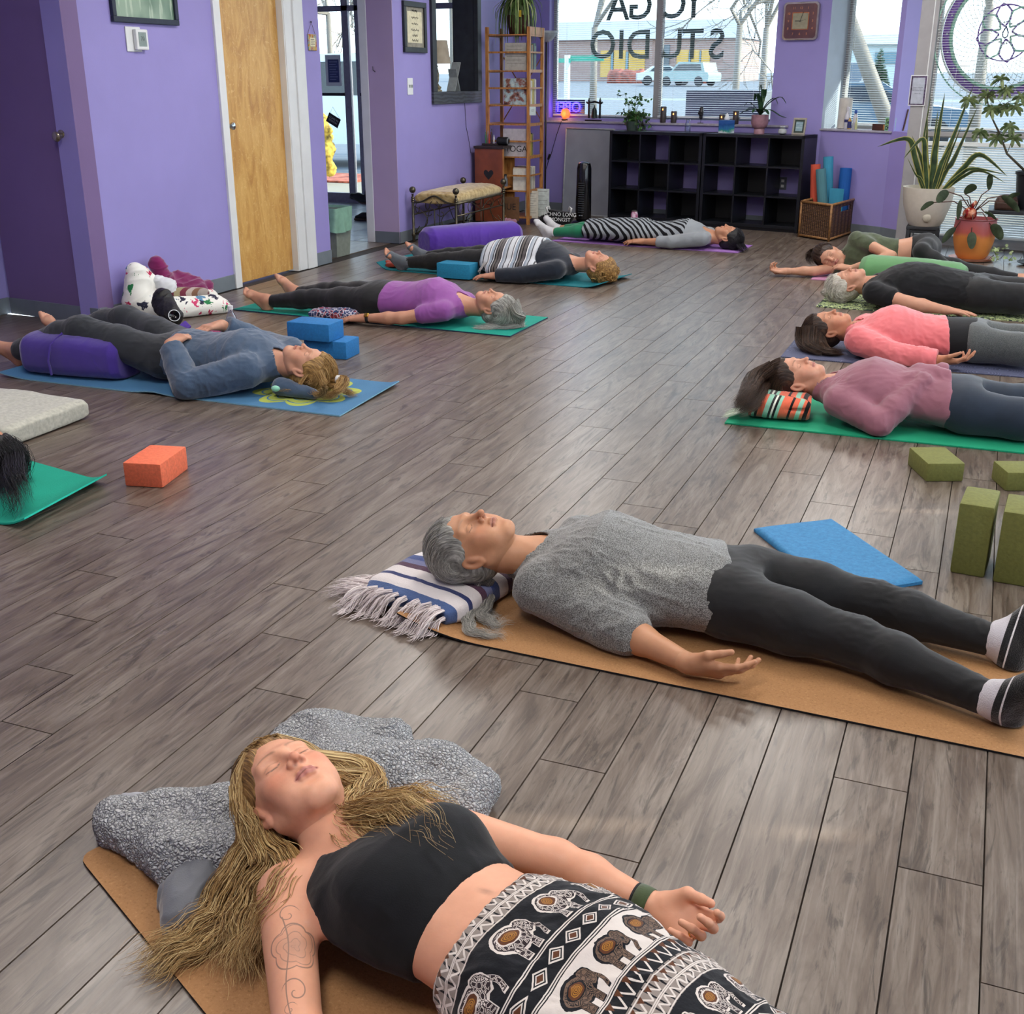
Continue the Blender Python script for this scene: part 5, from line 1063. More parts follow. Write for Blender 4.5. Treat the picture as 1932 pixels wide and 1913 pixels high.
T6=[(0,.08,.06,.06),(.07,.12,.075,.075),(.16,.15,.09,.085),(.28,.145,.105,.085),(.40,.125,.095,.08),(.55,.112,.085,.08),(.7,.13,.09,.085),(.85,.160,.10,.12),(.95,.165,.10,.13),(1,.15,.09,.12)]
f6=Fig((-.935,8.985,.17),(-.36,9.03,.175),(0,.12,1),arms,legs,h6,tone='#c29278',tab=T6,bulk=.95)
b6=person(f6.body('person',SKIN,h=.009,hh=.003,hd=.0045,colkw=dict(lips='#b16f66',brow='#4a382e',blush=.45)),'person asleep on one side in olive cropped tee and black leggings, one arm stretched out')
OLV=fabric('olive_tee','#4f5942',.85,900,.2,.25,.3,22);ax6=unit(f6.pel-f6.neck)
f6.garment('cropped_tee',OLV,b6,['torso'],add=.010,h=.007,cut=[(f6.neck+ax6*.34,ax6)],sub=[neckcut(f6,h6,.010,.0)],coll=(.22,.008),extra=lambda S:[S.rc(np.array(a['sh']),np.array(a['sh'])+(np.array(a['el'])-np.array(a['sh']))*.38,.058,.054,k=.03)for a in arms],fold=folds(.004,41,8,22))
f6.garment('leggings',BLACKL,b6,['torso',('leg',0),('leg',1)],add=.005,h=.008,cut=[(f6.neck+ax6*.43,-ax6)],fold=folds(.0015,42,9,26),legkw=dict(to=.95))
cap_mesh('hair',h6,DKB,b6,h=.005,G=hair_cap(h6,face=(.070,.080,.098),fc=(0,.090,-.033)))
H6=[setk(comb(h6,900,10,39,th=(28,205),r=(.086,.104,.096),frizz=.003),12)]
for i,(g,n,r0,r1)in enumerate([(L(h6.w((.0,-.02,.12)),hl(1530,478,.12),hl(1525,492,.05),hl(1535,500,.015)),260,.04,.03)]):H6.append(lock(g,n,12,r0,r1,.005,390+i))
strands('hair_strands',np.concatenate(H6),.0008,DKS,b6)
G=SDF().loft((-.80,8.60,.115),(-.10,8.47,.105),(.18,1,0),[(0,.09,.09,.09),(.07,.135,.115,.1),(.5,.14,.12,.105),(.93,.135,.115,.1),(1,.09,.09,.09)],k=.02).plane((0,0,.008),(0,0,-1))
o=sdf_obj('bolster',G,.008,fabric('green_bolster_cotton','#5f9160',.8,700,.08,.2,.3,5),None,folds(.002,6,9,20));solo(o,'plump green bolster hugged by the side sleeping woman','bolster')
# ---------------------------------------------------------------- P7 : zebra dress in front of the black cube shelves
h7=Head((-2.084,10.087,.111),(1,.009,-.003),(.004,-.111,.994),1.0)
arms=[dict(sh=(-2.28,9.95,.10),el=(-2.55,9.93,.06),wr=(-2.82,9.97,.05),hand=dict(d=(-1,.02,0),p=(0,.3,-1),t=(0,.9,.4),curl=(.2,.2,.25,.3))),dict(sh=(-2.30,10.30,.10),el=(-2.58,10.38,.06),wr=(-2.83,10.42,.05),hand=dict(d=(-1,0,0),p=(0,0,-1),t=(0,-1,0)))]
legs=[dict(hip=(-2.93,10.08,.11),kn=(-3.36,10.12,.10),an=(-3.76,10.14,.065),foot=dict(toe=(-.5,-.25,.8),side=(0,1,0),toes=False)),dict(hip=(-2.95,10.28,.11),kn=(-3.38,10.32,.10),an=(-3.78,10.38,.065),foot=dict(toe=(-.5,.25,.8),side=(0,-1,0),toes=False))]
f7=Fig((-2.245,10.125,.10),(-2.98,10.18,.10),(0,1,0),arms,legs,h7,tone='#b58467',tab=T3,h=.88,bulk=1.02)
b7=person(f7.body('person',SKIN,feet=False,h=.010,hh=.0035,hd=.005,colkw=dict(lips='#a8695c',brow='#2f231d')),'person in grey tee and black zebra striped dress lying before the black cube shelves')
def zebra():
 t=NT('zebra_striped_jersey');v=t.coord('Object',(1,1,.5));w1=t.wave(v,11,6.5,1.5,.45,'DIAGONAL');f=t.ramp(w1,[(.42,srgb('#15161a')),(.5,srgb('#8f959b'))]);t.set(base=f,rough=.9,spec=.2);return t.m
ZEB=zebra();ax7=unit(f7.pel-f7.neck);GTEE=fabric('mid_grey_tee','#8a9096',.85,900,.1,.25,.3,10)
f7.garment('tee_shirt',GTEE,b7,['torso'],add=.008,h=.008,cut=[(f7.neck+ax7*.42,ax7)],sub=[neckcut(f7,h7,.03,.04,.03)],coll=(.0,.004),extra=lambda S:(sleeve_to(0,.75,.010,.004,f7)(S),sleeve_to(1,.75,.010,.004,f7)(S)),fold=folds(.003,51,8,22))
dress=f7.garment('dress',ZEB,b7,['torso'],add=.013,h=.008,cut=[(f7.neck+ax7*1.16,ax7),(f7.neck+ax7*.19,-ax7)],sub=[((-2.3,9.88,.25),(-2.3,10.35,.25),.07,.07,.01)],extra=lambda S:S.loft(f7.neck+ax7*.60,f7.neck+ax7*1.25,f7.side,[(0,.185,.125,.09),(.3,.20,.125,.09),(.7,.19,.105,.08),(1,.17,.09,.075)],k=.03),fold=folds(.004,52,8,20))
f7.garment('tights',fabric('emerald_tights','#1c7a55',.75,900),b7,[('leg',0),('leg',1)],add=.004,h=.008,cut=[(f7.neck+ax7*1.0,-ax7),(f7.neck+ax7*1.46,ax7)],fold=folds(.001,5),legkw=dict(to=1.0))
def plainsocks(fig,parent,mat,up=.03,toes=False,s=1.06,h=.005):
 for l in fig.legs:
  S=SDF();an=np.array(l['an'],float);kn=np.array(l['kn'],float);d=unit(an-kn);S.rc(an-d*up*1.2,an,.042*fig.b,.039,k=.01);kw=dict(l['foot']);kw.pop('toes',0);foot(S,an,d,toes=False,s=s,**kw);S.plane(an-d*up,-d,.004);S.plane((0,0,fig.zf),(0,0,-1),.01)
  if toes: # toeless sock: the toes stay bare
   tv=unit(l['foot']['toe']);S.plane(an+tv*.135,tv,.004)
  sdf_obj('sock',S,h,mat,parent,folds(.0010,4,20,40))
plainsocks(f7,b7,fabric('white_sock','#cfcfd2',.95,500),up=.05)
BLK=hair_mat('black_hair','#0c0b0d','#17161a','#2c2a30');BLKS=strand_mat('black_strand','#0d0c0e','#1b1a1e','#34323a')
cap_mesh('hair',h7,BLK,b7,h=.006,G=hair_cap(h7,face=(.072,.080,.096),fc=(0,.090,-.034)))
H7=[setk(comb(h7,600,10,49,th=(28,215),r=(.087,.105,.097),frizz=.004),10)]
for i,(g,n,r0,r1)in enumerate([(L(h7.w((.0,-.06,.10)),(-1.95,10.0,.05),(-1.90,9.93,.02)),200,.045,.04)]):H7.append(lock(g,n,10,r0,r1,.005,490+i))
strands('hair_strands',np.concatenate(H7),.0010,BLKS,b7)
# ---------------------------------------------------------------- P8 : navy shirt, woven blanket over the belly
h8=Head((-2.585,8.015,.125),(.95,-.006,-.28),(.28,-.193,.94),1.02)
arms=[dict(sh=(-2.86,7.86,.105),el=(-3.10,7.78,.06),wr=(-3.30,7.75,.05),hand=dict(d=(-1,.03,-.05),p=(0,.1,-1),t=(0,.9,.1),curl=(.15,.2,.2,.25),thumb=.2)),dict(sh=(-2.86,8.24,.105),el=(-3.12,8.33,.07),wr=(-3.35,8.36,.05),hand=dict(d=(-1,0,0),p=(0,0,-1),t=(0,-1,0)))]
legs=[dict(hip=(-3.42,7.98,.12),kn=(-3.80,7.98,.10),an=(-4.16,7.98,.065),foot=dict(toe=(-.75,-.25,.85),side=(0,1,0))),dict(hip=(-3.42,8.19,.12),kn=(-3.80,8.24,.105),an=(-4.13,8.27,.075),foot=dict(toe=(-.75,.1,.9),side=(0,-1,0)))]
f8=Fig((-2.80,8.05,.115),(-3.44,8.08,.11),(0,1,0),arms,legs,h8,tone='#c38f76',tab=T5,bulk=1.05,h=.96,w=.95)
def toered(V,C):return C
b8=person(f8.body('person',SKIN,h=.010,hh=.0032,hd=.0045,headkw=dict(nose=1.0),colkw=dict(lips='#b06c62',brow='#8a6b50',blush=.6,browa=.5)),'person with short blonde curls in navy shirt, striped blanket over the belly')
NVS=fabric('navy_shirt','#18202e',.85,900,.15,.2,.3,12);ax8=unit(f8.pel-f8.neck)
f8.garment('navy_shirt',NVS,b8,['torso'],add=.010,h=.0075,cut=[(f8.neck+ax8*.55,ax8)],sub=[neckcut(f8,h8,.012,.03)],coll=(.22,.008),extra=lambda S:(sleeve_to(0,.93,.012,.006,f8)(S),sleeve_to(1,.93,.012,.006,f8)(S)),fold=folds(.0032,61,8,22))
f8.garment('leggings',BLACKL,b8,['torso',('leg',0),('leg',1)],add=.006,h=.009,cut=[(f8.neck+ax8*.46,-ax8)],fold=folds(.002,62,9,26),legkw=dict(to=.92),tabmul=(.95,.93))
plainsocks(f8,b8,fabric('grey_toeless_sock','#5d646c',.95,500),up=.06,toes=True)
CUR=hair_mat('golden_curls','#5b4022','#8f6b3c','#c9a35f');CURS=strand_mat('golden_strand','#6e5029','#a37c46','#d9b672')
cap_mesh('hair',h8,CUR,b8,h=.0055,G=hair_cap(h8,r=(.088,.106,.100),face=(.071,.080,.094),fc=(0,.090,-.036)),stretch=(90,90,90))
H8=[]
rs=np.random.RandomState(5)
for i in range(46):
 p=R(rs.uniform(-75,75));q=R(rs.uniform(62,205));c0=np.array([.088*math.sin(p),-.016+.107*math.cos(p)*math.cos(q),.037+.10*math.cos(p)*math.sin(q)])
 w0=h8.w(c0);nrm=unit(w0-h8.w((0,-.016,.037)));tx=unit(np.cross(nrm,rs.normal(0,1,3)));ty=np.cross(nrm,tx);g=[tuple(w0+.018*(tx*math.cos(s_*1.3)+ty*math.sin(s_*1.3)-tx)+nrm*.004*s_)for s_ in range(5)];H8.append(lock(g,22,10,.009,.012,.004,500+i,zmin=.012))
strands('hair_strands',np.concatenate(H8),.0009,CURS,b8)
# ---------------------------------------------------------------- P9 : purple tee, long grey hair
h9=Head((-2.669,6.268,.126),(.997,.031,-.068),(.072,-.145,.987),1.0)
arms=[dict(sh=(-2.94,6.12,.105),el=(-3.18,6.05,.06),wr=(-3.43,6.03,.045),hand=dict(d=(-1,.0,-.08),p=(0,.15,-1),t=(0,.9,.1),curl=(.12,.15,.2,.25),thumb=.2)),dict(sh=(-2.94,6.46,.105),el=(-3.20,6.55,.06),wr=(-3.43,6.58,.05),hand=dict(d=(-1,0,0),p=(0,0,-1),t=(0,-1,0)))]
legs=[dict(hip=(-3.50,6.22,.11),kn=(-3.88,6.22,.10),an=(-4.22,6.20,.065),foot=dict(toe=(-.80,-.15,.62),side=(0,1,0))),dict(hip=(-3.50,6.40,.11),kn=(-3.86,6.45,.11),an=(-4.20,6.50,.07),foot=dict(toe=(-.62,.1,.85),side=(0,-1,0)))]
f9=Fig((-2.88,6.29,.112),(-3.53,6.31,.105),(0,1,0),arms,legs,h9,tone='#bf8d73',tab=T3,h=1.0,bulk=1.0)
b9=person(f9.body('person',SKIN,h=.009,hh=.003,hd=.004,headkw=dict(nose=1.0),colkw=dict(lips='#ad6f63',brow='#7d6f64',blush=.45,browa=.45)),'person with long silver grey hair in purple tee and black leggings, watch on wrist')
PUR=fabric('orchid_purple_tee','#8d4f98',.85,900,.1,.25,.3,9);ax9=unit(f9.pel-f9.neck)
f9.garment('tee_shirt',PUR,b9,['torso'],add=.010,h=.007,cut=[(f9.neck+ax9*.50,ax9)],sub=[neckcut(f9,h9,.016,.035,.015)],coll=(.15,.008),extra=lambda S:[S.rc(np.array(a['sh']),np.array(a['sh'])+(np.array(a['el'])-np.array(a['sh']))*.5,.060,.055,k=.03)for a in arms],fold=folds(.0036,71,8,22,(1,.5,1)))
f9.garment('leggings',BLACKL,b9,['torso',('leg',0),('leg',1)],add=.006,h=.008,cut=[(f9.neck+ax9*.44,-ax9)],fold=folds(.0022,72,9,24),legkw=dict(to=.90),tabmul=(.96,.95))
wq=np.array(arms[0]['wr']);wa=unit(wq-np.array(arms[0]['el']));Mb=frame_matrix(wq-wa*.03,wa,(0,-.5,1))@Matrix.Rotation(R(90),4,'Y')
MB().lathe([(.0255,-.010),(.029,-.009),(.029,.009),(.0255,.010)],24,Mb,cap=False).build('watch_strap',plain('black_elastic','#17171a',.7),b9,True,world=True)
MB().bbox(-.014,-.013,.024,.014,.013,.034,.003,frame_matrix(wq-wa*.03,wa,(0,-.7,.8))).build('watch_face',plain('gold_metal','#d6a64a',.2,1.0),b9,True,world=True)
cap_mesh('hair',h9,GR,b9,h=.005,G=hair_cap(h9,r=(.084,.103,.095),face=(.071,.080,.094),fc=(0,.090,-.036)))
H9=[setk(comb(h9,900,10,59,th=(28,205),r=(.088,.107,.100),frizz=.004),14)]
for i,(g,n,r0,r1)in enumerate([(L(h9.w((.04,.04,.11)),h9.w((.03,-.03,.15)),h9.w((.05,-.09,.13)),hl(975,615,.02),hl(935,619,.012)),420,.05,.03),(L(h9.w((.07,.03,.08)),h9.w((.095,-.03,.09)),hl(955,610,.03),hl(920,620,.012),hl(892,618,.012)),420,.035,.022),(L(h9.w((-.02,.04,.12)),h9.w((-.02,-.03,.155)),h9.w((.0,-.10,.13)),hl(985,610,.02)),420,.06,.05),(L(h9.w((.08,.0,.05)),hl(940,612,.03),hl(905,618,.012)),240,.03,.02)]):H9.append(lock(g,n,14,r0,r1,.006,590+i))
strands('hair_strands',np.concatenate(H9),.0008,GRS,b9)
# ---------------------------------------------------------------- P10 : slate blue hooded sweater, knees over the purple bolster
h10=Head((-2.892,4.53,.128),(.953,.20,-.17),(.19,-.074,.98),1.03)
arms=[dict(sh=(-3.13,4.38,.12),el=(-3.36,4.235,.06),wr=(-3.545,4.37,.215),hand=dict(d=(.1,.85,.25),p=(0,.1,-1),t=(-1,.2,0),curl=(.55,.55,.6,.6),thumb=.4)),dict(sh=(-3.13,4.76,.12),el=(-3.36,4.90,.11),wr=(-3.50,4.72,.245),hand=dict(d=(-.35,-.85,.0),p=(0,0,-1),t=(-.9,.2,0),curl=(.35,.35,.4,.4),thumb=.4))]
legs=[dict(hip=(-3.67,4.46,.12),kn=(-4.13,4.43,.225),an=(-4.56,4.42,.085),foot=dict(toe=(-.85,-.2,.5),side=(0,1,0))),dict(hip=(-3.67,4.65,.12),kn=(-4.12,4.75,.22),an=(-4.62,4.80,.085),foot=dict(toe=(-.55,.2,.8),side=(0,-1,0)))]
f10=Fig((-3.06,4.55,.12),(-3.70,4.555,.115),(0,1,0),arms,legs,h10,tone='#c4937a',tab=T3,h=.96,bulk=1.08)
b10=person(f10.body('person',SKIN,h=.008,hh=.0027,hd=.0035,headkw=dict(nose=1.0),colkw=dict(lips='#b2705f',brow='#8a6d50',blush=.5,browa=.5)),'person with golden hair in slate blue sweater, hands folded and knees over a purple bolster')
BLU=fabric('slate_blue_fleece','#43566f',.9,600,.1,.35,.4,9);ax10=unit(f10.pel-f10.neck)
f10.garment('sweater',BLU,b10,['torso'],add=.016,h=.0065,cut=[(f10.neck+ax10*.56,ax10)],sub=[neckcut(f10,h10,.014,.03,.01)],coll=(.45,.014),extra=lambda S:(sleeve_to(0,.90,.012,.018,f10)(S),sleeve_to(1,.90,.012,.018,f10)(S),S.rc((-2.97,4.42,.05),(-2.80,4.42,.03),.045,.028,k=.03)),fold=folds(.0045,81,7,22,(1,.8,1),pts=[((-3.34,4.27,.1),.11,1.8),((-3.15,4.42,.18),.09,1.4)]))
GPT=fabric('charcoal_trousers','#2e3238',.8,1200,.15,.2,.25)
f10.garment('trousers',GPT,b10,['torso',('leg',0),('leg',1)],add=.010,h=.0075,cut=[(f10.neck+ax10*.50,-ax10)],fold=folds(.0032,82,8,22,(1,1,1),pts=[((-4.1,4.43,.25),.1,1.2)]),legkw=dict(to=.93),loose=.012,tabmul=(.96,.95))
GOLD=hair_mat('golden_brown_hair','#5e4429','#93703f','#c9a667');GOLDS=strand_mat('golden_brown_strand','#6b4e2c','#a27d49','#d6b57a')
cap_mesh('hair',h10,GOLD,b10,h=.005,G=hair_cap(h10,r=(.084,.104,.095),face=(.071,.080,.096),fc=(0,.090,-.034)))
H10=[setk(comb(h10,1000,10,69,th=(28,205),r=(.087,.107,.099),frizz=.007),16)]
for i,(g,n,r0,r1)in enumerate([(L(h10.w((.0,-.03,.12)),hl(650,715,.09),hl(640,735,.06),hl(625,748,.03),hl(600,745,.03)),300,.04,.02),(L(h10.w((-.03,-.05,.11)),hl(640,730,.06),hl(655,740,.03),hl(675,745,.02)),220,.03,.02),(L(hl(600,700,.16),hl(615,730,.09),hl(605,748,.04),hl(590,738,.05)),200,.03,.018),(L(h10.w((-.07,.01,.03)),hl(560,735,.05),hl(535,735,.05),hl(520,735,.05)),60,.012,.010)]):H10.append(lock(g,n,16,r0,r1,.007,690+i,wave=.004))
strands('hair_strands',np.concatenate(H10),.0006,GOLDS,b10)
MB().lathe([(.014,-.01),(.020,-.006),(.020,.006),(.014,.01)],16,frame_matrix(hl(638,716,.085),(1,0,0),(0,0,1))@Matrix.Rotation(R(90),4,'Y')).build('white_scrunchie',fabric('white_sock','#cfcfd2'),b10,True,world=True)
MB().sphere(hl(520,733,.06),(.022,.016,.014),14,10).build('mint_scrunchie',fabric('mint_scrunchie','#8fcfb5'),b10,True,world=True)
# ---------------------------------------------------------------- P11 : black-haired person at the left edge, mostly out of frame
h11=Head((-3.30,2.98,.115),(.96,.05,-.1),(.1,0,1),1.0)
f11=Fig((-3.50,2.98,.11),(-4.08,3.0,.11),(0,1,0),[dict(sh=(-3.56,2.82,.1),el=(-3.75,2.78,.06),wr=(-3.9,2.78,.05),hand=dict(d=(-1,0,0),p=(0,0,1),t=(0,-1,0)))],[dict(hip=(-3.85,2.95,.11),kn=(-4.25,2.93,.1),an=(-4.6,2.92,.065),foot=dict(toe=(-.6,0,.8),side=(0,1,0)))],h11,tone='#b58467',tab=T3)
b11=person(f11.body('person',SKIN,h=.012,hh=.004,hd=.006),'person with tousled black hair on turquoise mat, only the hair in view')
f11.garment('shirt',GTEE,b11,['torso',('arm',0,2)],add=.01,h=.012,cut=[],sub=[neckcut(f11,h11,.012,.03)],coll=(.22,.008));
cap_mesh('hair',h11,BLK,b11,h=.0045,G=hair_cap(h11,r=(.088,.106,.100),face=(.071,.080,.096),fc=(0,.090,-.034)))
H11=[setk(comb(h11,1300,12,79,th=(28,205),r=(.092,.110,.104),frizz=.014),16)]
for i,(g,n,r0,r1)in enumerate([(L(h11.w((.0,.02,.12)),hl(30,900,.14),hl(48,925,.09),hl(50,950,.05)),160,.04,.035),(L(h11.w((-.05,-.02,.10)),hl(20,930,.10),hl(35,960,.05),hl(20,975,.02)),160,.04,.03)]):H11.append(lock(g,n,16,r0,r1,.012,790+i))
strands('hair_strands',np.concatenate(H11),.0007,BLKS,b11)
# ================================================================ things
def PY(px,py,y):
 """point at depth y seen at a pixel"""
 d=ray(px,py);return Vector(CAM+d*(y/d[1]))
def solid(name,col,**kw):return plain(name,col,**kw)
def parts(e,name,mb,mat,smooth=False,auto=None):return mb.build(name,mat,e,smooth,True,auto)
UP=Vector((0,0,1));XA=Vector((1,0,0));YA=Vector((0,1,0))
# ---- yoga blocks
def block(c,rz,size,mat,label,z=0,group='foam yoga blocks',tip=None):
 a,b,h=size;M=Matrix.Translation((0,0,0));o=MB().bbox(-a/2,-b/2,0,a/2,b/2,h,.008).build('yoga_block',mat,auto=30);o.location=(c[0],c[1],z);o.rotation_euler=(0,0,rz);tag(o,label,'block',group);return o
def foam(name,c):return plain(name,c,.75,noise=.06,scale=90,bump=.2)
OLIVE=foam('olive_foam','#6d7036');BLUEF=foam('blue_foam','#1d6fae');TEALF=foam('teal_foam','#137aa0');CORALF=foam('coral_foam','#e5714f')
def block_from(p0,p1,p2,h,mat,label,z=0):
 """footprint from three floor corners: p1 is the corner shared by both visible sides"""
 p0,p1,p2=(Vector((p[0],p[1],0))for p in(p0,p1,p2));u=(p0-p1);v=(p2-p1);c=p1+(u+v)/2;a=u.length;rz=math.atan2(u.y,u.x)
 return block((c.x,c.y),rz,(a,v.length,h),mat,label,z)
block_from(W(233,917),W(304,921),W(359,885),.092,CORALF,'coral orange foam block alone on the floor near the left mats')
block_from(W(1711,876),W(1746,909),W(1817,909),.072,OLIVE,'olive foam block lying flat, directly below the mauve top woman')
block_from(W(1869,903),W(1896,927),W(1967,927),.072,OLIVE,'olive foam block lying flat at the right edge of the floor')
ob1=W(1794,1078);ob2=W(1858,1093)
block((.085,3.525),R(-5),(.098,.175,.225),OLIVE,'olive foam block standing upright, nearest the blue pad')
block((.205,3.50),R(-4),(.098,.175,.225),OLIVE,'olive foam block standing upright between two others')
block((.325,3.48),R(-4),(.098,.175,.225),OLIVE,'olive foam block standing upright, cut by the right edge of the frame')
bx_,by_=W(566,655,.1),W(660,660,.1)
block((-3.20,5.27),R(4),(.25,.165,.095),BLUEF,'blue foam block, lower one of the stacked pair')
block((-3.275,5.235),R(2),(.255,.165,.095),BLUEF,'blue foam block, upper one of the stacked pair',z=.0955)
block((-3.63,7.83),R(-2),(.275,.16,.11),TEALF,'teal foam block beside the legs of the blanket covered woman',z=.008)
# blue foam pad
c_=[W(1422,1003),W(1567,984),W(1740,1103),(W(1422,1003)+W(1740,1103)-W(1567,984))]
S=SDF();mp=[Vector((p[0],p[1],0))for p in c_]
def padz(u,v):return .018+.002*vnoise(np.array([[u*5,v*5,3.3]]))[0]
mb=MB();mb.grid(lambda u,v:(lambda p:Vector((p.x,p.y,padz(u,v)-.008*max(0,(1-min(u,1-u,v,1-v)*40))+.012*max(0,v-.93)*8*0)))((mp[0]*(1-u)+mp[1]*u)*(1-v)+(mp[3]*(1-u)+mp[2]*u)*v),36,36)
bm_n=len(mb.v);ring=[(i,0)for i in range(36)]+[(35,j)for j in range(1,36)]+[(i,35)for i in range(34,-1,-1)]+[(0,j)for j in range(34,0,-1)]
idx=[j*36+i for i,j in ring];base=[Vector((mb.v[k][0],mb.v[k][1],.001))for k in idx];b0=len(mb.v);mb.v+=[tuple(p)for p in base]
for a in range(len(idx)):b=(a+1)%len(idx);mb.f.append((b0+a,b0+b,idx[b],idx[a]));mb.mi.append(0)
mb.f.append(tuple(b0+a for a in range(len(idx)))[::-1]);mb.mi.append(0)
padm=NT('sky_blue_foam_pad');v=padm.coord('Object');f1_=padm.noise(v,60,4,.7);f2_=padm.vor(v,14);padm.set(base=padm.ramp(f1_,[(.3,srgb('#246a9c')),(.7,srgb('#3582b4'))]),rough=.7);padm.bump(padm.math('ADD',f1_,padm.math('MULTIPLY',padm.math('LESS_THAN',f2_,.07),-.8)),.35,.004)
solo(mb.build('foam_pad',padm.m,auto=50),'flat sky blue foam pad on the floor beyond the grey sweater woman','pad')
# ---- blankets
def stripes(name,axis,stops,scale=1.0,rough=.95,bump=.5,offs=0.0,weave=260,attr=None,jag=.0015):
 t=NT(name);v=t.attr('uvw','Vector')if attr else t.coord('Object');s=t.n('SeparateXYZ');t.l(v,s.inputs[0]);x=s.outputs[axis]
 x=t.math('ADD',x,t.math('MULTIPLY',t.math('SUBTRACT',t.noise(v,500,1),.5),jag));x=t.math('FRACT',t.math('ADD',t.math('MULTIPLY',x,scale),offs));b=t.ramp(x,stops,'CONSTANT')
 t.set(base=b,rough=rough,spec=.1,sheen=.3);t.bump(t.noise(t.coord('Object'),weave,2),bump,.003);return t
def setuvw(o,fn):
 me=o.data;n=len(me.vertices);a=np.empty(n*3,np.float32);me.vertices.foreach_get('co',a);a=a.reshape(-1,3).astype(float);at=me.attributes.new('uvw','FLOAT_VECTOR','POINT');at.data.foreach_set('vector',fn(a).astype(np.float32).ravel())
 # folded striped blanket under the grey-haired woman's head
ub=unit(np.array([.30,-.42,0]));ubn=np.array([ub[1],-ub[0],0]);
e2=np.array([.97,-.243,0]);e1=np.array([-.243,-.97,0]) # e2 along the stripes towards the camera, e1 across
cB=np.array([-1.315,2.735,.0])
S=SDF();MRr=np.array([[e1[0],e2[0],0],[e1[1],e2[1],0],[0,0,1]])
S.loft(cB-e1*.20+[0,0,.04],cB+e1*.19+[0,0,.04],e2,[(0,.15,.02,.04),(.1,.16,.035,.04),(.5,.17,.045,.04),(.9,.17,.035,.04),(1,.15,.015,.04)],k=.02,pw=4)
S.plane((0,0,.008),(0,0,-1),.01)
NVB=[(0,srgb('#d9d2d2')),(.10,srgb('#2b3566')),(.17,srgb('#d9d2d2')),(.26,srgb('#4c2f45')),(.32,srgb('#d9d2d2')),(.42,srgb('#35457c')),(.50,srgb('#6b6f92')),(.56,srgb('#4c2f45')),(.62,srgb('#d9d2d2')),(.72,srgb('#2b3566')),(.76,srgb('#d9d2d2')),(.86,srgb('#4a5f8c')),(.93,srgb('#d9d2d2'))]
t=stripes('navy_striped_blanket',0,NVB,1/.42,attr=True,offs=.0)
bk=sdf_obj('folded_blanket',S,.006,t.m,None,folds(.0025,3,8,18));setuvw(bk,lambda a:np.stack([(a-cB)@e1+.2,(a-cB)@e2,a[:,2]],1))
fr_=[];rs=np.random.RandomState(3)
for i in range(46):
 u=rs.uniform(-.17,.15);p0=cB+e1*.19+e2*u+[0,0,rs.uniform(.02,.07)];dd=unit(e1*1.0-e2*rs.uniform(-.1,1.3)*(1-(u+.17)*2.2));ln=rs.uniform(.06,.13)
 g=[tuple(p0),tuple(p0+dd*ln*.35+[0,0,.0]),tuple(p0+dd*ln*.75-[0,0,.04]),tuple(p0+dd*ln+[0,0,-.07])];fr_.append(lock(g,14,9,.006,.010,.010,900+i,zmin=.008,flat=.8))
for i in range(16):
 p0=cB-e2*.165+e1*rs.uniform(.05,.2)+[0,0,.03];dd=unit(-e2+e1*rs.uniform(.2,.9));ln=rs.uniform(.08,.16);fr_.append(lock([tuple(p0),tuple(p0+dd*ln*.5),tuple(p0+dd*ln-[0,0,.03])],14,9,.006,.011,.008,960+i,zmin=.004,flat=.8))
FRG=strand_mat('cotton_fringe','#cfc3c4','#ddd3d3','#efe8e6',.9)
bk=solo(bk,'folded white blanket with navy and plum stripes under the grey haired head','blanket')
def adopt(o,p):
 o.parent=p;o.matrix_parent_inverse=Matrix.LocRotScale(p.location,p.rotation_euler,None).inverted();return o
adopt(strands('fringe',np.concatenate(fr_),.0013,FRG),bk)
# rolled blanket under the mauve woman's head
S=SDF().loft((-.875,4.93,.065),(-.615,4.96,.06),(0,1,0),[(0,.08,.045,.055),(.12,.10,.055,.055),(.5,.105,.056,.055),(.9,.10,.052,.055),(1,.08,.04,.05)],k=.02,pw=2.6).plane((0,0,.008),(0,0,-1),.01)
for q in(-.82,-.74,-.66):pass
S.rc((-.90,4.84,.068),(-.58,4.87,.066),.006,.006,k=.012,op='S')
MX=[(0,srgb('#15171a')),(.06,srgb('#dd6a4e')),(.20,srgb('#8fc4ae')),(.25,srgb('#15171a')),(.29,srgb('#dd6a4e')),(.38,srgb('#8fc4ae')),(.46,srgb('#2a2c2c')),(.50,srgb('#dfe2d6')),(.53,srgb('#15171a')),(.57,srgb('#8fc4ae')),(.62,srgb('#dd6a4e')),(.76,srgb('#15171a')),(.80,srgb('#dd6a4e')),(.88,srgb('#8fc4ae')),(.95,srgb('#dd6a4e'))]
t=stripes('coral_mint_woven_blanket',0,MX,1/.27,attr=True)
rb=sdf_obj('rolled_blanket',S,.005,t.m,None,folds(.003,13,10,26));setuvw(rb,lambda a:np.stack([a[:,0]+.9+.25*(a[:,2]-.06)*np.sign(a[:,1]-4.9),a[:,1],a[:,2]],1));rb=solo(rb,'rolled coral, mint and black woven blanket under the brunette head','blanket')
fr_=[lock([(-.875,4.88+.02*i-.06,.05),(-.92,4.88+.02*i-.06,.03),(-.97,4.87+.02*i-.06,.012)],24,8,.008,.016,.006,1000+i)for i in range(6)]
adopt(strands('fringe',np.concatenate(fr_),.0011,strand_mat('pale_mint_fringe','#b6c9b8','#d3ddcc','#e8ece0',.9)),rb)
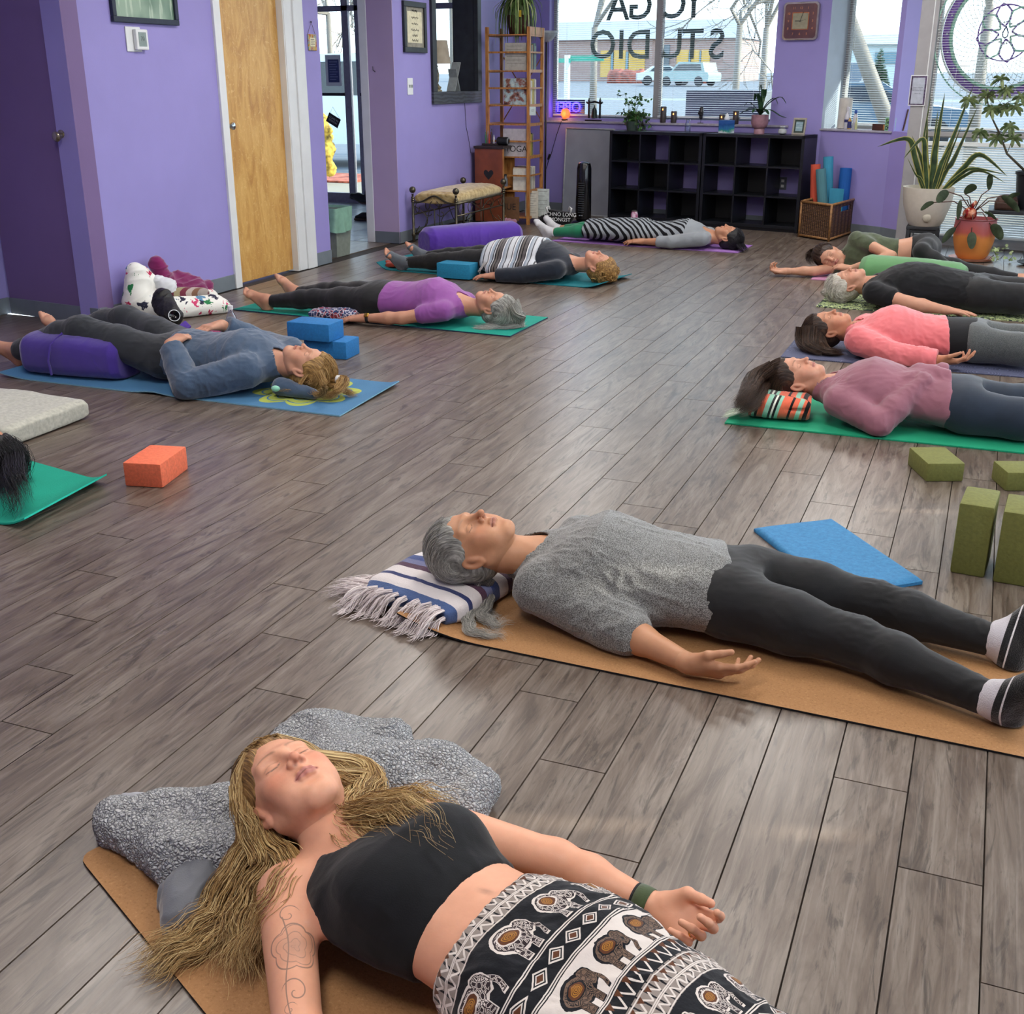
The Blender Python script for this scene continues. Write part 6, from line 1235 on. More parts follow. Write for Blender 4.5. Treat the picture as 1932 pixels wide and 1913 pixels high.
# sherpa throw behind the blonde woman's head: lumpy fleece
def sherpa_mat():
 t=NT('grey_sherpa_fleece');v=t.coord('Object');n1=t.n('VectorMath',operation='ADD');sc=t.n('VectorMath',operation='SCALE');nz=t.n('TexNoise');t.l(v,nz.inputs['Vector']);nz.inputs['Scale'].default_value=60;t.l(nz.outputs['Color'],sc.inputs[0]);sc.inputs['Scale'].default_value=.012
 t.l(v,n1.inputs[0]);t.l(sc.outputs[0],n1.inputs[1]);d=t.vor(n1.outputs[0],135,'DISTANCE_TO_EDGE');fz=t.noise(v,500,2)
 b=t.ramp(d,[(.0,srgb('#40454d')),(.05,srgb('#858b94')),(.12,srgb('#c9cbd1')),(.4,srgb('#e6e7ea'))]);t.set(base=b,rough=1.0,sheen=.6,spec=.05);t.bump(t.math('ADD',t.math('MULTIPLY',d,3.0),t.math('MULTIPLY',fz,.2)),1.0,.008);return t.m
SHER=sherpa_mat()
def lump(V):
# curled-pile bumps, geometry level
 return .0045*ridge(vnoise(V*95),1.5)+.010*vnoise(V*14)+.012*(ridge(vnoise(V*9+3),3)-.4)
S=SDF();q=lambda px,py,z:tuple(W(px,py,z))
for a,b,ra,rb_ in((q(600,1385,.05),q(730,1400,.05),.055,.05),(q(610,1400,.05),q(700,1470,.06),.06,.06),(q(720,1450,.06),q(840,1460,.05),.05,.055),(q(840,1460,.05),q(890,1500,.04),.055,.05),(q(740,1480,.05),q(870,1540,.03),.05,.05),(q(230,1545,.035),q(400,1540,.05),.045,.06),(q(240,1560,.03),q(350,1620,.04),.045,.05),(q(330,1600,.04),q(450,1620,.05),.05,.06),(q(430,1560,.05),q(620,1480,.05),.075,.08),(q(560,1420,.04),q(680,1500,.04),.06,.07)):S.rc(a,b,ra,rb_,k=.035)
S.plane((0,0,.004),(0,0,-1),.01)
_hc=h1.c
S.el(tuple(_hc),(.10,.10,.10),op='S',k=.02)
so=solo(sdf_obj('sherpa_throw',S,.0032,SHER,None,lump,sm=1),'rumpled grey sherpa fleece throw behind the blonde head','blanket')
# smooth lining turned out
S=SDF()
for a,b,ra,rb_ in((q(370,1650,.03),q(340,1740,.02),.035,.03),(q(400,1630,.04),q(365,1720,.025),.04,.035),(q(330,1690,.02),q(350,1760,.015),.03,.02)):S.rc(a,b,ra,rb_,k=.03)
S.plane((0,0,.007),(0,0,-1),.008)
adopt(sdf_obj('satin_lining',S,.004,fabric('grey_satin','#6a6d74',.5,1200,.12,.2,.4,10),None,folds(.006,7,14,28)),so)
S=SDF().rc(q(235,1512,.045),q(410,1505,.06),.016,.018,k=.02);adopt(sdf_obj('fleece_hem',S,.005,fabric('pale_grey_fleece_hem','#a4a6ad',.95,500),None,folds(.003,2,20,40)),so)
# woven blanket over the belly of P8
S=SDF();S.loft(f8.neck+ax8*.22,f8.neck+ax8*.66,f8.side,[(a,b+.02,c+.03,d)for a,b,c,d in((0,.20,.155,.09),(.3,.21,.165,.09),(.6,.21,.150,.09),(1,.20,.115,.09))],k=.02);S.rc((-3.05,7.84,.11),(-3.36,7.84,.08),.05,.05,k=.04)
S.plane((0,0,.045),(0,0,-1),.006)
PO=[(0,srgb('#c9cdd3')),(.08,srgb('#3a3b40')),(.12,srgb('#aeb6c0')),(.2,srgb('#8b97a6')),(.27,srgb('#e2e4e6')),(.31,srgb('#2a2b30')),(.35,srgb('#5b5657')),(.45,srgb('#1d1e22')),(.5,srgb('#6b6563')),(.56,srgb('#24252a')),(.62,srgb('#c9cdd3')),(.66,srgb('#3a3b40')),(.70,srgb('#9aa7b6')),(.82,srgb('#e2e4e6')),(.86,srgb('#55565c')),(.9,srgb('#c9cdd3'))]
t=stripes('grey_woven_belly_blanket',0,PO,1/.19,attr=True);po=sdf_obj('woven_blanket',S,.007,t.m,None,folds(.0035,23,9,22));setuvw(po,lambda a:np.stack([a@ax8*1.0+.02*np.sin(a[:,1]*9),a[:,1],a[:,2]],1));po=solo(po,'grey black and white striped woven blanket draped over the navy shirt belly','blanket')
fr_=[lock([(-3.40+.0*i,7.84+.03*i,.13+.02*min(i,5)),(-3.44,7.83+.03*i,.09+.02*min(i,5)),(-3.46,7.82+.03*i,.05+.02*min(i,5))],20,7,.008,.014,.006,1100+i,zmin=.01)for i in range(9)]
adopt(strands('fringe',np.concatenate(fr_),.0014,strand_mat('pale_fringe','#a9a6a6','#c9c6c6','#e2e0de',.9)),po)
# ---- bolsters and floor cushion
PUV=fabric('violet_bolster_cotton','#46308f',.85,700,.1,.2,.4,6)
S=SDF().loft((-4.43,4.405,.105),(-3.86,4.45,.105),(0,1,0),[(0,.11,.085,.095),(.06,.14,.105,.098),(.5,.155,.115,.098),(.94,.14,.105,.098),(1,.11,.085,.095)],k=.02,pw=3.2).plane((0,0,.008),(0,0,-1))
bo=solo(sdf_obj('bolster',S,.006,PUV,None,folds(.0018,6,8,16)),'deep violet bolster propping the raised knees','bolster')
adopt(MB().tube([(-4.20,4.262,.03),(-4.20,4.252,.10),(-4.195,4.275,.175),(-4.18,4.35,.222)],.008,6,flat=.4).build('carry_strap',PUV),bo)
S=SDF().loft((-4.35,8.72,.12),(-3.83,9.50,.115),(.8,-.55,0),[(0,.10,.085,.10),(.05,.135,.12,.11),(.5,.15,.13,.112),(.95,.135,.12,.11),(1,.10,.09,.10)],k=.02,pw=2.6).plane((0,0,.002),(0,0,-1))
solo(sdf_obj('bolster',S,.008,fabric('bright_violet_cotton','#5532a0',.85,700,.1,.2,.4,6),None,folds(.003,9,8,16)),'violet bolster lying between the metal bench and the blanket covered woman','bolster')
c0=W(122,790);S=SDF().loft((-4.35,3.55,.045),(-3.56,3.57,.045),(0,1,0),[(0,.235,.028,.038),(.04,.25,.042,.04),(.5,.26,.052,.04),(.96,.25,.042,.04),(1,.235,.028,.038)],k=.02,pw=7).plane((0,0,.002),(0,0,-1))
cu=solo(sdf_obj('floor_cushion',S,.007,fabric('oatmeal_linen','#b9b8ac',.95,260,.14,.6,.3,60),None,folds(.003,4,6,12)),'flat oatmeal linen floor cushion at the left edge','cushion')
# ---- P9's folded bandana cloth
S=SDF().loft((-3.83,6.10,.035),(-3.52,6.12,.035),(0,1,0),[(0,.05,.02,.03),(.2,.07,.04,.03),(.7,.07,.045,.03),(1,.06,.03,.03)],k=.02,pw=2.5).plane((0,0,.010),(0,0,-1))
t=NT('paisley_bandana');v=t.coord('Object');f=t.vor(v,38,'DISTANCE_TO_EDGE');g=t.noise(v,22,3);t.set(base=t.mix(t.ramp(f,[(.04,(1,1,1,1)),(.08,(0,0,0,1))]),t.ramp(g,[(.45,srgb('#22365f')),(.52,srgb('#8c2f3c')),(.6,srgb('#1c2847'))],'CONSTANT'),srgb('#b9b4c0')),rough=.9)
solo(sdf_obj('bandana',S,.005,t.m,None,folds(.006,8,16,30)),'folded navy and red paisley cloth by the purple tee woman thigh','cloth')
S=SDF().rc((-4.36,8.10,.03),(-4.16,8.12,.03),.03,.03).rc((-4.33,8.05,.02),(-4.22,8.07,.02),.03,.03,k=.03).plane((0,0,.012),(0,0,-1))
solo(sdf_obj('towel',S,.006,fabric('rust_towel','#a8412f',.95,400),None,folds(.005,8,16,30)),'small rust red towel beneath the grey toeless socks','towel')
# ---- mustache tote, clothes, camera, bottle, pink jacket near the left wall
def tote_mat():
 t=NT('printed_canvas_tote');v=t.coord('Object');c=t.n('TexVoronoi');c.feature='F1';t.l(v,c.inputs['Vector']);c.inputs['Scale'].default_value=13;c.inputs['Randomness'].default_value=.75
 w_=t.noise(v,20,2,.5,1.8);hs=t.n('SeparateColor');t.l(c.outputs['Color'],hs.inputs[0]);col=t.ramp(hs.outputs[0],[(0,srgb('#1b1d38')),(.17,srgb('#b8234f')),(.36,srgb('#1f7a45')),(.52,srgb('#c3a548')),(.68,srgb('#5b87a8')),(.84,srgb('#c9396a'))],'CONSTANT')
 d=t.math('ADD',c.outputs['Distance'],t.math('MULTIPLY',t.math('SUBTRACT',w_,.5),1.1));m=t.ramp(d,[(.30,(1,1,1,1)),(.34,(0,0,0,1))]);t.set(base=t.mix(m,srgb('#e9e9e2'),col),rough=.8);t.bump(t.noise(v,600,2),.2,.002);return t.m
TOTE=tote_mat();S=SDF()
for a,b,ra,rb_ in(((-4.80,5.64,.12),(-4.80,5.66,.30),.085,.05),((-4.80,5.72,.26),(-4.74,5.82,.10),.06,.06),((-4.78,5.70,.08),(-4.52,6.05,.05),.085,.06),((-4.66,5.72,.06),(-4.46,6.05,.04),.07,.04),((-4.84,5.9,.10),(-4.68,6.22,.06),.06,.05)):S.rc(a,b,ra,rb_,k=.06)
S.plane((0,0,.002),(0,0,-1)).plane((-4.905,0,0),(-1,0,0))
solo(sdf_obj('tote_bag',S,.007,TOTE,None,folds(.007,8,7,14)),'white tote bag with colourful moustache print slumped by the wall','bag')
S=SDF()
for a,b,ra,rb_ in(((-4.80,5.92,.18),(-4.82,5.90,.30),.055,.045),((-4.80,5.92,.17),(-4.74,6.12,.14),.07,.06),((-4.78,6.05,.19),(-4.72,6.24,.12),.05,.045),((-4.74,5.95,.13),(-4.68,6.1,.12),.05,.05)):S.rc(a,b,ra,rb_,k=.05)
S.plane((-4.905,0,0),(-1,0,0))
jk=solo(sdf_obj('jacket',S,.006,fabric('magenta_fleece','#7c1457',.9,600,.15,.3,.5),None,folds(.013,5,9,20)),'crumpled magenta fleece jacket piled on the tote bag','jacket')
S=SDF().rc((-4.66,5.80,.150),(-4.56,6.00,.125),.042,.034);t=stripes('striped_knit_sleeve',0,[(0,srgb('#9d938c')),(.25,srgb('#5e2436')),(.4,srgb('#9a8f6f')),(.55,srgb('#71303f')),(.7,srgb('#b3a59b')),(.85,srgb('#7b5a48'))],9,jag=.004);adopt(sdf_obj('striped_sleeve',S,.005,t.m,None,folds(.003,3,14,26)),jk)
S=SDF().rc((-4.74,5.78,.22),(-4.66,5.80,.16),.045,.04).el((-4.68,5.80,.19),(.04,.06,.05),k=.04);solo(sdf_obj('crumpled_cloth',S,.006,fabric('white_cotton_cloth','#dfe3e6',.9,500),None,folds(.012,5,12,22)),'crumpled white cotton cloth between tote and magenta jacket','cloth')
cm=empty('camera_bag',(-4.40,5.45,.0),'black mesh camera bag with round lens and purple tag','bag')
S=SDF().rc((-4.50,5.52,.15),(-4.36,5.42,.10),.065,.06).el((-4.50,5.52,.19),(.05,.05,.05),k=.03).plane((0,0,.003),(0,0,-1));ob_=sdf_obj('bag_body',S,.005,plain('black_mesh_nylon','#121214',.55,noise=.3,scale=120,bump=.4),cm,folds(.006,7,14,28))
ln=unit((.55,-.55,.25));Ml=frame_matrix((-4.31,5.375,.115),np.cross(ln,(0,0,1)),ln);parts(cm,'lens',MB().lathe([(.036,-.02),(.036,0),(.030,.004),(.026,.002),(.012,-.004),(.001,-.006)],24,Ml),plain('black_gloss_lens','#0b0b10',.08),auto=40)
parts(cm,'lens_ring',MB().lathe([(.030,.002),(.034,.002),(.034,.006),(.030,.006)],24,Ml,cap=False),solid('white_print_ring','#d9dde0'))
parts(cm,'purple_tag',MB().bbox(-.03,-.035,-.006,.03,.035,.006,.004,frame_matrix((-4.24,5.36,.055),(.8,-.3,-.4),(.3,-.7,.7))),solid('violet_tag','#5b3fa3'))
def clear_plastic(name,tint=(.9,.95,.97)):
 if name in MATS:return MATS[name]
 m=bpy.data.materials.new(name);m.use_nodes=True;t=m.node_tree;t.nodes.clear();o=t.nodes.new('ShaderNodeOutputMaterial');a=t.nodes.new('ShaderNodeBsdfTransparent');a.inputs[0].default_value=tint+(1,)
 g=t.nodes.new('ShaderNodeBsdfGlossy');g.inputs['Roughness'].default_value=.08;mx=t.nodes.new('ShaderNodeMixShader');l=t.nodes.new('ShaderNodeLayerWeight');l.inputs[0].default_value=.35;t.links.new(l.outputs['Facing'],mx.inputs[0]);t.links.new(a.outputs[0],mx.inputs[1]);t.links.new(g.outputs[0],mx.inputs[2]);t.links.new(mx.outputs[0],o.inputs[0]);MATS[name]=m;return m
CLEAR=clear_plastic('clear_plastic')
bt=empty('water_bottle',(-3.86,5.30,0),'clear plastic water bottle with white cap beside the pink jacket','bottle')
parts(bt,'bottle_body',MB().lathe([(.030,.0),(.033,.01),(.033,.06),(.030,.065),(.033,.07),(.033,.13),(.028,.155),(.013,.185),(.012,.20)],20,None,(-3.86,5.30,.0)),CLEAR,True)
parts(bt,'bottle_cap',MB().lathe([(.015,.197),(.0155,.215),(.013,.218)],18,None,(-3.86,5.30,0)),solid('white_cap','#e3e7ea'),auto=40)
S=SDF()
for a,b,ra,rb_ in(((-3.86,5.18,.04),(-3.50,5.12,.05),.05,.05),((-3.55,5.14,.05),(-3.36,5.10,.04),.055,.045),((-4.0,5.25,.04),(-3.8,5.15,.06),.045,.05)):S.rc(a,b,ra,rb_,k=.05)
S.plane((0,0,.002),(0,0,-1));S.el((-3.86,5.30,.09),(.05,.05,.2),op='S',k=.01)
solo(sdf_obj('folded_jacket',S,.006,fabric('hot_pink_jacket_nylon','#b5176b',.7,900,.18,.2,.3),None,folds(.009,12,11,22)),'hot pink jacket on the floor beyond the slate blue sweater woman','jacket')
# ---- things on the left wall
def picture(name,y0,y1,z0,z1,fr,fmat,pmat,label,mat_=None,inner=0,cat='picture',x=XW,dep=.025):
 e=empty(name,(x,(y0+y1)/2,z0),label,cat);m=MB();m.bbox(x+.001,y0,z0,x+dep,y1,z0+fr,.004).bbox(x+.001,y0,z1-fr,x+dep,y1,z1,.004).bbox(x+.001,y0,z0+fr,x+dep,y0+fr,z1-fr,.004).bbox(x+.001,y1-fr,z0+fr,x+dep,y1,z1-fr,.004);parts(e,'picture_frame',m,fmat)
 parts(e,'artwork',MB().box(x+.003,y0+fr,z0+fr,x+.010,y1-fr,z1-fr),pmat)
 if mat_:parts(e,'inner_sheet',MB().box(x+.010,y0+fr+inner,z0+fr+inner,x+.012,y1-fr-inner,z1-fr-inner),mat_)
 return e
def forest_art():
 t=NT('pale_tree_print');v=t.coord('Object');s=t.n('SeparateXYZ');t.l(v,s.inputs[0]);b=t.ramp(t.noise(v,3,3),[(.4,srgb('#5d7a66')),(.6,srgb('#8ea58f'))]);tr=t.noise(t.coord('Object',(1,14,2)),2,4);b=t.mix(t.ramp(tr,[(.55,(0,0,0,1)),(.62,(.7,)*3+(1,))]),b,srgb('#b9c9b3'));t.set(base=b,rough=.3);return t.m
picture('picture',5.845,6.455,1.715,2.20,.032,solid('dark_navy_frame','#1f2a3d'),forest_art(),'navy framed green tree print above the thermostat')
e=empty('thermostat',(XW,6.04,1.56),'white thermostat with grey screen below the tree picture','thermostat')
parts(e,'wall_plate',MB().bbox(XW,5.955,1.555,XW+.008,6.09,1.695,.006),WHITE);parts(e,'thermostat_body',MB().bbox(XW+.008,6.015,1.565,XW+.034,6.125,1.682,.008),WHITE);parts(e,'display',MB().box(XW+.034,6.035,1.585,XW+.0355,6.105,1.665),solid('grey_lcd','#7c8a86',rough=.2))
text('digits','70',.035,solid('lcd_digit','#3a4442'),frame_matrix((XW+.0358,6.07,1.628),(0,1,0),(1,0,0)),None,.0002);_d=bpy.data.objects['digits'];adopt(_d,e)
e=empty('hanging_sign',(XW,8.055,1.60),'small colourful hanging plaque on a cord beside the birch door','sign')
parts(e,'plaque',MB().bbox(XW+.002,8.0,1.60,XW+.010,8.115,1.715,.003),(lambda t:(t.set(base=t.ramp(t.noise(t.coord('Object'),28,3),[(.35,srgb('#a3432c')),(.45,srgb('#c9a23f')),(.55,srgb('#7ea7a8')),(.65,srgb('#b3552d'))]),rough=.6),t.m)[1])(NT('painted_plaque')))
parts(e,'label_sheet',MB().box(XW+.010,8.022,1.63,XW+.0112,8.095,1.69),solid('cream_paper','#d9d3b4'));parts(e,'cord',MB().tube([(XW+.004,8.005,1.715),(XW+.008,8.055,1.80),(XW+.004,8.110,1.715)],.0015,5),solid('brown_cord','#5d4534'));parts(e,'nail',MB().sphere((XW+.008,8.055,1.80),.006,8,6),DARKMETAL)
ln_=MB()
for i in range(4):ln_.box(XW+.0112,8.030,1.640+i*.012,XW+.0116,8.087-.006*(i%2),1.643+i*.012)
parts(e,'printed_lines',ln_,solid('ink_grey','#55554f'))
AGED=(lambda t:(t.set(base=t.ramp(t.noise(t.coord('Object'),30,4),[(.3,srgb('#7d7a6c')),(.7,srgb('#9b978a'))]),rough=.7),t.m)[1])(NT('aged_mat_board'))
e=picture('framed_certificate',9.555,9.995,1.615,2.03,.045,BLACKWOOD,AGED,'black framed calligraphy certificate left of the dark wall opening',solid('cream_paper','#d9d3b4'),.035,'picture')
for i,(zz,w0,s_)in enumerate(((1.955,.10,.05),(1.90,.14,.055),(1.85,.12,.045),(1.80,.15,.045),(1.755,.10,.04),(1.715,.12,.04))):
 ln_=MB();n=18;ln_.tube([(XW+.013,9.775-w0/2+w0*j/n,zz+.008*math.sin(j*2.3+i)+.005*math.sin(j*1.1))for j in range(n+1)],.0016,4);parts(e,'script_line',ln_,solid('ink_black','#1c1c1e'))
e=empty('switch_plate',(XW,9.665,1.27),'white double switch plate between certificate and partition corner','switch');parts(e,'cover_plate',MB().bbox(XW,9.615,1.265,XW+.006,9.720,1.405,.003),WHITE)
for y in(9.647,9.690):parts(e,'toggle',MB().bbox(XW+.006,y-.006,1.325,XW+.018,y+.006,1.350,.002),solid('ivory_toggle','#9aa39f'))
# notice on the partition end
YE=9.38
e=empty('paper_notice',(-5.02,YE,1.44),'printed pink paper notice taped on the partition end','notice');parts(e,'paper_sheet',MB().box(-5.105,YE-.003,1.445,-4.955,YE-.001,1.585),solid('pinkish_paper','#c9a9b5'))
ln_=MB()
for i in range(10):ln_.box(-5.093,YE-.0036,1.565-i*.0115,-4.967-(.03 if i%3==2 else 0),YE-.003,1.5675-i*.0115)
parts(e,'printed_lines',ln_,solid('ink_grey','#55554f'));parts(e,'clear_tape',MB().box(-5.13,YE-.0045,1.40,-5.03,YE-.0035,1.455),plain('clear_tape','#9a8aa3',.2));parts(e,'pull_cord',MB().tube([(-5.125,YE-.004,1.50),(-5.12,YE-.008,1.47),(-5.10,YE-.006,1.455)],.004,6),DARKMETAL)
# black framed opening with lamp
e=empty('trim_6',(XW,10.65,1.18));e['kind']='structure'
woodt=NT('black_grained_board');v=woodt.coord('Object',(1,.35,1));woodt.set(base=woodt.ramp(woodt.wave(v,10,6,3,1.5,'Z'),[(.2,srgb('#1f2328')),(.8,srgb('#3c4149'))]),rough=.5)
parts(e,'frame_board',MB().bbox(XW-.02,10.10,1.175,XW+.025,11.21,1.285,.004),woodt.m);parts(e,'frame_board',MB().bbox(XW-.02,10.10,1.285,XW+.025,10.19,2.60,.004),BLACKWOOD);parts(e,'frame_board',MB().bbox(XW-.02,11.12,1.285,XW+.025,11.21,2.60,.004),BLACKWOOD)
parts(e,'shelf_box',MB().box(XW-.25,10.165,1.262,XW-.01,11.14,1.282).box(XW-.25,10.16,1.27,XW-.01,10.172,2.62).box(XW-.25,11.128,1.27,XW-.01,11.14,2.62),BLACKWOOD)
lp=PY(852,172,10.52);lx,ly,lz=XW-.14,10.50,1.2825
e=empty('table_lamp',(lx,ly,lz),'table lamp with beige drum shade standing in the black framed opening','lamp');kk=1.0
parts(e,'lamp_base',MB().lathe([(.052,0),(.055,.012),(.040,.022),(.050,.040),(.030,.055),(.018,.075),(.026,.10),(.030,.15),(.024,.19),(.016,.215),(.022,.225),(.012,.24),(.008,.28)],24,None,(lx,ly,lz)),(lambda t:(t.set(base=t.ramp(t.noise(t.coord('Object'),40,4),[(.4,srgb('#6b6247')),(.6,srgb('#b0a88d'))]),rough=.4),t.m)[1])(NT('antique_lamp_ceramic')),auto=35)
parts(e,'lamp_shade',MB().lathe([(.142,.250),(.112,.455),(.110,.455),(.140,.250)],36,None,(lx,ly,lz),cap=False),fabric('beige_shade_linen','#a89e8d',.9,500),True)
for i,(y,tl,lb)in enumerate(((10.74,.30,'tall grey card leaning beside the table lamp'),(10.86,.22,'grey tablet frame leaning on the black reveal'))):
 solo(MB().bbox(-.045,-.006,0,.045,.006,tl,.002,Matrix.Translation((XW-.10,y,lz))@Matrix.Rotation(R(-28 if i==0 else 22),4,'X')).build('leaning_frame',solid('pale_grey_board','#8d9494')),lb,'frame')
e=empty('small_pot',(XW-.19,10.22,lz),'small dark pot with twiggy sprigs behind the lamp shade','pot');parts(e,'pot',MB().lathe([(.03,0),(.04,.05),(.036,.05),(.02,.04)],16,None,(XW-.19,10.22,lz)),solid('dark_brown_pot','#4a3026'))
tw=MB();rs=np.random.RandomState(4)
for i in range(16):
 a=rs.uniform(0,6.28);d=Vector((math.cos(a)*.4,math.sin(a)*.8,1.6)).normalized();p=Vector((XW-.19,10.22,lz+.04));tw.tube([p,p+d*.12+Vector((0,.01,0)),p+d*rs.uniform(.2,.34)+Vector((0,rs.uniform(-.06,.06),0))],.002,4)
parts(e,'sprigs',tw,solid('dry_sprig','#3f3c2c'))
solo(MB().tube([PY(876,193,0)if False else Vector((XW+.004,10.83,1.18)),Vector((XW+.004,10.86,.95)),Vector((XW+.004,10.93,.80)),Vector((XW+.004,10.96,.70))],.0022,5).build('lamp_cord',solid('black_cord','#151517')),'thin lamp cord hanging below the black framed opening','cord')
# wall clock
CK=frame_matrix(WP(1513,40,FA,FB)-N1*.001,E1,-N1) # X along wall, Z to the room
CK=Matrix.Translation(WP(1513,40,FA,FB))@Matrix(((E1.x,0,-N1.x,0),(E1.y,0,-N1.y,0),(0,1,0,0),(0,0,0,1)))
def rrect(w,h,r,n=6):return[(sx*(w-r)+r*math.cos(a),sy*(h-r)+r*math.sin(a))for sx,sy,a0 in((1,1,0),(-1,1,90),(-1,-1,180),(1,-1,270))for a in[R(a0+90*i/n)for i in range(n+1)]]
e=empty('wall_clock',CK.translation,'square copper coloured retro wall clock with chrome rim','clock');CHR=plain('chrome_rim','#b9b2a6',.18,.9)
COPP=(lambda t:(t.set(base=t.ramp(t.noise(t.coord('Object'),7,3),[(.3,srgb('#4d3440')),(.7,srgb('#6f4a4a'))]),rough=.3,metal=.3),t.m)[1])(NT('copper_face'))
parts(e,'clock_rim',MB().prism(rrect(.170,.165,.035),0,.038,CK),CHR);parts(e,'clock_face',MB().prism(rrect(.155,.150,.030),.038,.041,CK),COPP)
parts(e,'inner_rim',MB().prism(rrect(.082,.076,.006),.041,.044,CK),plain('copper_rim','#b4714a',.25,.8));parts(e,'centre_dial',MB().prism(rrect(.074,.068,.004),.044,.046,CK),solid('cream_dial','#96917a'))
for i,s_ in enumerate(('12','1','2','3','4','5','6','7','8','9','10','11')):
 a=R(90-30*i);k=1/max(abs(math.cos(a)),abs(math.sin(a)));adopt(text('numeral',s_,.030,solid('copper_numeral','#d18a5c'),CK@Matrix.Translation((math.cos(a)*k*.118,math.sin(a)*k*.112,.0415)),None,.0006),e)
for nm,an,ln,wd in(('hour_hand',90-30*9.05-0,.050,.003),('minute_hand',90-6*3-0,.085,.0022),('second_hand',90-6*13,.055,.001)):
 parts(e,nm,MB().box(-.01,-wd,0,ln,wd,.0015,CK@Matrix.Translation((0,0,.047))@Matrix.Rotation(R(an),4,'Z')),solid('ink_black','#1c1c1e'))
for sy in(1,-1):
 b_=MB()
 for i in range(9):b_.sphere((-.036+i*.009,sy*.160,.036),.0045,8,6,CK)
 parts(e,'chrome_beads',b_,CHR)
 # ---- metal bench
AB=plain('antique_brass_tube','#5b5647',.35,.85);e=empty('metal_bench',(-4.63,10.05,0),'antique brass bench with ball finials and gold cushion','bench')
bx0,bx1,by0,by1=-4.85,-4.42,9.52,10.62
for x in(bx0,bx1):
 for y in(by0,by1):
  m=MB();m.lathe([(.011,0),(.013,.004),(.013,.05),(.018,.056),(.018,.075),(.012,.082),(.012,.35),(.018,.356),(.013,.366),(.020,.376),(.013,.386),(.018,.394),(.009,.404),(.009,.42),(.013,.428)],12,None,(x,y,0));m.sphere((x,y,.462),.030,14,10);parts(e,'leg',m,AB,auto=40)
m=MB()
for y in(by0,by1):
 m.tube([(bx0,y,.35)]+[(bx0+(bx1-bx0)*i/16,y,.35+.065*math.exp(-((i-8)/3.6)**2))for i in range(1,16)]+[(bx1,y,.35)],.008,7);m.tube([(bx0,y,.075),(bx1,y,.075)],.006,6)
for x in(bx0,bx1):m.tube([(x,by0,.352),(x,by1,.352)],.009,7);m.tube([(x,by0,.245),(x,by1,.245)],.007,6);m.tube([(x,by0,.075),(x,by1,.075)],.007,6)
parts(e,'rail',m,AB,True)
m=MB();xc=(bx0+bx1)/2
def scroll(fn,n=16,r=.004):m.tube([fn(i/(n-1))for i in range(n)],r,5)
for y in(by0,by1):
 scroll(lambda t:(xc+.045*math.cos(R(-240+300*t)),y,.335+.038*math.sin(R(-240+300*t))));m.tube([(xc,y,.075),(xc,y,.30)],.005,6)
 for s in(-1,1):
  scroll(lambda t:(xc+s*(.205-.135*math.sin(t*3.14)**.8),y,.32-.245*t));scroll(lambda t:(xc+s*(.19-.03*t-.028*math.sin(t*5)),y,.10+.045*math.sin(t*4.2)));scroll(lambda t:(xc+s*(.06-.03*math.cos(t*4.5)),y,.26-.02*math.sin(t*4.5)))
for x in(bx0,bx1):
 yc=(by0+by1)/2
 for s in(-1,1):
  scroll(lambda t:(x,yc+s*(.02+.30*t),.26+.085*math.sin(t*1.57)));scroll(lambda t:(x,yc+s*(.25-.045*math.cos(t*5)),.30-.04*math.sin(t*5)))
  scroll(lambda t:(x,yc+s*(.22+.16*t),.24-.15*math.sin(t*1.57)));scroll(lambda t:(x,yc+s*(.46-.04*math.cos(t*5)),.30-.045*math.sin(t*5)))
 m.tube([(x,yc,.24),(x,yc,.35)],.004,5);m.tube([(x,yc,.075),(x,yc,.24)],.004,5)
parts(e,'scrollwork',m,AB,True)
S=SDF().loft((xc,by0+.02,.385),(xc,by1-.02,.385),(1,0,0),[(0,.205,.045,.04),(.05,.215,.065,.045),(.5,.22,.075,.045),(.95,.215,.065,.045),(1,.205,.045,.04)],k=.02,pw=3)
sdf_obj('seat_cushion',S,.007,(lambda t:(t.set(base=t.ramp(t.noise(t.coord('Object'),16,4,.6,1),[(.4,srgb('#a28549')),(.6,srgb('#c8b27a'))]),rough=.6,sheen=.4),t.m)[1])(NT('gold_damask')),e,folds(.003,6,10,20))
# ---- wooden cabinet with heart, and what stands on it
CHERRY=plain('cherry_stained_wood','#7a3f26',.4,noise=.1,scale=9);PINEW=(lambda t:(t.set(base=t.ramp(t.noise(t.coord('Object',(6,6,1)),9,4),[(.35,srgb('#8f5a2c')),(.65,srgb('#b98246'))]),rough=.45),t.m)[1])(NT('honey_pine'))
cx0,cx1,cy0,cy1=-4.86,-4.56,10.93,11.08;cx2,cy2=-4.42,11.10
e=empty('wooden_cabinet',(-4.7,11.0,0),'cherry stained cabinet with a heart cut-out beside the tall shelf','cabinet')
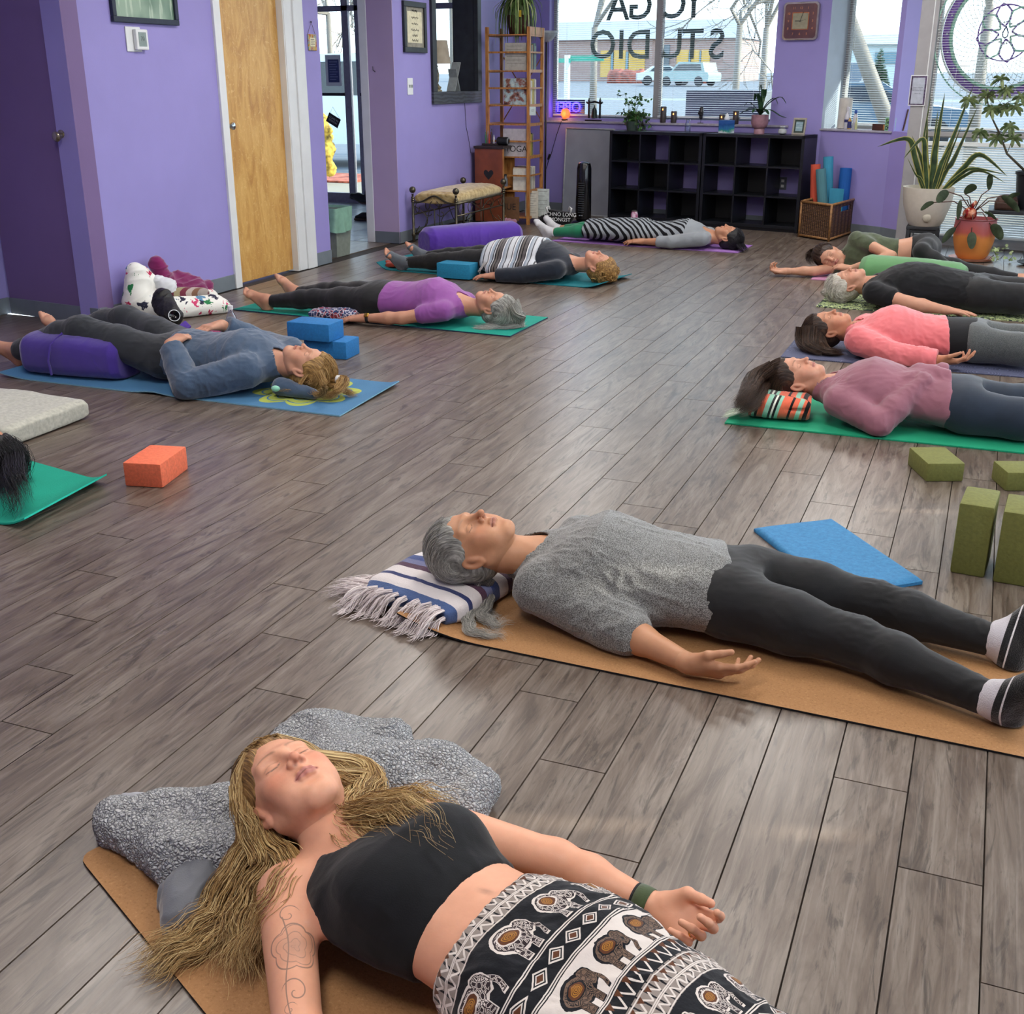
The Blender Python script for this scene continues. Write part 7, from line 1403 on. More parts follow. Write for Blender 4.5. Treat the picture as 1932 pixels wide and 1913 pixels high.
# front panel faces the camera, open shelved side faces right
hp=[(.0,-.052),(.030,-.022),(.052,.008),(.050,.030),(.034,.044),(.014,.038),(.0,.022),(-.014,.038),(-.034,.044),(-.050,.030),(-.052,.008),(-.030,-.022)]
MF=Matrix(((1,0,0,cx0+.15),(0,0,-1,cy0),(0,1,0,.50),(0,0,0,1)))
parts(e,'side_panel',MB().bbox(cx0,cy0,.03,cx1,cy0+.018,.745,.002),CHERRY);parts(e,'heart_shade_plate',MB().prism(hp,.0005,.002,MF),solid('heart_shade','#16181c'));parts(e,'back_panel',MB().box(cx0,cy0+.018,.03,cx0+.012,cy0+.30,.74),CHERRY);parts(e,'side_panel',MB().box(cx0,cy0+.282,.03,cx1,cy0+.30,.745),PINEW)  # dark heart plate on the panel paints the shade of the cut-out
parts(e,'top',MB().bbox(cx0-.008,cy0-.01,.745,cx1+.012,cy0+.31,.77,.003),plain('dark_walnut_top','#2d2422',.35))
for z in(.08,.36):parts(e,'shelf',MB().box(cx0+.012,cy0+.018,z,cx1-.004,cy0+.282,z+.016),PINEW)
for y in(cy0+.002,cy0+.285):parts(e,'front_edge',MB().box(cx1-.002,y,.03,cx1+.012,y+.015,.745),PINEW)
e=empty('pen_tray',(-4.76,11.06,.77),'dark tray holding small coloured bottles and pens on the cabinet','tray');parts(e,'tray',MB().bbox(-4.82,11.02,.7705,-4.66,11.12,.79,.003),solid('dark_walnut_top','#2d2422'))
for i,(dx,c,h)in enumerate(((-.045,'#1f6b4a',.11),(-.03,'#9aa7a5',.12),(-.012,'#a32620',.12),(.0,'#a8382a',.11),(.015,'#2b2a33',.14),(.028,'#d9d9d9',.08))):parts(e,'bottle',MB().lathe([(.007,0),(.0075,h*.7),(.004,h*.8),(.004,h)],10,None,(-4.74+dx*1.1,11.05+.02*(i%2),.79)),solid('vial_%s'%'abcdef'[i],c,rough=.3),auto=40)
e=empty('speaker',(-4.61,11.09,.77),'small black cylindrical speaker on the cabinet','speaker');M_=Matrix.Translation((-4.65,11.09,.812))@Matrix.Rotation(R(90),4,'Y');parts(e,'speaker_body',MB().lathe([(.03,-.03),(.04,-.02),(.04,.08),(.03,.09)],20,M_),plain('black_speaker_mesh','#16181c',.5),auto=40);parts(e,'end_ring',MB().lathe([(.028,.0905),(.034,.088),(.034,.094),(.026,.094)],20,M_,cap=False),solid('silver_ring','#9aa0a6',metal=.5))
for i,(x,y,c,h,r,lb)in enumerate(((-4.64,11.0,'#3a4048',.12,.032,'dark jar with clasp lid inside the open cabinet'),(-4.60,11.10,'#5b6068',.10,.026,'clear capped jar beside the darker jar in the cabinet'),(-4.66,11.13,'#2a2124',.10,.022,'round wire ornament on the cabinet middle shelf'))):
 e=empty('jar',(x,y,.376),lb,'jar');parts(e,'jar_body',MB().lathe([(r,0),(r*1.05,.02),(r,h*.7),(r*.6,h*.85),(r*.62,h)],18,None,(x,y,.376)),plain('jar_glass_%s'%'abc'[i],c,.15),auto=40);parts(e,'jar_lid',MB().lathe([(r*.7,h),(r*.7,h+.014),(.004,h+.02)],18,None,(x,y,.376)),DARKMETAL,auto=40)
 # ---- tall slatted shelf
SH=empty('tall_shelf',(-4.58,11.3,0),'tall narrow pine ladder shelf full of books and papers','shelf');sx0,sx1,sy0,sy1=-4.80,-4.36,11.13,11.50
for x in(sx0,sx1):
 for y in(sy0,sy1):parts(SH,'post',MB().bbox(x-.016,y-.016,0,x+.016,y+.016,1.87,.003),PINEW)
SZ=[1.80,1.47,1.15,.97,.66,.33,.07]
for z in SZ:
 for i in range(6):y=sy0-.01+i*(sy1-sy0+.02-.05)/5;parts(SH,'shelf_slat',MB().box(sx0+.012,y,z-.008,sx1-.012,y+.05,z+.004),PINEW)
 parts(SH,'side_rail',MB().box(sx1-.004,sy0,z-.016,sx1+.010,sy1,z+.012),PINEW);parts(SH,'side_rail',MB().box(sx0-.010,sy0,z-.016,sx0+.004,sy1,z+.012),PINEW)
for z in(1.64,1.31,.81,.48):parts(SH,'guard_rail',MB().box(sx0,sy0-.012,z-.008,sx1,sy0,z+.008),PINEW);parts(SH,'guard_rail',MB().box(sx1-.002,sy0,z-.008,sx1+.008,sy1,z+.008),PINEW)
parts(SH,'cross_brace',MB().tube([(sx0,sy1+.018,.98),(sx1,sy1+.018,1.62)],.006,5).tube([(sx0,sy1+.018,1.62),(sx1,sy1+.018,.98)],.006,5),PINEW)
parts(SH,'top_side_board',MB().bbox(sx1-.004,sy0,1.80,sx1+.012,sy1,1.87,.002),PINEW)
rs=np.random.RandomState(8);BC=['#8b8f86','#4a5663','#2c3a35','#a89f6c','#c9c2ae','#5f4a3a','#6e8f8a','#8a3f35','#3f5b46','#c9b34a','#d8d6cc','#30343f']
BN={'#8b8f86':'grey','#4a5663':'slate','#2c3a35':'dark green','#a89f6c':'khaki','#c9c2ae':'cream','#5f4a3a':'brown','#6e8f8a':'sea green','#8a3f35':'brick red','#3f5b46':'green','#c9b34a':'yellow','#d8d6cc':'white','#30343f':'charcoal'}
def books(z,y0,y1,cols,hmax,row,x1=-4.375):
 y=y0;k=0;seen={}
 while y<y1 and k<len(cols):
  c=cols[k];th=rs.uniform(.010,.026);h=hmax*rs.uniform(.86,1.0);n=seen.get(c,0);seen[c]=n+1
  M=Matrix.Translation((x1,y,z));o=empty('book',(x1,y,z),'%s book, %s of that colour from the front, pine shelf, %s'%(BN[c],('first','second','third','fourth','fifth','sixth','seventh')[n],row),'book','books on the '+row)
  parts(o,'cover',MB().box(-.16,0,0,-.158+.158,.0015,h,M).box(-.16,th-.0015,0,0,th,h,M).box(-.0015,0,0,0,th,h,M),solid('book_cover_'+BN[c].replace(' ','_'),c,rough=.5));parts(o,'page_block',MB().box(-.157,.0015,.003,-.0015,th-.0015,h-.003,M),solid('paper_page','#ddd8c8'))
  y+=th+.001;k+=1
books(1.475,11.15,11.48,[BC[i]for i in(4,1,2,8,1,3,5,11,6,0,6,6)],.25,'second shelf')
books(1.155,11.15,11.48,[BC[i]for i in(7,0,11,1,8,10,4,9,9,3,4,10)],.25,'third shelf')
books(.665,11.15,11.42,[BC[i]for i in(6,6,4,9,9,9,2,3)],.23,'fifth shelf')
books(.335,11.15,11.44,[BC[i]for i in(10,4,7,11,10,0,10,10,4,10,10)],.24,'sixth shelf')
def card(x0,x1,y,z0,z1,col,label,name='magazine',lines=0,art=None,M=None):
 o=empty(name,((x0+x1)/2,y,z0),label,'magazine' if name=='magazine' else name.split('_')[-1]);parts(o,'sheet',MB().box(x0,y,z0,x1,y+.006,z1),art or solid('card_'+name+str(int(abs(x0*1000))),col))
 if lines:
  l=MB()
  for i in range(lines):l.box(x0+.02,y-.0006,z1-.03-i*(z1-z0-.06)/lines,x1-.02-(.03 if i%3==1 else 0),y,z1-.0275-i*(z1-z0-.06)/lines)
  parts(o,'printed_lines',l,solid('ink_grey','#55554f'))
 return o
card(-4.62,-4.39,11.145,1.475,1.725,'#a8a59c','grey flyer with dark green panel on the second shelf',lines=6);
def beach():t=NT('beach_photo_print');v=t.coord('Object',(1,1,1));t.set(base=t.ramp(t.noise(v,14,4,.6),[(.35,srgb('#3a2a28')),(.45,srgb('#8a5a4a')),(.55,srgb('#9fb9bd')),(.7,srgb('#c9d0c9'))]),rough=.3);return t.m
card(-4.63,-4.39,11.145,1.155,1.40,'#8aa','glossy landscape photo card on the third shelf',art=beach())
o=card(-4.64,-4.39,11.145,.665,.93,'#b3aeb3','pale board sign reading YOGA on the fifth shelf','board_sign');adopt(text('lettering','YOGA',.085,solid('ink_black','#1c1c1e'),frame_matrix((-4.50,11.144,.735),(1,0,0),(0,-1,0)),None),o)
o=card(-4.345,-4.28,11.115,1.06,1.14,'#c9d9d6','small printed price card hanging on the shelf post','paper_note',lines=3)
card(-4.42,-4.28,11.20,.06,.33,'#cfcdc0','tall printed programme sheet leaning at the shelf bottom','paper_sheet',lines=9);card(-4.36,-4.22,11.36,.06,.34,'#c3ccc9','second printed sheet leaning behind the first at the shelf bottom','paper_sheet',lines=5)
o=card(-4.66,-4.42,11.03,.045,.28,'#6b4c33','brown wooden sign with dark letters below the shelf','wooden_sign');adopt(text('lettering','HUE',.09,solid('ink_black','#1c1c1e'),frame_matrix((-4.54,11.029,.18),(1,0,0),(0,-1,0)),None),o)
S=SDF().rc((-4.62,10.98,.045),(-4.46,10.99,.04),.03,.025);solo(sdf_obj('pink_cloth',S,.006,fabric('pink_knit','#a9798c',.95,300),None,folds(.008,3,20,40)),'small pink knitted cloth at the foot of the wooden sign','cloth')
# spider plant
def leaf_ribbon(mb,pts,w,fold=.25,taper=1.0,n=10,up=(0,0,1)):
 pts=[Vector(p)for p in pts];q=[]
 for i in range(n):
  t=i/(n-1)*(len(pts)-1);k=min(int(t),len(pts)-2);f=t-k
  p0,p1,p2,p3=pts[max(k-1,0)],pts[k],pts[k+1],pts[min(k+2,len(pts)-1)]
  q.append(.5*((2*p1)+(-p0+p2)*f+(2*p0-5*p1+4*p2-p3)*f*f+(-p0+3*p1-3*p2+p3)*f**3))
 vs=[]
 for i in range(n):
  t=i/(n-1);T=(q[min(i+1,n-1)]-q[max(i-1,0)]).normalized();s=T.cross(Vector(up));s=s.normalized()if s.length>1e-3 else Vector((1,0,0));nn=s.cross(T);ww=w(t)if callable(w)else w*math.sin(math.pi*min(1,(t*.9+.08)))**.6*taper
  vs+=[q[i]-s*ww+nn*ww*fold,q[i]-nn*.0006,q[i]+s*ww+nn*ww*fold]
 fs=[]
 for i in range(n-1):a=i*3;fs+=[(a,a+1,a+4,a+3),(a+1,a+2,a+5,a+4)]
 mb.add(vs,fs);return mb
def leafmat(name,c1,c2,edge=None,rough=.45,tr=.15):
 if name in MATS:return MATS[name]
 t=NT(name);v=t.coord('Object');b=t.ramp(t.noise(v,18,3),[(.35,srgb(c1)),(.65,srgb(c2))]);t.set(base=b,rough=rough,spec=.4)
 tl=t.n('BsdfTranslucent');t.l(b,tl.inputs[0]);mx=t.n('MixShader');mx.inputs[0].default_value=tr;t.l(t.b.outputs[0],mx.inputs[1]);t.l(tl.outputs[0],mx.inputs[2]);t.l(mx.outputs[0],t.out.inputs[0]);MATS[name]=t.m;return t.m
sp=empty('spider_plant',(-4.55,11.32,1.805),'spider plant spilling over a brown ribbed pot on the tall shelf','plant')
pm_=MB();pf=[]
for z,r in((0,.085),(.16,.112)):pf.append((r,z))
parts(sp,'pot',MB().lathe([(.085,.0),(.088,.01),(.112,.17),(.115,.175),(.105,.175),(.1,.15)],40,None,(-4.55,11.32,1.805)),plain('brown_ribbed_pot','#4a2b1f',.5),auto=30);parts(sp,'price_tag',MB().box(-4.53,11.205,1.96,-4.47,11.207,2.02),solid('yellow_card','#c9a92b'))
rs=np.random.RandomState(2)
for i in range(120):
 a=rs.uniform(0,6.283);r=rs.uniform(.10,.24);h=rs.uniform(.10,.22);dz=rs.uniform(.05,.36);c=Vector((-4.55,11.32,1.97));d=Vector((math.cos(a),math.sin(a)*.75,0));p=MB()
 leaf_ribbon(p,[c,c+d*r*.45+UP*h,c+d*r*.85+UP*h*.7,c+d*r*1.05+UP*(h*.7-dz*.5),c+d*r*1.08+UP*(h*.6-dz)],.0085,.3);parts(sp,'leaf',p,leafmat('spider_leaf_pale' if i%3==0 else 'spider_leaf','#9aa86a' if i%3==0 else '#4f6b35','#b7bf8d' if i%3==0 else '#6f8a4b'),True)
 # torchiere behind the shelf
LXF=PY(1031,58,11.95).x
e=empty('floor_lamp',(LXF,11.95,0),'torchiere floor lamp with white bowl behind the tall shelf','lamp');tz=PY(1045,58,11.95)
parts(e,'lamp_bowl',MB().lathe([(.02,-.11),(.06,-.09),(.11,-.03),(.125,.0),(.12,.0),(.1,-.03),(.02,-.10)],28,None,(LXF,11.95,tz.z)),plain('frosted_bowl','#9aa3ac',.4),True);parts(e,'lamp_pole',MB().tube([(LXF,11.95,0),(LXF,11.95,tz.z-.1)],.010,10),DARKMETAL,True);parts(e,'lamp_base',MB().lathe([(.12,0),(.12,.012),(.03,.03)],24,None,(LXF,11.95,0)),DARKMETAL,auto=40)
# ---- whiteboard, heater, tote, can
wb=MB();p00,p10=WP(1054,413,(-4.42,12.16),(-3.42,11.96)),WP(1155,413,(-4.42,12.16),(-3.42,11.96));
xL,xR=-4.38,-3.80;e=empty('whiteboard',((xL+xR)/2,12.1,0),'bare grey white panel board leaning against the purple wall','board')
def wbp(x,z,o=0):y=fac(x)-.03-.10*(1-z/.9);return Vector((x,y-o,z))
vs=[wbp(xL,.0),wbp(xR,.0),wbp(xR,.89),wbp(xL,.89)];vb=[v_+Vector((0,.018,0))for v_ in vs];parts(e,'panel',MB().add(vs+vb,[(0,1,2,3),(7,6,5,4),(0,4,5,1),(1,5,6,2),(2,6,7,3),(3,7,4,0)]),plain('grey_white_panel','#8d929c',.5,noise=.05,scale=5))
m=MB()
for a,b in((0,1),(1,2),(2,3),(3,0)):m.tube([vs[a]+Vector((0,-.004,.004)),vs[b]+Vector((0,-.004,.004))],.008,6)
parts(e,'edge_trim',m,solid('pale_aluminium','#a9adb3',metal=.3),True)
hx,hy=-3.86,11.40;e=empty('tower_heater',(hx,hy,0),'tall glossy black tower heater in front of the whiteboard','heater');GB=plain('gloss_black_plastic','#0d0f13',.15)
parts(e,'heater_base',MB().lathe([(.12,0),(.125,.01),(.11,.03),(.05,.045)],28,None,(hx,hy,0)),GB,auto=40);parts(e,'heater_body',MB().lathe([(.070,.04),(.082,.06),(.074,.55),(.062,.60),(.03,.615)],28,None,(hx,hy,0)),GB,auto=40)
m=MB()
for i in range(14):m.box(-.030,-.084,.12+i*.022,.030,-.076,.128+i*.022,Matrix.Translation((hx,hy,0)))
parts(e,'grille',m,solid('dark_grille','#30343b'));parts(e,'badge',MB().box(-.02,-.081,.088,.02,-.079,.096,Matrix.Translation((hx,hy,0))),solid('silver_ring','#9aa0a6'))
e=empty('black_tote',(-4.02,11.12,0),'black tote bag with white block lettering behind the white socks','bag');S=SDF().loft((-4.02,11.12,.0),(-4.0,11.12,.15),(1,0,0),[(0,.10,.05,.05),(1,.15,.06,.06)],k=.02,pw=3).rc((-4.2,11.15,.05),(-4.12,11.15,.08),.05,.05,k=.04)
sdf_obj('bag_body',S,.008,BLACKK,e,folds(.005,3,10,20));LW=solid('white_print','#d9dcdc')
for i,s_ in enumerate(('TECHNO LONG','AMONGST')):adopt(text('lettering',s_,.052,LW,frame_matrix((-4.0,11.045,.125-i*.05),(1,0,0),(0,-1,.1)),None),e)
for s in(-1,1):parts(e,'handle',MB().tube([(-4.0+s*.12,11.06,.14),(-4.0+s*.135,11.05,.19),(-4.0+s*.11,11.06,.20),(-4.0+s*.10,11.06,.17)],.010,6),LW,True)
cp=PY(1197,405,10.95);e=empty('drink_can',(cp.x,10.95,0),'pink and white metal drink bottle behind the zebra dress','bottle');parts(e,'can_body',MB().lathe([(.030,0),(.034,.01),(.034,.10),(.034,.17),(.026,.195)],20,None,(cp.x,10.95,0)),(lambda t:(t.set(base=t.ramp(t.noise(t.coord('Object'),24,2),[(.45,srgb('#a05a7c')),(.55,srgb('#cdb4c3'))]),rough=.3),t.m)[1])(NT('pink_printed_can')),auto=40);parts(e,'can_lid',MB().lathe([(.026,.195),(.027,.205),(.01,.21)],20,None,(cp.x,10.95,0)),CHR,auto=40)
# ---- two black cube shelves
CB=plain('black_laminate','#0d1118',.35,noise=.05,scale=12);CBB=plain('black_backboard','#0b0e13',.6)
CQ=Vector((-1.70,11.435,0));
def cube_unit(s1,label,pattern):
 """s1: distance of its right edge from CQ along -E1"""
 wd=1.035;o=CQ-E1*(s1+wd);M=frame_matrix(o,E1,(0,0,1));e=empty('cube_shelf',o+E1*wd/2,label,'shelf');H=.895;D=.345;t=.030;ct=.016
 parts(e,'side_panel',MB().bbox(0,0,0,t,D,H,.002,M),CB);parts(e,'side_panel',MB().bbox(wd-t,0,0,wd,D,H,.002,M),CB);parts(e,'top_panel',MB().bbox(0,0,H-t,wd,D,H,.002,M),CB);parts(e,'bottom_panel',MB().bbox(t,0,.03,wd-t,D,.03+t,.002,M),CB);parts(e,'kick_board',MB().box(t,.02,0,wd-t,.035,.03,M),CB)
 cw=(wd-2*t-2*ct)/3;ch=(H-.03-2*t-2*ct)/3
 for i in(1,2):parts(e,'divider',MB().box(t+i*cw+(i-1)*ct,.003,.06,t+i*cw+i*ct,D,H-t,M),CB);parts(e,'cube_shelf_board',MB().box(t,.003,.06+i*ch+(i-1)*ct,wd-t,D,.06+i*ch+i*ct,M),CB)
 for r in range(3):
  for c in range(3):
   if pattern[r][c]=='d':x0=t+c*(cw+ct);z0=.06+(2-r)*(ch+ct);parts(e,'back_panel',MB().box(x0,D-.010,z0,x0+cw,D-.004,z0+ch,M),CBB)
 return e
cube_unit(0,'right black cube shelf, nine cubbies, under the clock wall',('dod','odo','dod'));cube_unit(1.045,'left black cube shelf, nine cubbies, beside the whiteboard',('dod','odo','dod'))
op=WP(1477,346,FA,FB);MO=Matrix.Translation(op)@Matrix(((E1.x,0,-N1.x,0),(E1.y,0,-N1.y,0),(0,1,0,0),(0,0,0,1)))
e=empty('outlet',op,'grey wall outlet seen through the right cube shelf','outlet');parts(e,'cover_plate',MB().bbox(-.04,-.06,0,.04,.06,.006,.003,MO),solid('grey_outlet','#555a66'));parts(e,'socket',MB().box(-.015,.012,.006,.015,.038,.008,MO),WHITE);parts(e,'socket',MB().box(-.015,-.038,.006,.015,-.012,.008,MO),WHITE)
# ---- things on the cube shelves and on the ledge
def on_top(px,back=.17): # point on the cube shelf top, seen at column px, set back from the front edge
 p=WP(px,250,CQ+N1*back,CQ+N1*back+E1);return Vector((p.x,p.y,.896))
def on_ledge(px,o=.012):p=WP(px,230,FA+N1*o,FA+N1*o+E1);return Vector((p.x,p.y,.973))
p=on_top(1370,.12);e=empty('tissue_box',p,'tissue box with a snowy night print on the right cube shelf','box',rz=R(-30));b_=MB().bbox(-.055,-.055,0,.055,.055,.12,.003).build('carton',None,e)
def snowy():t=NT('snowy_night_print');v=t.coord('Object');s=t.n('SeparateXYZ');t.l(v,s.inputs[0]);z=t.math('ADD',t.math('MULTIPLY',s.outputs[2],8.0),t.math('MULTIPLY',t.noise(v,26,2),.5));t.set(base=t.ramp(z,[(.3,srgb('#cfd9de')),(.48,srgb('#2f8f7d')),(.60,srgb('#2f72a8')),(.9,srgb('#1b4d8f')),(1.0,srgb('#2a5aa0'))]),rough=.5);return t.m
b_.data.materials.append(snowy());tm=MB();tm.lathe([(.022,.118),(.030,.135),(.018,.16),(.006,.185)],9);tm.build('tissue',fabric('white_tissue','#dfe4e8'),e,True)
p=on_top(1297,.10);e=empty('glass_jar',p,'clear glass bottle standing at the junction of the cube shelves','jar');MB().lathe([(.028,0),(.030,.01),(.030,.075),(.020,.10),(.024,.125),(.022,.125),(.018,.10),(.027,.075),(.027,.012)],22).build('glass_body',CLEAR,e,True)
p=on_top(1432,.15);e=empty('peace_lily',p,'dark green strap leaved plant in a dusty pink footed pot','plant');PKP=plain('dusty_pink_ceramic','#96707a',.35);MB().lathe([(.050,0),(.052,.03),(.046,.045),(.070,.065),(.082,.10),(.082,.175),(.076,.175),(.072,.15)],32).build('pot',PKP,e,auto=35)
rs=np.random.RandomState(6)
for i,(dx,dy,h,l)in enumerate(((-.02,0,.26,.05),(-.16,-.02,.10,.16),(-.13,-.06,.05,.17),(.24,-.02,.15,.22),(.16,0,.14,.14),(.26,-.05,-.02,.22),(-.20,.03,.02,.2),(.04,-.1,.16,.1),(.02,.08,.22,.1),(-.08,.08,.18,.1),(.10,-.12,.02,.13),(-.05,-.13,.04,.12))):
 m=MB();c=Vector((0,0,.165));leaf_ribbon(m,[c,c+Vector((dx*.3,dy*.3,max(h,.08)*.7)),c+Vector((dx*.75,dy*.75,h+.02)),c+Vector((dx,dy,h*.75))],.022,.3,n=12);m.build('leaf',leafmat('lily_leaf','#16331c','#2c5230'),e,True)
p=on_top(1476,.12);e=empty('ceramic_burner',p,'small white ceramic pot with a flower lid beside the pink pot','pot');MB().lathe([(.018,0),(.038,.012),(.042,.03),(.034,.05),(.012,.058)],24).build('pot',plain('white_glaze','#a9aeb0',.3),e,auto=40)
m=MB();
for i in range(6):a=i*1.047;m.sphere((.016*math.cos(a),.016*math.sin(a),.068),(.012,.012,.008),8,6)
m.build('flower_lid',plain('white_glaze','#a9aeb0'),e,True)
p=on_top(1506,.13);e=empty('seascape_picture',p,'silver photo frame with a seascape picture on the right cube shelf','picture',rz=-math.atan(.2));MT=Matrix.Rotation(R(-12),4,'X');m=MB()
for x0,z0,x1,z1 in((-.065,0,.065,.018),(-.065,.137,.065,.155),(-.065,.018,-.047,.137),(.047,.018,.065,.137)):m.bbox(x0,-.006,z0,x1,.006,z1,.002,MT)
m.build('picture_frame',plain('champagne_metal','#8f8a80',.3,.6),e);MB().box(-.047,-.002,.018,.047,.001,.137,MT).build('mount',solid('dark_green_mount','#22352f'),e)
def sea():t=NT('seascape_print');v=t.coord('Object',(1,1,6));t.set(base=t.ramp(t.noise(v,9,4),[(.3,srgb('#4b6f80')),(.7,srgb('#a9c2c9'))]),rough=.3);return t.m
MB().box(-.033,-.004,.035,.033,-.002,.120,MT).build('seascape',sea(),e)
# LED candles
def candle(px,h,label,o=.0):
 p=on_ledge(px,o);e=empty('pillar_candle',p,label,'candle','dark pillar candles on the window ledge');MB().lathe([(.030,0),(.031,.004),(.031,h-.006),(.027,h),(.02,h-.008)],24).build('candle_body',plain('smoky_candle_wax','#3b3537',.45),e,auto=40)
 m=MB();m.lathe([(.0045,0),(.006,.006),(.0035,.016),(.0006,.024)],10,None,(.0,-.028,h-.035));(None if 'flame' in MATS else MATS.setdefault('flame',NT('candle_flame').set(base=srgb('#ff9a4a'),emit=srgb('#ff8a3a'),estr=9.0).m));m.build('flame',MATS['flame'],e,True)
candle(1251,.155,'tallest dark pillar candle, left end of the window ledge');candle(1271,.112,'shorter dark pillar candle beside the tallest one');candle(1388,.125,'dark pillar candle just left of the pink pot plant');candle(1362,.09,'short dark candle half hidden by the tissue box')
p=on_ledge(1322,.0);e=empty('head_sculpture',p,'small dark head sculpture on a thin stand before the blind','sculpture');DK=plain('dark_bronze_cast','#26262b',.35);parts(e,'stand',MB().bbox(-.03,-.02,0,.03,.02,.006,.002,Matrix.Translation(p)).tube([p,p+UP*.06],.0025,6),DK)
S=SDF().el(tuple(p+Vector((0,0,.105))),(.026,.030,.042)).el(tuple(p+Vector((.004,0,.145))),(.018,.018,.016),k=.01).el(tuple(p+Vector((-.02,-.015,.10))),(.012,.01,.014),k=.01).rc(tuple(p+Vector((0,0,.075))),tuple(p+Vector((0,0,.055))),.015,.018,k=.015);sdf_obj('head',S,.004,DK,e,folds(.0025,3,60,120))
# salt lamp
p=on_ledge(1067,.02);e=empty('salt_lamp',p,'glowing orange salt lamp on the window ledge','lamp');parts(e,'lamp_base',MB().lathe([(.045,0),(.045,.012),(.035,.016)],20,None,p),solid('dark_walnut_top','#2d2422'),auto=40)
S=SDF().el(tuple(p+UP*.068),(.055,.050,.056));sm_=NT('glowing_salt');sm_.set(base=srgb('#ff7a4a'),rough=.5,emit=srgb('#ff5a2a'),estr=1.5);o_=sdf_obj('salt_block',S,.006,sm_.m,e,lambda V:.006*vnoise(V*28)+.004*vnoise(V*60))
bulb=bpy.data.lights.new('salt_lamp_bulb','POINT');bulb.energy=.8;bulb.color=(1,.35,.12);bulb.shadow_soft_size=.06;bo_=bpy.data.objects.new('salt_lamp_bulb',bulb);COL.objects.link(bo_);bo_.location=p+UP*.07-N1*.09
solo(MB().tube([on_ledge(1060,-.01)-UP*.003,on_ledge(1058,-.04)-UP*.02,WP(1050,255,FA-N1*.02,FB-N1*.02),WP(1040,290,FA-N1*.02,FB-N1*.02),WP(1036,300,FA-N1*.02,FB-N1*.02),WP(1030,320,FA-N1*.02,FB-N1*.02),WP(1029,380,FA-N1*.02,FB-N1*.02)],.0035,6).tube([WP(1037,291,FA-N1*.02,FB-N1*.02),WP(1034,301,FA-N1*.02,FB-N1*.02)],.011,8).build('lamp_cord',solid('black_cord','#151517')),'black cord with inline switch hanging from the salt lamp','cord')
# temple bell
p=on_ledge(1121,.015);e=empty('temple_bell',p,'dark cast bell hanging in a small wooden gate stand','bell');M_=frame_matrix(p,E1,(0,0,1));m=MB();m.bbox(-.10,-.03,0,.10,.03,.012,.003,M_)
for s in(-1,1):m.lathe([(.011,.012),(.010,.19),(.014,.20),(.009,.215),(.003,.235)],12,M_,(s*.068,0,0))
m.tube([M_@Vector((-.098,0,.190)),M_@Vector((-.08,0,.178)),M_@Vector((-.04,0,.186)),M_@Vector((0,0,.194)),M_@Vector((.04,0,.186)),M_@Vector((.08,0,.178)),M_@Vector((.098,0,.190))],.010,8)
parts(e,'gate_stand',m,solid('black_lacquer','#17151a',rough=.3),auto=40);parts(e,'bell',MB().lathe([(.034,.03),(.031,.045),(.028,.10),(.022,.125),(.008,.135),(.005,.16)],22,M_),plain('patina_bronze','#222d2b',.4,.5),auto=40)
# ivy in a pot at the left end of the cubes
p=on_top(1192,.15);e=empty('ivy_plant',p,'bushy trailing ivy at the left end of the cube shelves','plant');MB().lathe([(.05,0),(.07,.09),(.065,.09),(.05,.07)],24).build('pot',solid('green_glazed_pot','#31413b'),e,auto=40)
rs=np.random.RandomState(12);lf=MB()
def ivy_leaf(mb,c,n,s,spin):
 n=Vector(n).normalized();a=n.orthogonal().normalized();a=Matrix.Rotation(spin,3,n)@a;b=n.cross(a);pts=((0,-.15),(.5,-.3),(.42,.15),(.62,.45),(.25,.5),(0,1.0),(-.25,.5),(-.62,.45),(-.42,.15),(-.5,-.3))
 vs=[c+(a*x+b*y)*s-n*(abs(x)*.25*s)for x,y in pts]+[c+b*s*.2];mb.add(vs,[(i,(i+1)%10,10)for i in range(10)])
stems=MB()
for i in range(34):
 a=rs.uniform(0,6.283);r=rs.uniform(.10,.24);hgt=rs.uniform(-.10,.26)-.2*(r>.2)*(rs.uniform()>.5);p1=Vector((0,0,.08));d=Vector((math.cos(a),math.sin(a)*.6,0));g=[p1,p1+d*r*.5+UP*(max(hgt,.05)*.9+.04),p1+d*r+UP*hgt];stems.tube(g,.0022,4)
 for j in range(7):
  t_=.25+.75*j/6+rs.uniform(-.05,.05);q_=g[0].lerp(g[1],min(1,t_*2))if t_<.5 else g[1].lerp(g[2],min(1,t_*2-1));q_=q_+Vector(rs.normal(0,.018,3));lm=MB();ivy_leaf(lm,q_,Vector(rs.normal(0,.5,3))+Vector((-.1,-.7,.6)),rs.uniform(.022,.038),rs.uniform(0,6.28));lm.build('leaf',leafmat('ivy_leaf_%s'%'ab'[j%2],('#1d3a1c','#2f5a2a')[j%2],('#33602f','#4d7a3c')[j%2]),e,True)
stems.build('stems',solid('ivy_stem','#4a4a2a'),e,True)
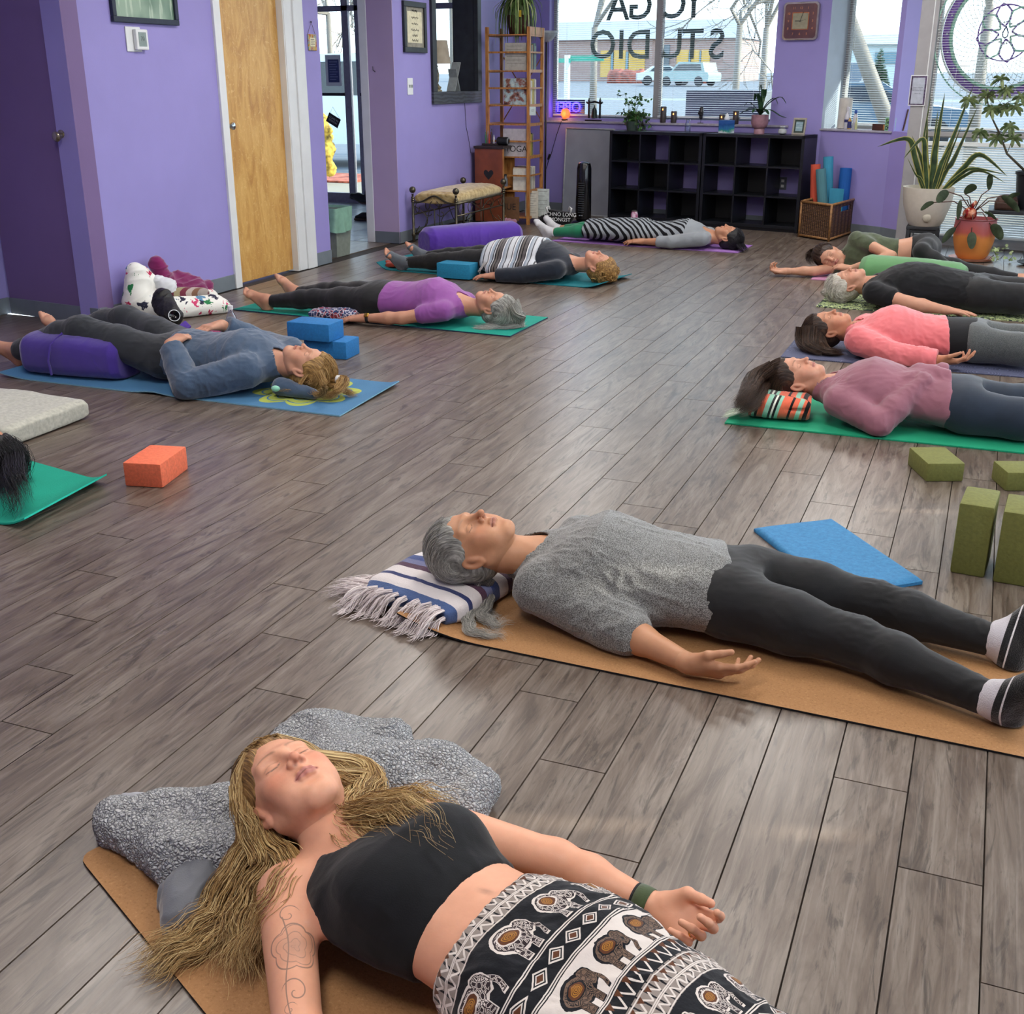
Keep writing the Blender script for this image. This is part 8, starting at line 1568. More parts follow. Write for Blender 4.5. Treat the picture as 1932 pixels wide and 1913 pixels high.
# ---- bay sill things
def on_bay(s,y=.08):return MB_@Vector((s,y,.951))
def sB(px,py=245):q=WP(px,py,C1,C2);return(Vector((q.x,q.y,0))-C1).length
def thing1(name,p,label,cat,lst,group=None):
 e=empty(name,p,label,cat,group)
 for nm,mb,mat in lst:mb.build(nm,mat,e,auto=38)
 return e
s0=sB(1575);thing1('paper_towel_roll',on_bay(s0,.13),'white paper towel roll standing on the bay window sill','paper towels',[('paper_roll',MB().lathe([(.052,0),(.062,.004),(.062,.27),(.052,.274),(.02,.274),(.02,.2)],32),fabric('white_paper','#cfcbc4',.95,300)),('card_core',MB().lathe([(.021,.2),(.021,.276),(.018,.276),(.018,.2)],16),solid('cardboard','#8d7a60'))])
BW,BB=solid('white_plastic','#c9c9d2',rough=.3),solid('navy_label','#2c2f6b')
thing1('spray_bottle',on_bay(sB(1588),.07),'white spray bottle with dark logo beside the paper towel roll','bottle',[('bottle_body',MB().lathe([(.024,0),(.026,.01),(.026,.12),(.012,.15),(.012,.165)],18),BW),('spray_head',MB().lathe([(.014,.165),(.015,.19),(.006,.2)],14),BW),('logo',MB().lathe([(.0265,.06),(.0265,.085)],18,cap=False),BB)])
thing1('spray_bottle',on_bay(sB(1597),.12),'blue and white spray bottle at the bay window edge','bottle',[('bottle_body',MB().lathe([(.022,0),(.024,.01),(.024,.10),(.012,.14)],16),BW),('spray_head',MB().bbox(-.012,-.03,.14,.012,.015,.17,.004),solid('blue_plastic','#2e55a5'))])
thing1('oil_bottle',on_bay(sB(1598),.03),'small amber bottle with navy label on the bay window sill','bottle',[('bottle_body',MB().lathe([(.018,0),(.019,.01),(.019,.075),(.009,.09),(.009,.10)],16),plain('amber_glass','#b08d45',.15)),('label_band',MB().lathe([(.0195,.01),(.0195,.07)],16,cap=False),BB)])
thing1('soap_bottle',on_bay(sB(1608),.05),'pale yellow soap bottle beside the amber bottle','bottle',[('bottle_body',MB().lathe([(.012,0),(.013,.01),(.013,.055),(.006,.07),(.006,.10)],14),plain('pale_yellow_plastic','#b7b98a',.3)),('pump',MB().bbox(-.012,-.004,.10,.004,.004,.106,.001),BW)])
RZB=math.atan2((C2-C1).y,(C2-C1).x);WAL=plain('walnut_box_wood','#4a2a20',.45,noise=.15,scale=12)
e=thing1('wooden_box',on_bay(sB(1660),.09),'brown wooden box with carved edge on the bay window sill','box',[('box_body',MB().bbox(-.12,-.045,0,.12,.045,.055,.003),WAL),('carved_panel',MB().bbox(.0,-.047,.006,.09,-.044,.049,.001),PINEW)]);e.rotation_euler=(0,0,RZB)
e=thing1('photo_stand',on_bay(sB(1676),.14),'brown wooden photo stand leaning behind the wooden box','picture',[('picture_frame',MB().bbox(-.065,-.006,0,.065,.006,.19,.003,Matrix.Rotation(R(-14),4,'X')),WAL),('photo',MB().box(-.032,-.0085,.05,.032,-.0065,.15,Matrix.Rotation(R(-14),4,'X')),solid('grey_photo','#8790a0'))]);e.rotation_euler=(0,0,RZB)
tl=NT('leafy_painted_tile');tl.set(base=tl.ramp(tl.vor(tl.coord('Object'),34,'F1','Color')if False else tl.noise(tl.coord('Object'),34,2,.5,2),[(.35,srgb('#1f2a44')),(.45,srgb('#6f9a4a')),(.55,srgb('#9fcdb4')),(.63,srgb('#3b1f3d')),(.7,srgb('#c79a5a'))],'CONSTANT'),rough=.3)
e=thing1('painted_canvas',MB_@Vector((LB-.03,.02,.951)),'small mint edged canvas with leafy pattern at the sill end','picture',[('canvas',MB().bbox(-.05,-.012,0,.05,.012,.115,.003),solid('mint_edge','#8fc4ae')),('painted_front',MB().box(-.044,-.0135,.008,.044,-.0115,.107),tl.m)]);e.rotation_euler=(0,0,R(-20))
# notice on the mullion
MN=Matrix.Translation(MC@Vector((.02,-.062,1.30)))@Matrix(((E1.x,0,-N1.x,0),(E1.y,0,-N1.y,0),(0,1,0,0),(0,0,0,1)))
e=empty('framed_notice',MN.translation,'white notice with dark floral border taped to the grey window mullion','notice');parts(e,'backing',MB().box(-.072,-.125,0,.072,.125,.002,MN),WHITE);parts(e,'floral_border',MB().box(-.066,-.118,.002,.066,.118,.003,MN),solid('plum_print','#4a3b58',noise=.4,scale=60));parts(e,'sheet',MB().box(-.052,-.108,.003,.052,.104,.004,MN),solid('pale_paper','#aab0bd'))
adopt(text('lettering','Please remember\nphones on silent in\nthis practice space\n\nthank you',.0125,solid('ink_black','#1c1c1e'),MN@Matrix.Translation((0,.0,.0042)),None,.0001),e)
# ---- wicker crate with rolled mats
WK=NT('brown_wicker');v=WK.coord('Object');wa_=WK.wave(v,26,.6,1,1,'Z');wb_=WK.wave(v,16,.6,1,1,'X');mm_=WK.math('MULTIPLY',wa_,wb_);WK.set(base=WK.ramp(mm_,[(.1,srgb('#3a2415')),(.4,srgb('#6f482b')),(.9,srgb('#96704a'))]),rough=.6);WK.bump(mm_,1.0,.01);WK=WK.m
q0,q1,q2=(Vector((p.x,p.y,0))for p in(W(1507,447),W(1563,456),W(1617,438)));q3=q0+q2-q1;zc=.325
e=empty('wicker_crate',(q0+q2)/2,'square brown wicker crate holding rolled mats below the bay window','basket');cen=(q0+q2)/2
def panel(a,b,hole=False):
 M=frame_matrix(a,b-a,(0,0,1));L_=(b-a).length;m=MB();nrm_in=1
 if hole:m.box(0,0,.02,L_,.015,zc-.085,M).box(0,0,zc-.04,L_,.015,zc,M).box(0,0,zc-.085,L_*.33,.015,zc-.04,M).box(L_*.67,0,zc-.085,L_,.015,zc-.04,M)
 else:m.box(0,0,.02,L_,.015,zc,M)
 parts(e,'woven_side',m,WK)
panel(q0,q1);panel(q1,q2,True);panel(q2,q3);panel(q3,q0,True)
WR=plain('wicker_rim','#8a6238',.5,noise=.2,scale=40)
for a,b in((q0,q1),(q1,q2),(q2,q3),(q3,q0)):
 parts(e,'rim',MB().tube([a+UP*zc,b+UP*zc],.012,8).tube([a+UP*.02,b+UP*.02],.010,8),WR,True);parts(e,'corner_post',MB().tube([a,a+UP*zc],.011,8),WR,True)
parts(e,'floor_panel',MB().add([q0+UP*.025,q1+UP*.025,q2+UP*.025,q3+UP*.025],[(0,1,2,3)]),WK)
def rolled(x,y,tx,ty,h,r,col,label,wrap=.12):
 b=Vector((x,y,.04));ax=Vector((tx,ty,1)).normalized();M=frame_matrix(b,ax.orthogonal(),ax);n=90;pts=[((r*(.18+.82*i/n))*math.cos(i*.33),(r*(.18+.82*i/n))*math.sin(i*.33))for i in range(n+1)];m=MB()
 for s_ in(0,1):pass
 t2=.004;out=pts;inn=[(p[0]*(1-t2/max(math.hypot(*p),.01)),p[1]*(1-t2/max(math.hypot(*p),.01)))for p in pts];vs=[M@Vector((p[0],p[1],z))for z in(0,h)for p in out]+[M@Vector((p[0],p[1],z))for z in(0,h)for p in inn];k=n+1
 fs=[]
 for i in range(n):fs+=[(i,i+1,k+i+1,k+i),(2*k+i+1,2*k+i,3*k+i,3*k+i+1),(k+i,k+i+1,3*k+i+1,3*k+i),(i+1,i,2*k+i,2*k+i+1)]
 m.add(vs,fs);o=m.build('rolled_mat',matmat('mat_'+col[1:],col));solo(o,label,'mat','rolled mats in the wicker crate');return o
cx_,cy_=cen.x,cen.y
rolled(cx_-.135,cy_+.02,-.07,0,.60,.050,'#c9553f','coral rolled mat, leftmost in the wicker crate');rolled(cx_-.035,cy_-.06,-.14,-.02,.57,.052,'#52828c','grey teal rolled mat leaning left in the wicker crate');rolled(cx_-.02,cy_+.07,-.08,.0,.67,.052,'#3f94b5','turquoise rolled mat, tallest in the wicker crate');rolled(cx_+.10,cy_+.05,.0,.03,.57,.062,'#1c5aa8','royal blue rolled mat at the back right of the wicker crate')
mb=MB().grid(lambda u,v_:Vector((cx_-.02+.13*u,cy_-.035+.02*math.sin(u*3)-.03*u,.05+v_*.38)),10,4);o=mb.build('loose_mat',matmat('mat_3f94b5','#3f94b5'));mo=o.modifiers.new('s','SOLIDIFY');mo.thickness=.004;solo(o,'light blue mat unrolling at the front of the wicker crate','mat','rolled mats in the wicker crate')
# ---- plants by the right window
def leafp(e,pts,w,mat,n=14,fold=.25,nm='leaf',up=(0,0,1)):m=MB();leaf_ribbon(m,pts,w,fold,n=n,up=up);return parts(e,nm,m,mat,True)
YP=10.66;pb=PY(1742,432,YP);zs=PY(1742,425,YP).z;px_=pb.x
e=empty('plant_stool',(px_,YP,0),'small black wooden stool under the white plant pot','stool');m=MB();parts(e,'seat',MB().bbox(px_-.135,YP-.125,zs-.025,px_+.135,YP+.125,zs,.004),BLACKWOOD)
for sx in(-1,1):
 for sy in(-1,1):parts(e,'leg',MB().bbox(px_+sx*.118-.014,YP+sy*.108-.014,0,px_+sx*.118+.014,YP+sy*.108+.014,zs-.025,.003),BLACKWOOD)
for sy in(-1,1):parts(e,'rail',MB().box(px_-.11,YP+sy*.108-.008,zs-.055,px_+.11,YP+sy*.108+.008,zs-.03),BLACKWOOD)
zr=PY(1748,352,YP-.0).z;ph=zr-zs-.002;pc=Vector((px_+.005,YP,zs+.001));e=empty('snake_plant',pc,'tall snake plant with yellow edged leaves in a white pot','plant')
parts(e,'pot',MB().lathe([(.125,0),(.150,ph*.12),(.195,ph*.55),(.212,ph),(.204,ph),(.19,ph*.9),(.02,ph*.9)],48,None,pc),plain('matt_white_planter','#c9c3b5',.5,noise=.02),auto=30);parts(e,'dimple',MB().sphere(pc+Vector((.02,-.165,ph*.24)),(.036,.016,.036),16,10),plain('planter_dimple','#b5af9f',.4),True)
parts(e,'soil',MB().lathe([(.19,ph*.88),(.001,ph*.9)],24,None,pc,cap=False),solid('potting_soil','#2b221a',noise=.3))
SNK=leafmat('snake_leaf','#20331f','#3c5230');SNE=leafmat('snake_leaf_edge','#9a9a4e','#b3ab62')
b0=pc+UP*ph*.9
for i,(tx,ty,mx_,my_,w_,dy)in enumerate(((1838,158,1790,280,.022,.0),(1783,174,1765,280,.026,-.05),(1757,178,1742,270,.012,.05),(1845,200,1800,300,.020,.06),(1655,277,1712,262,.022,-.05),(1704,300,1740,262,.019,-.12),(1720,255,1735,290,.014,.0),(1750,215,1748,300,.018,.08),(1800,262,1780,300,.018,-.06),(1901,333,1850,292,.020,-.10),(1899,330,1838,318,.013,-.16),(1897,345,1850,322,.012,-.05),(1712,298,1728,330,.008,-.1),(1770,205,1760,290,.016,.1),(1815,235,1785,310,.014,.02))):
 tp,md=PY(tx,ty,YP+dy),PY(mx_,my_,YP+dy*.6);bb=b0+Vector(((mx_-1748)/900,dy*.4,0));g=[bb,bb.lerp(md,.55)+Vector((0,0,.03)),md,tp]
 leafp(e,[p+Vector((0,.0015,0))for p in g],lambda t,w_=w_*1.18:w_*min(1,t*4+.5)*(1-t**5)**.8*max(.12,1-max(0,t-.6)*1.6),SNE,18,.25,'leaf_edge',(0,1,.2));leafp(e,[p-Vector((0,.0015,0))for p in g],lambda t,w_=w_*.86:w_*min(1,t*4+.5)*(1-t**5)**.8*max(.12,1-max(0,t-.6)*1.6),SNK,18,.25,'leaf',(0,1,.2))
 # orange pot with philodendron
YO=10.24;zo=.0;oc=Vector((PY(1833,480,YO).x,YO,0));e=empty('philodendron',oc,'broad leaved houseplant with red stems in a painted orange pot','plant')
pt=NT('painted_orange_pot');v=pt.coord('Object');s_=pt.n('SeparateXYZ');pt.l(v,s_.inputs[0]);n_=pt.noise(v,5,3);zz=pt.math('ADD',s_.outputs[2],pt.math('MULTIPLY',n_,.12));b=pt.ramp(zz,[(.0,srgb('#c9823f')),(.26,srgb('#c67b3b')),(.30,srgb('#a9524a')),(.36,srgb('#8f4a4c'))]);pt.set(base=pt.mix(pt.ramp(pt.noise(v,7,2),[(.56,(0,0,0,1)),(.64,(.7,)*3+(1,))]),b,srgb('#6f8f74'))if False else b,rough=.4)
parts(e,'pot',MB().lathe([(.105,.018),(.13,.05),(.158,.16),(.165,.26),(.158,.325),(.166,.335),(.150,.335),(.145,.30),(.01,.29)],44,None,oc),pt.m,auto=30);parts(e,'saucer',MB().lathe([(.12,.0),(.165,.008),(.178,.026),(.170,.026),(.12,.016)],40,None,oc),plain('pink_clay_saucer','#b0765f',.5),auto=30)
gl=oc+Vector((-.055,-.03,.37));go=NT('red_gazing_glass');go.set(base=go.ramp(go.noise(go.coord('Object'),16,3),[(.45,srgb('#7e1414')),(.6,srgb('#c98a6a'))]),rough=.12);parts(e,'glass_globe',MB().sphere(gl,.056,20,14).tube([gl+UP*.05,gl+Vector((.04,0,.10))],[.02,.012],8),go.m,True)
PHL=leafmat('philodendron_leaf','#26331f','#44543a',tr=.25);hub=PY(1835,402,YO-.03);stm=solid('reddish_stem','#4f3026')
for tx,ty,bx2,by2,w_,fl in((1737,397,1762,382,.022,1),(1768,382,1790,362,.040,1),(1807,415,1812,378,.020,0),(1843,352,1820,365,.034,1),(1868,328,1866,358,.024,1),(1778,458,1803,430,.028,1),(1833,470,1833,438,.036,2),(1890,452,1870,425,.042,1),(1923,400,1890,370,.030,1),(1880,415,1857,400,.014,0),(1925,365,1895,380,.02,1)):
 a_,c_2=PY(bx2,by2,YO-.08-.05*fl),PY(tx,ty,YO-.10-.06*fl);parts(e,'stem',MB().tube([hub,hub.lerp(a_,.5)+UP*.05,a_],.0045,5),stm,True);leafp(e,[a_,a_.lerp(c_2,.5)+UP*.012,c_2],lambda t,w_=w_:w_*math.sin(math.pi*min(1,t*.93+.05))**.7,PHL,12,.25,'leaf',(0,1,.35))
 # dark table with schefflera
TX,TY=.20,10.62;zt=PY(1880,392,TY).z;e=empty('side_table',(TX,TY,0),'tall dark side table at the right edge carrying a black nursery pot','table');parts(e,'tabletop',MB().bbox(-.02,10.38,zt-.03,.62,10.86,zt,.004),BLACKWOOD)
for x in(.0,.60):
 for y in(10.40,10.84):parts(e,'leg',MB().bbox(x-.018,y-.018,0,x+.018,y+.018,zt-.03,.003),BLACKWOOD)
sc_=Vector((.27,10.62,zt+.001));e=empty('schefflera',sc_,'umbrella tree with drooping leaflets in a black nursery pot','plant');hp_=PY(1900,322,10.62).z-zt;parts(e,'pot',MB().lathe([(.085,0),(.115,hp_*.9),(.125,hp_*.92),(.125,hp_),(.115,hp_),(.11,hp_*.85),(.01,hp_*.85)],28,None,sc_),plain('black_nursery_plastic','#12151a',.4),auto=30)
SCH=leafmat('schefflera_leaf','#3c4e2c','#7b8a5a',tr=.3);trunk=[sc_+UP*hp_*.85,PY(1900,290,10.62),PY(1885,250,10.6),PY(1868,215,10.6),PY(1862,185,10.6)];parts(e,'trunk',MB().tube(trunk,[.011,.009,.008,.006,.005],7),solid('brown_stem','#3f3a28'),True)
rs=np.random.RandomState(21)
for cx2,cy2,k in((1848,252,9),(1870,208,9),(1880,262,8),(1905,240,8),(1862,180,8),(1828,190,8),(1897,172,8),(1893,205,8),(1915,205,7),(1888,150,5),(1912,262,7),(1925,185,6)):
 c_2=PY(cx2,cy2,10.56+rs.uniform(-.08,.08));nr=min(trunk,key=lambda p:(p-c_2).length);parts(e,'leaf_stalk',MB().tube([nr,nr.lerp(c_2,.6)+UP*.02,c_2],.0028,4),solid('brown_stem','#3f3a28'))
 for j in range(k):a=6.283*j/k+rs.uniform(-.2,.2);d=Vector((math.cos(a),math.sin(a)*.6,-.05+.75*math.sin(a)));L_=rs.uniform(.06,.085);leafp(e,[c_2,c_2+d*L_*.5+UP*.006,c_2+d*L_-UP*.012],.0145,SCH,8,.3,'leaflet',(0,1,.5))
solo(MB().bbox(.02,10.42,zt+.001,.20,10.60,zt+.075,.02).sphere((.11,10.5,zt+.075),(.085,.085,.05),16,8).build('brown_basket_pot',plain('brown_leather','#3a2216',.5)),'rounded brown vessel on the dark side table','vessel')
solo(MB().bbox(.26,10.385,zt+.001,.42,10.43,zt+.03,.004).build('green_tin',plain('green_enamel','#4f8a6a',.3)),'small green enamel tin on the dark side table front edge','tin')
e=empty('low_ivy',(.15,10.25,0),'pale green leafy vine trailing on the sunny floor','plant');rs=np.random.RandomState(31)
for i in range(46):c_2=Vector((.02+rs.uniform(0,.42),10.18+rs.uniform(-.12,.16),rs.uniform(.02,.12)));m=MB();ivy_leaf(m,c_2,Vector(rs.normal(0,.5,3))+Vector((0,-.5,.8)),rs.uniform(.02,.036),rs.uniform(0,6.28));parts(e,'leaf',m,leafmat('vine_leaf','#7f9a5a','#b9c99a',tr=.3),True)
m=MB()
for i in range(6):m.tube([Vector((.05+.07*i,10.2,.01)),Vector((.07+.07*i,10.16,.06)),Vector((.03+.08*i,10.1,.03))],.002,4)
parts(e,'vine_stems',m,solid('ivy_stem','#4a4a2a'))
solo(MB().lathe([(.09,0),(.15,.02),(.155,.026),(.14,.022),(.05,.01)],32).build('plant_saucer',solid('black_saucer','#15161a')),'shallow black plant saucer on the sunny floor beside the vine','saucer').location=(.40,10.12,.001)
# ---- lettering and signs on the glass
GT=shade_mat();GT.name='frosted_vinyl_letters';[setattr(n.inputs[0],'default_value',(.16,.19,.19,1))for n in GT.node_tree.nodes if n.type in('BSDF_TRANSLUCENT','BSDF_DIFFUSE')]
def glass_text(s,px,py,size,name,label):
 c_2=WP(px,py,FA+N1*.13,FB+N1*.13);M=Matrix.Translation(c_2)@Matrix(((-E1.x,0,N1.x,0),(-E1.y,0,N1.y,0),(0,1,0,0),(0,0,0,1)));o=text(name,s,size,GT,M,None,.0008,bold=.004,space=1);o.data.update();tag(o,label,'sign');return o
for ch,px,py in(('Y',1309,8),('O',1268,10),('G',1208,12),('A',1166,14)):glass_text(ch,px,py,.40,'window_letter','frosted letter %s in YOGA, reversed, on the street window'%ch)['group']='window letters'
for i,(ch,px,py)in enumerate((('S',1352,86),('T',1306,86),('U',1265,86),('D',1205,87),('I',1172,87),('O',1137,87))):glass_text(ch,px,py,.40,'window_letter','frosted letter %s in STUDIO, reversed, on the street window'%ch)['group']='window letters'
NB=NT('blue_neon');NB.set(base=srgb('#3a30ff'),emit=srgb('#3a28ff'),estr=7.0);e=empty('neon_sign',WP(1067,203,FA+N1*.11,FB+N1*.11),'glowing blue neon open sign reversed in the street window','sign');M=Matrix.Translation(e.location)@Matrix(((-E1.x,0,N1.x,0),(-E1.y,0,N1.y,0),(0,1,0,0),(0,0,0,1)))
adopt(text('neon_letters','OPEN',.15,NB.m,M,None,.006),e);parts(e,'sign_backing',MB().box(-.23,-.085,.02,.23,.085,.024,M),plain('smoked_panel','#2a2c55',.2));
for i,(dx,dz,r_)in enumerate(((.20,.28,.045),(.20,.20,.06))):parts(e,'neon_figure',MB().tube([M@Vector((dx+r_*math.cos(a/2),dz+r_*math.sin(a/2),.0))for a in range(14)],.007,6),(lambda t:t.set(base=srgb('#7aa8ff'),emit=srgb('#5a8cff'),estr=2.0).m)(NT('pale_neon_%s'%'ab'[i])),True)
# mandala decal on the right window
mc=MC@Vector((0,0,0));mcen=WP(1897,62,MC@Vector((0,-.012,0)),MC@Vector((1,-.012,0)));MM=Matrix.Translation(mcen)@Matrix(((E1.x,0,-N1.x,0),(E1.y,0,-N1.y,0),(0,1,0,0),(0,0,0,1)))
e=empty('mandala_hanging',mcen,'large purple and mint crocheted mandala hung before the right window','wall hanging')
def ringm(r,w,n=96):return MB().grid(lambda u,v_:MM@Vector((lambda R_,a:(R_*math.cos(a),R_*math.sin(a),(0,0,.004,.004)[int(round(v_*4))%4]))(r+w*(-1,1,1,-1)[int(round(v_*4))%4],u*6.2832)),n,4,True,True)
V1,V2,V3,V4=solid('purple_yarn','#7a5aa8'),solid('mint_yarn','#8fc4ae'),solid('white_yarn','#c9d3cf'),solid('dark_indigo_yarn','#353a63')
for r_,w,mt in((.475,.030,V1),(.515,.008,V3),(.435,.016,V2),(.42,.003,V3),(.215,.006,V1),(.57,.006,V2)):parts(e,'yarn_ring',ringm(r_,w),mt,True)
m=MB()
for i in range(48):
 for s_ in(-1,1):m.tube([MM@Vector((r_*math.cos(6.2832*i/48+s_*(r_-.24)*2.2),r_*math.sin(6.2832*i/48+s_*(r_-.24)*2.2),0))for r_ in(.24,.30,.36,.42)],.0022,4)
 for s_ in(-1,1):m.tube([MM@Vector((r_*math.cos(6.2832*i/48+s_*(r_-.5)*1.4),r_*math.sin(6.2832*i/48+s_*(r_-.5)*1.4),0))for r_ in(.515,.53,.55,.57)],.002,4)
_l=parts(e,'lace_lattice',m,V3);_l['kind']='stuff'
for i in range(8):a=6.2832*i/8+.2;m=MB();m.tube([MM@Vector((math.cos(a)*r_-math.sin(a)*s_,math.sin(a)*r_+math.cos(a)*s_,0))for r_,s_ in((.05,0),(.10,.045),(.16,.06),(.21,.03),(.23,0),(.21,-.03),(.16,-.06),(.10,-.045),(.05,0))],.008,5);parts(e,'petal',m,(V1,V2)[i%2],True)
m=MB()
for i in range(20):a=6.2832*i/20;m.sphere((.065*math.cos(a),.085*math.sin(a),0),.009,8,6,MM);m.sphere((.465*math.cos(a),.465*math.sin(a),.015),.008,6,5,MM)
parts(e,'bead_row',m,V3);parts(e,'teardrop',MB().tube([MM@Vector(p)for p in((0,.05,0),(.022,0,0),(.018,-.028,0),(0,-.04,0),(-.018,-.028,0),(-.022,0,0),(0,.05,0))],.006,6),V4,True)
# ---- vestibule
TILE=plain('pale_glazed_tile','#a7adb0',.25,noise=.04,scale=6);vf=struct(MB().box(-9.4,8.2,-.05,-5.02,12.6,-.008).build('floor_vestibule',solid('grey_grout','#5f6366')))
me_t=MB().bbox(.004,.004,-.008,.326,.326,.0,.002).mesh('tile');me_t.materials.append(TILE)
for i in range(13):
 for j in range(10):
  x,y=-5.08-.33*(i+1),9.40+.33*j
  if y<12.5:o=bpy.data.objects.new('tile',me_t);COL.objects.link(o);o.parent=vf;o.location=(x,y,0)
struct(MB().box(-5.75,8.17,-.05,-5.02,9.38,0).build('floor_threshold',PLANK));struct(MB().box(-9.4,8.0,2.75,-5.17,12.9,2.83).build('ceiling_vestibule',CEILM));struct(MB().box(-9.5,8.0,0,-9.4,12.6,2.75).build('wall_vestibule',PURPLE));struct(MB().box(-9.4,7.95,0,-5.06,8.15,2.75).build('wall_vestibule_front',PURPLE))
MV=Matrix.Translation((-9.4,12.42,0));GD=solid('grey_storefront_metal','#98959c',metal=.3,rough=.4)
window('window_5',MV,.05,4.22,0,2.72,mull=[(1.05,.06),(2.27,.085),(2.42,.05),(3.2,.06)],trans=[(.05,.12),(2.15,.06)],y0=.0,mat=GD)
parts(bpy.data.objects['window_5'],'push_bar',MB().bbox(-8.3,12.38,1.21,-7.16,12.40,1.245,.003).bbox(-6.95,12.38,1.21,-6.3,12.40,1.245,.003),DARKMETAL)
gp=PY(629,133,12.40);e=empty('glass_poster',gp,'indigo printed poster taped to the entrance door glass','poster');parts(e,'white_sheet',MB().box(gp.x-.105,12.402,gp.z-.17,gp.x+.10,12.404,gp.z+.17),WHITE);parts(e,'indigo_sheet',MB().box(gp.x-.07,12.398,gp.z-.13,gp.x+.075,12.401,gp.z+.12),solid('indigo_print','#3f4775'));m=MB()
for i in range(8):m.box(gp.x-.05,12.396,gp.z+.09-i*.027,gp.x+.055-.02*(i%2),12.398,gp.z+.096-i*.027)
parts(e,'printed_lines',m,solid('pale_ink','#8f97bd'))
gp=PY(629,227,12.36);MS_=Matrix.Translation(gp)@Matrix.Rotation(R(28),4,'Y');e=empty('door_sign',gp,'tilted black door sign with white writing hanging on the entrance glass','sign');parts(e,'board',MB().bbox(-.085,-.004,-.055,.085,.004,.055,.002,MS_),solid('black_board','#1a1b1e'));adopt(text('lettering','CLASS IN\nSESSION',.032,solid('chalk_white','#b9b9b5'),MS_@Matrix(((1,0,0,0),(0,0,-1,-.0045),(0,1,0,0),(0,0,0,1))),None,.0002),e);parts(e,'cord',MB().tube([MS_@Vector((-.07,0,.055)),gp+UP*.15,MS_@Vector((.07,0,.055))],.002,4),DARKMETAL)
# waste bin with green liner
bp=W(634,490);e=empty('waste_bin',(-5.10,8.50,0),'grey waste bin with pale green liner in the doorway','bin');bx_=MB()
for z,s_ in((0,0),):pass
def sq(s,z):return[(-5.12+a*s*.135,8.52+b*s*.13,z)for a,b in((-1,-1),(1,-1),(1,1),(-1,1))]
vs=sq(.82,0)+sq(1,.38);bx_.add(vs,[(0,3,2,1),(0,1,5,4),(1,2,6,5),(2,3,7,6),(3,0,4,7)]);parts(e,'bin_body',bx_,solid('sage_grey_plastic','#7d857c'));lm=MB();lm.grid(lambda u,v_:(lambda a,r_,z:Vector((-5.12+r_*max(-1,min(1,1.35*math.cos(a))),8.52+r_*max(-1,min(1,1.35*math.sin(a))),z)))(u*6.2832,.142+.012*math.sin(u*40)*v_+.006*v_,.40-v_*(.15+.05*math.sin(u*6.28+2))),60,8,wrapu=True);lm.grid(lambda u,v_:(lambda a,r_,z:Vector((-5.12+r_*max(-1,min(1,1.35*math.cos(a))),8.52+r_*max(-1,min(1,1.35*math.sin(a))),z)))(u*6.2832,.142-.03*v_,.40-v_*.12),60,3,wrapu=True);parts(e,'liner',lm,plain('pale_green_liner','#7fa894',.35,noise=.08,scale=18),True)
# seated visitor: only shoes and trouser legs show
S=SDF();YS=10.95
def shoe(mb_e,heel,toe,nm):
 h_,t_=Vector(heel),Vector(toe);d=(t_-h_);S=SDF().rc(tuple(h_+UP*.045),tuple(h_+d*.62+UP*.04),.042,.040).rc(tuple(h_+d*.62+UP*.035),tuple(t_+UP*.028),.038,.026,k=.03).rc(tuple(h_+UP*.06),tuple(h_+UP*.12),.042,.045,k=.03).plane((0,0,h_.z+.02),(0,0,-1),.004);sdf_obj(nm,S,.006,solid('black_suede','#121214'),mb_e)
 S=SDF().rc(tuple(h_+UP*.02),tuple(t_+UP*.02),.044,.036).plane((0,0,h_.z),(0,0,-1),.003).plane((0,0,h_.z+.024),(0,0,1),.003);sdf_obj(nm+'_sole',S,.006,solid('tan_rubber_sole','#4d3b32'),mb_e)
sA_,sB_=PY(668,378,10.9),W(668,412,.02);S=SDF().rc((-5.85,10.9,.38),(-5.55,10.95,.52),.06,.075,k=.03).rc((-6.0,10.9,.36),(-5.85,10.9,.40),.05,.06,k=.03).rc((-5.78,10.75,.12),(-5.68,10.78,.50),.055,.07,k=.03).rc((-5.68,10.78,.50),(-5.40,11.0,.55),.08,.10,k=.04).rc((-5.38,11.0,.55),(-5.36,11.0,1.05),.13,.15,k=.05).rc((-5.38,11.0,1.10),(-5.40,11.0,1.2),.05,.05,k=.04).el((-5.41,11.0,1.30),(.08,.095,.11),k=.02)
lg=sdf_obj('person',S,.010,fabric('black_trousers','#131417'));recenter(lg);tag(lg,'person seated in the vestibule, only black suede shoes and trouser legs showing','person')
for h_,t_,nm in((tuple(PY(697,386,10.9)),tuple(PY(665,374,10.9)),'shoe'),((W(706,416).x,W(706,416).y,.002),(W(674,416).x,W(674,416).y,.002),'shoe')):shoe(lg,h_,t_,nm)
e=empty('vestibule_bench',(-5.5,11.0,0),'dark bench seat hidden behind the partition','bench');parts(e,'seat',MB().bbox(-5.62,10.6,.40,-5.22,11.5,.44,.005),BLACKWOOD)
for y in(10.65,11.42):parts(e,'leg',MB().bbox(-5.60,y-.02,0,-5.24,y+.02,.40,.003),BLACKWOOD)
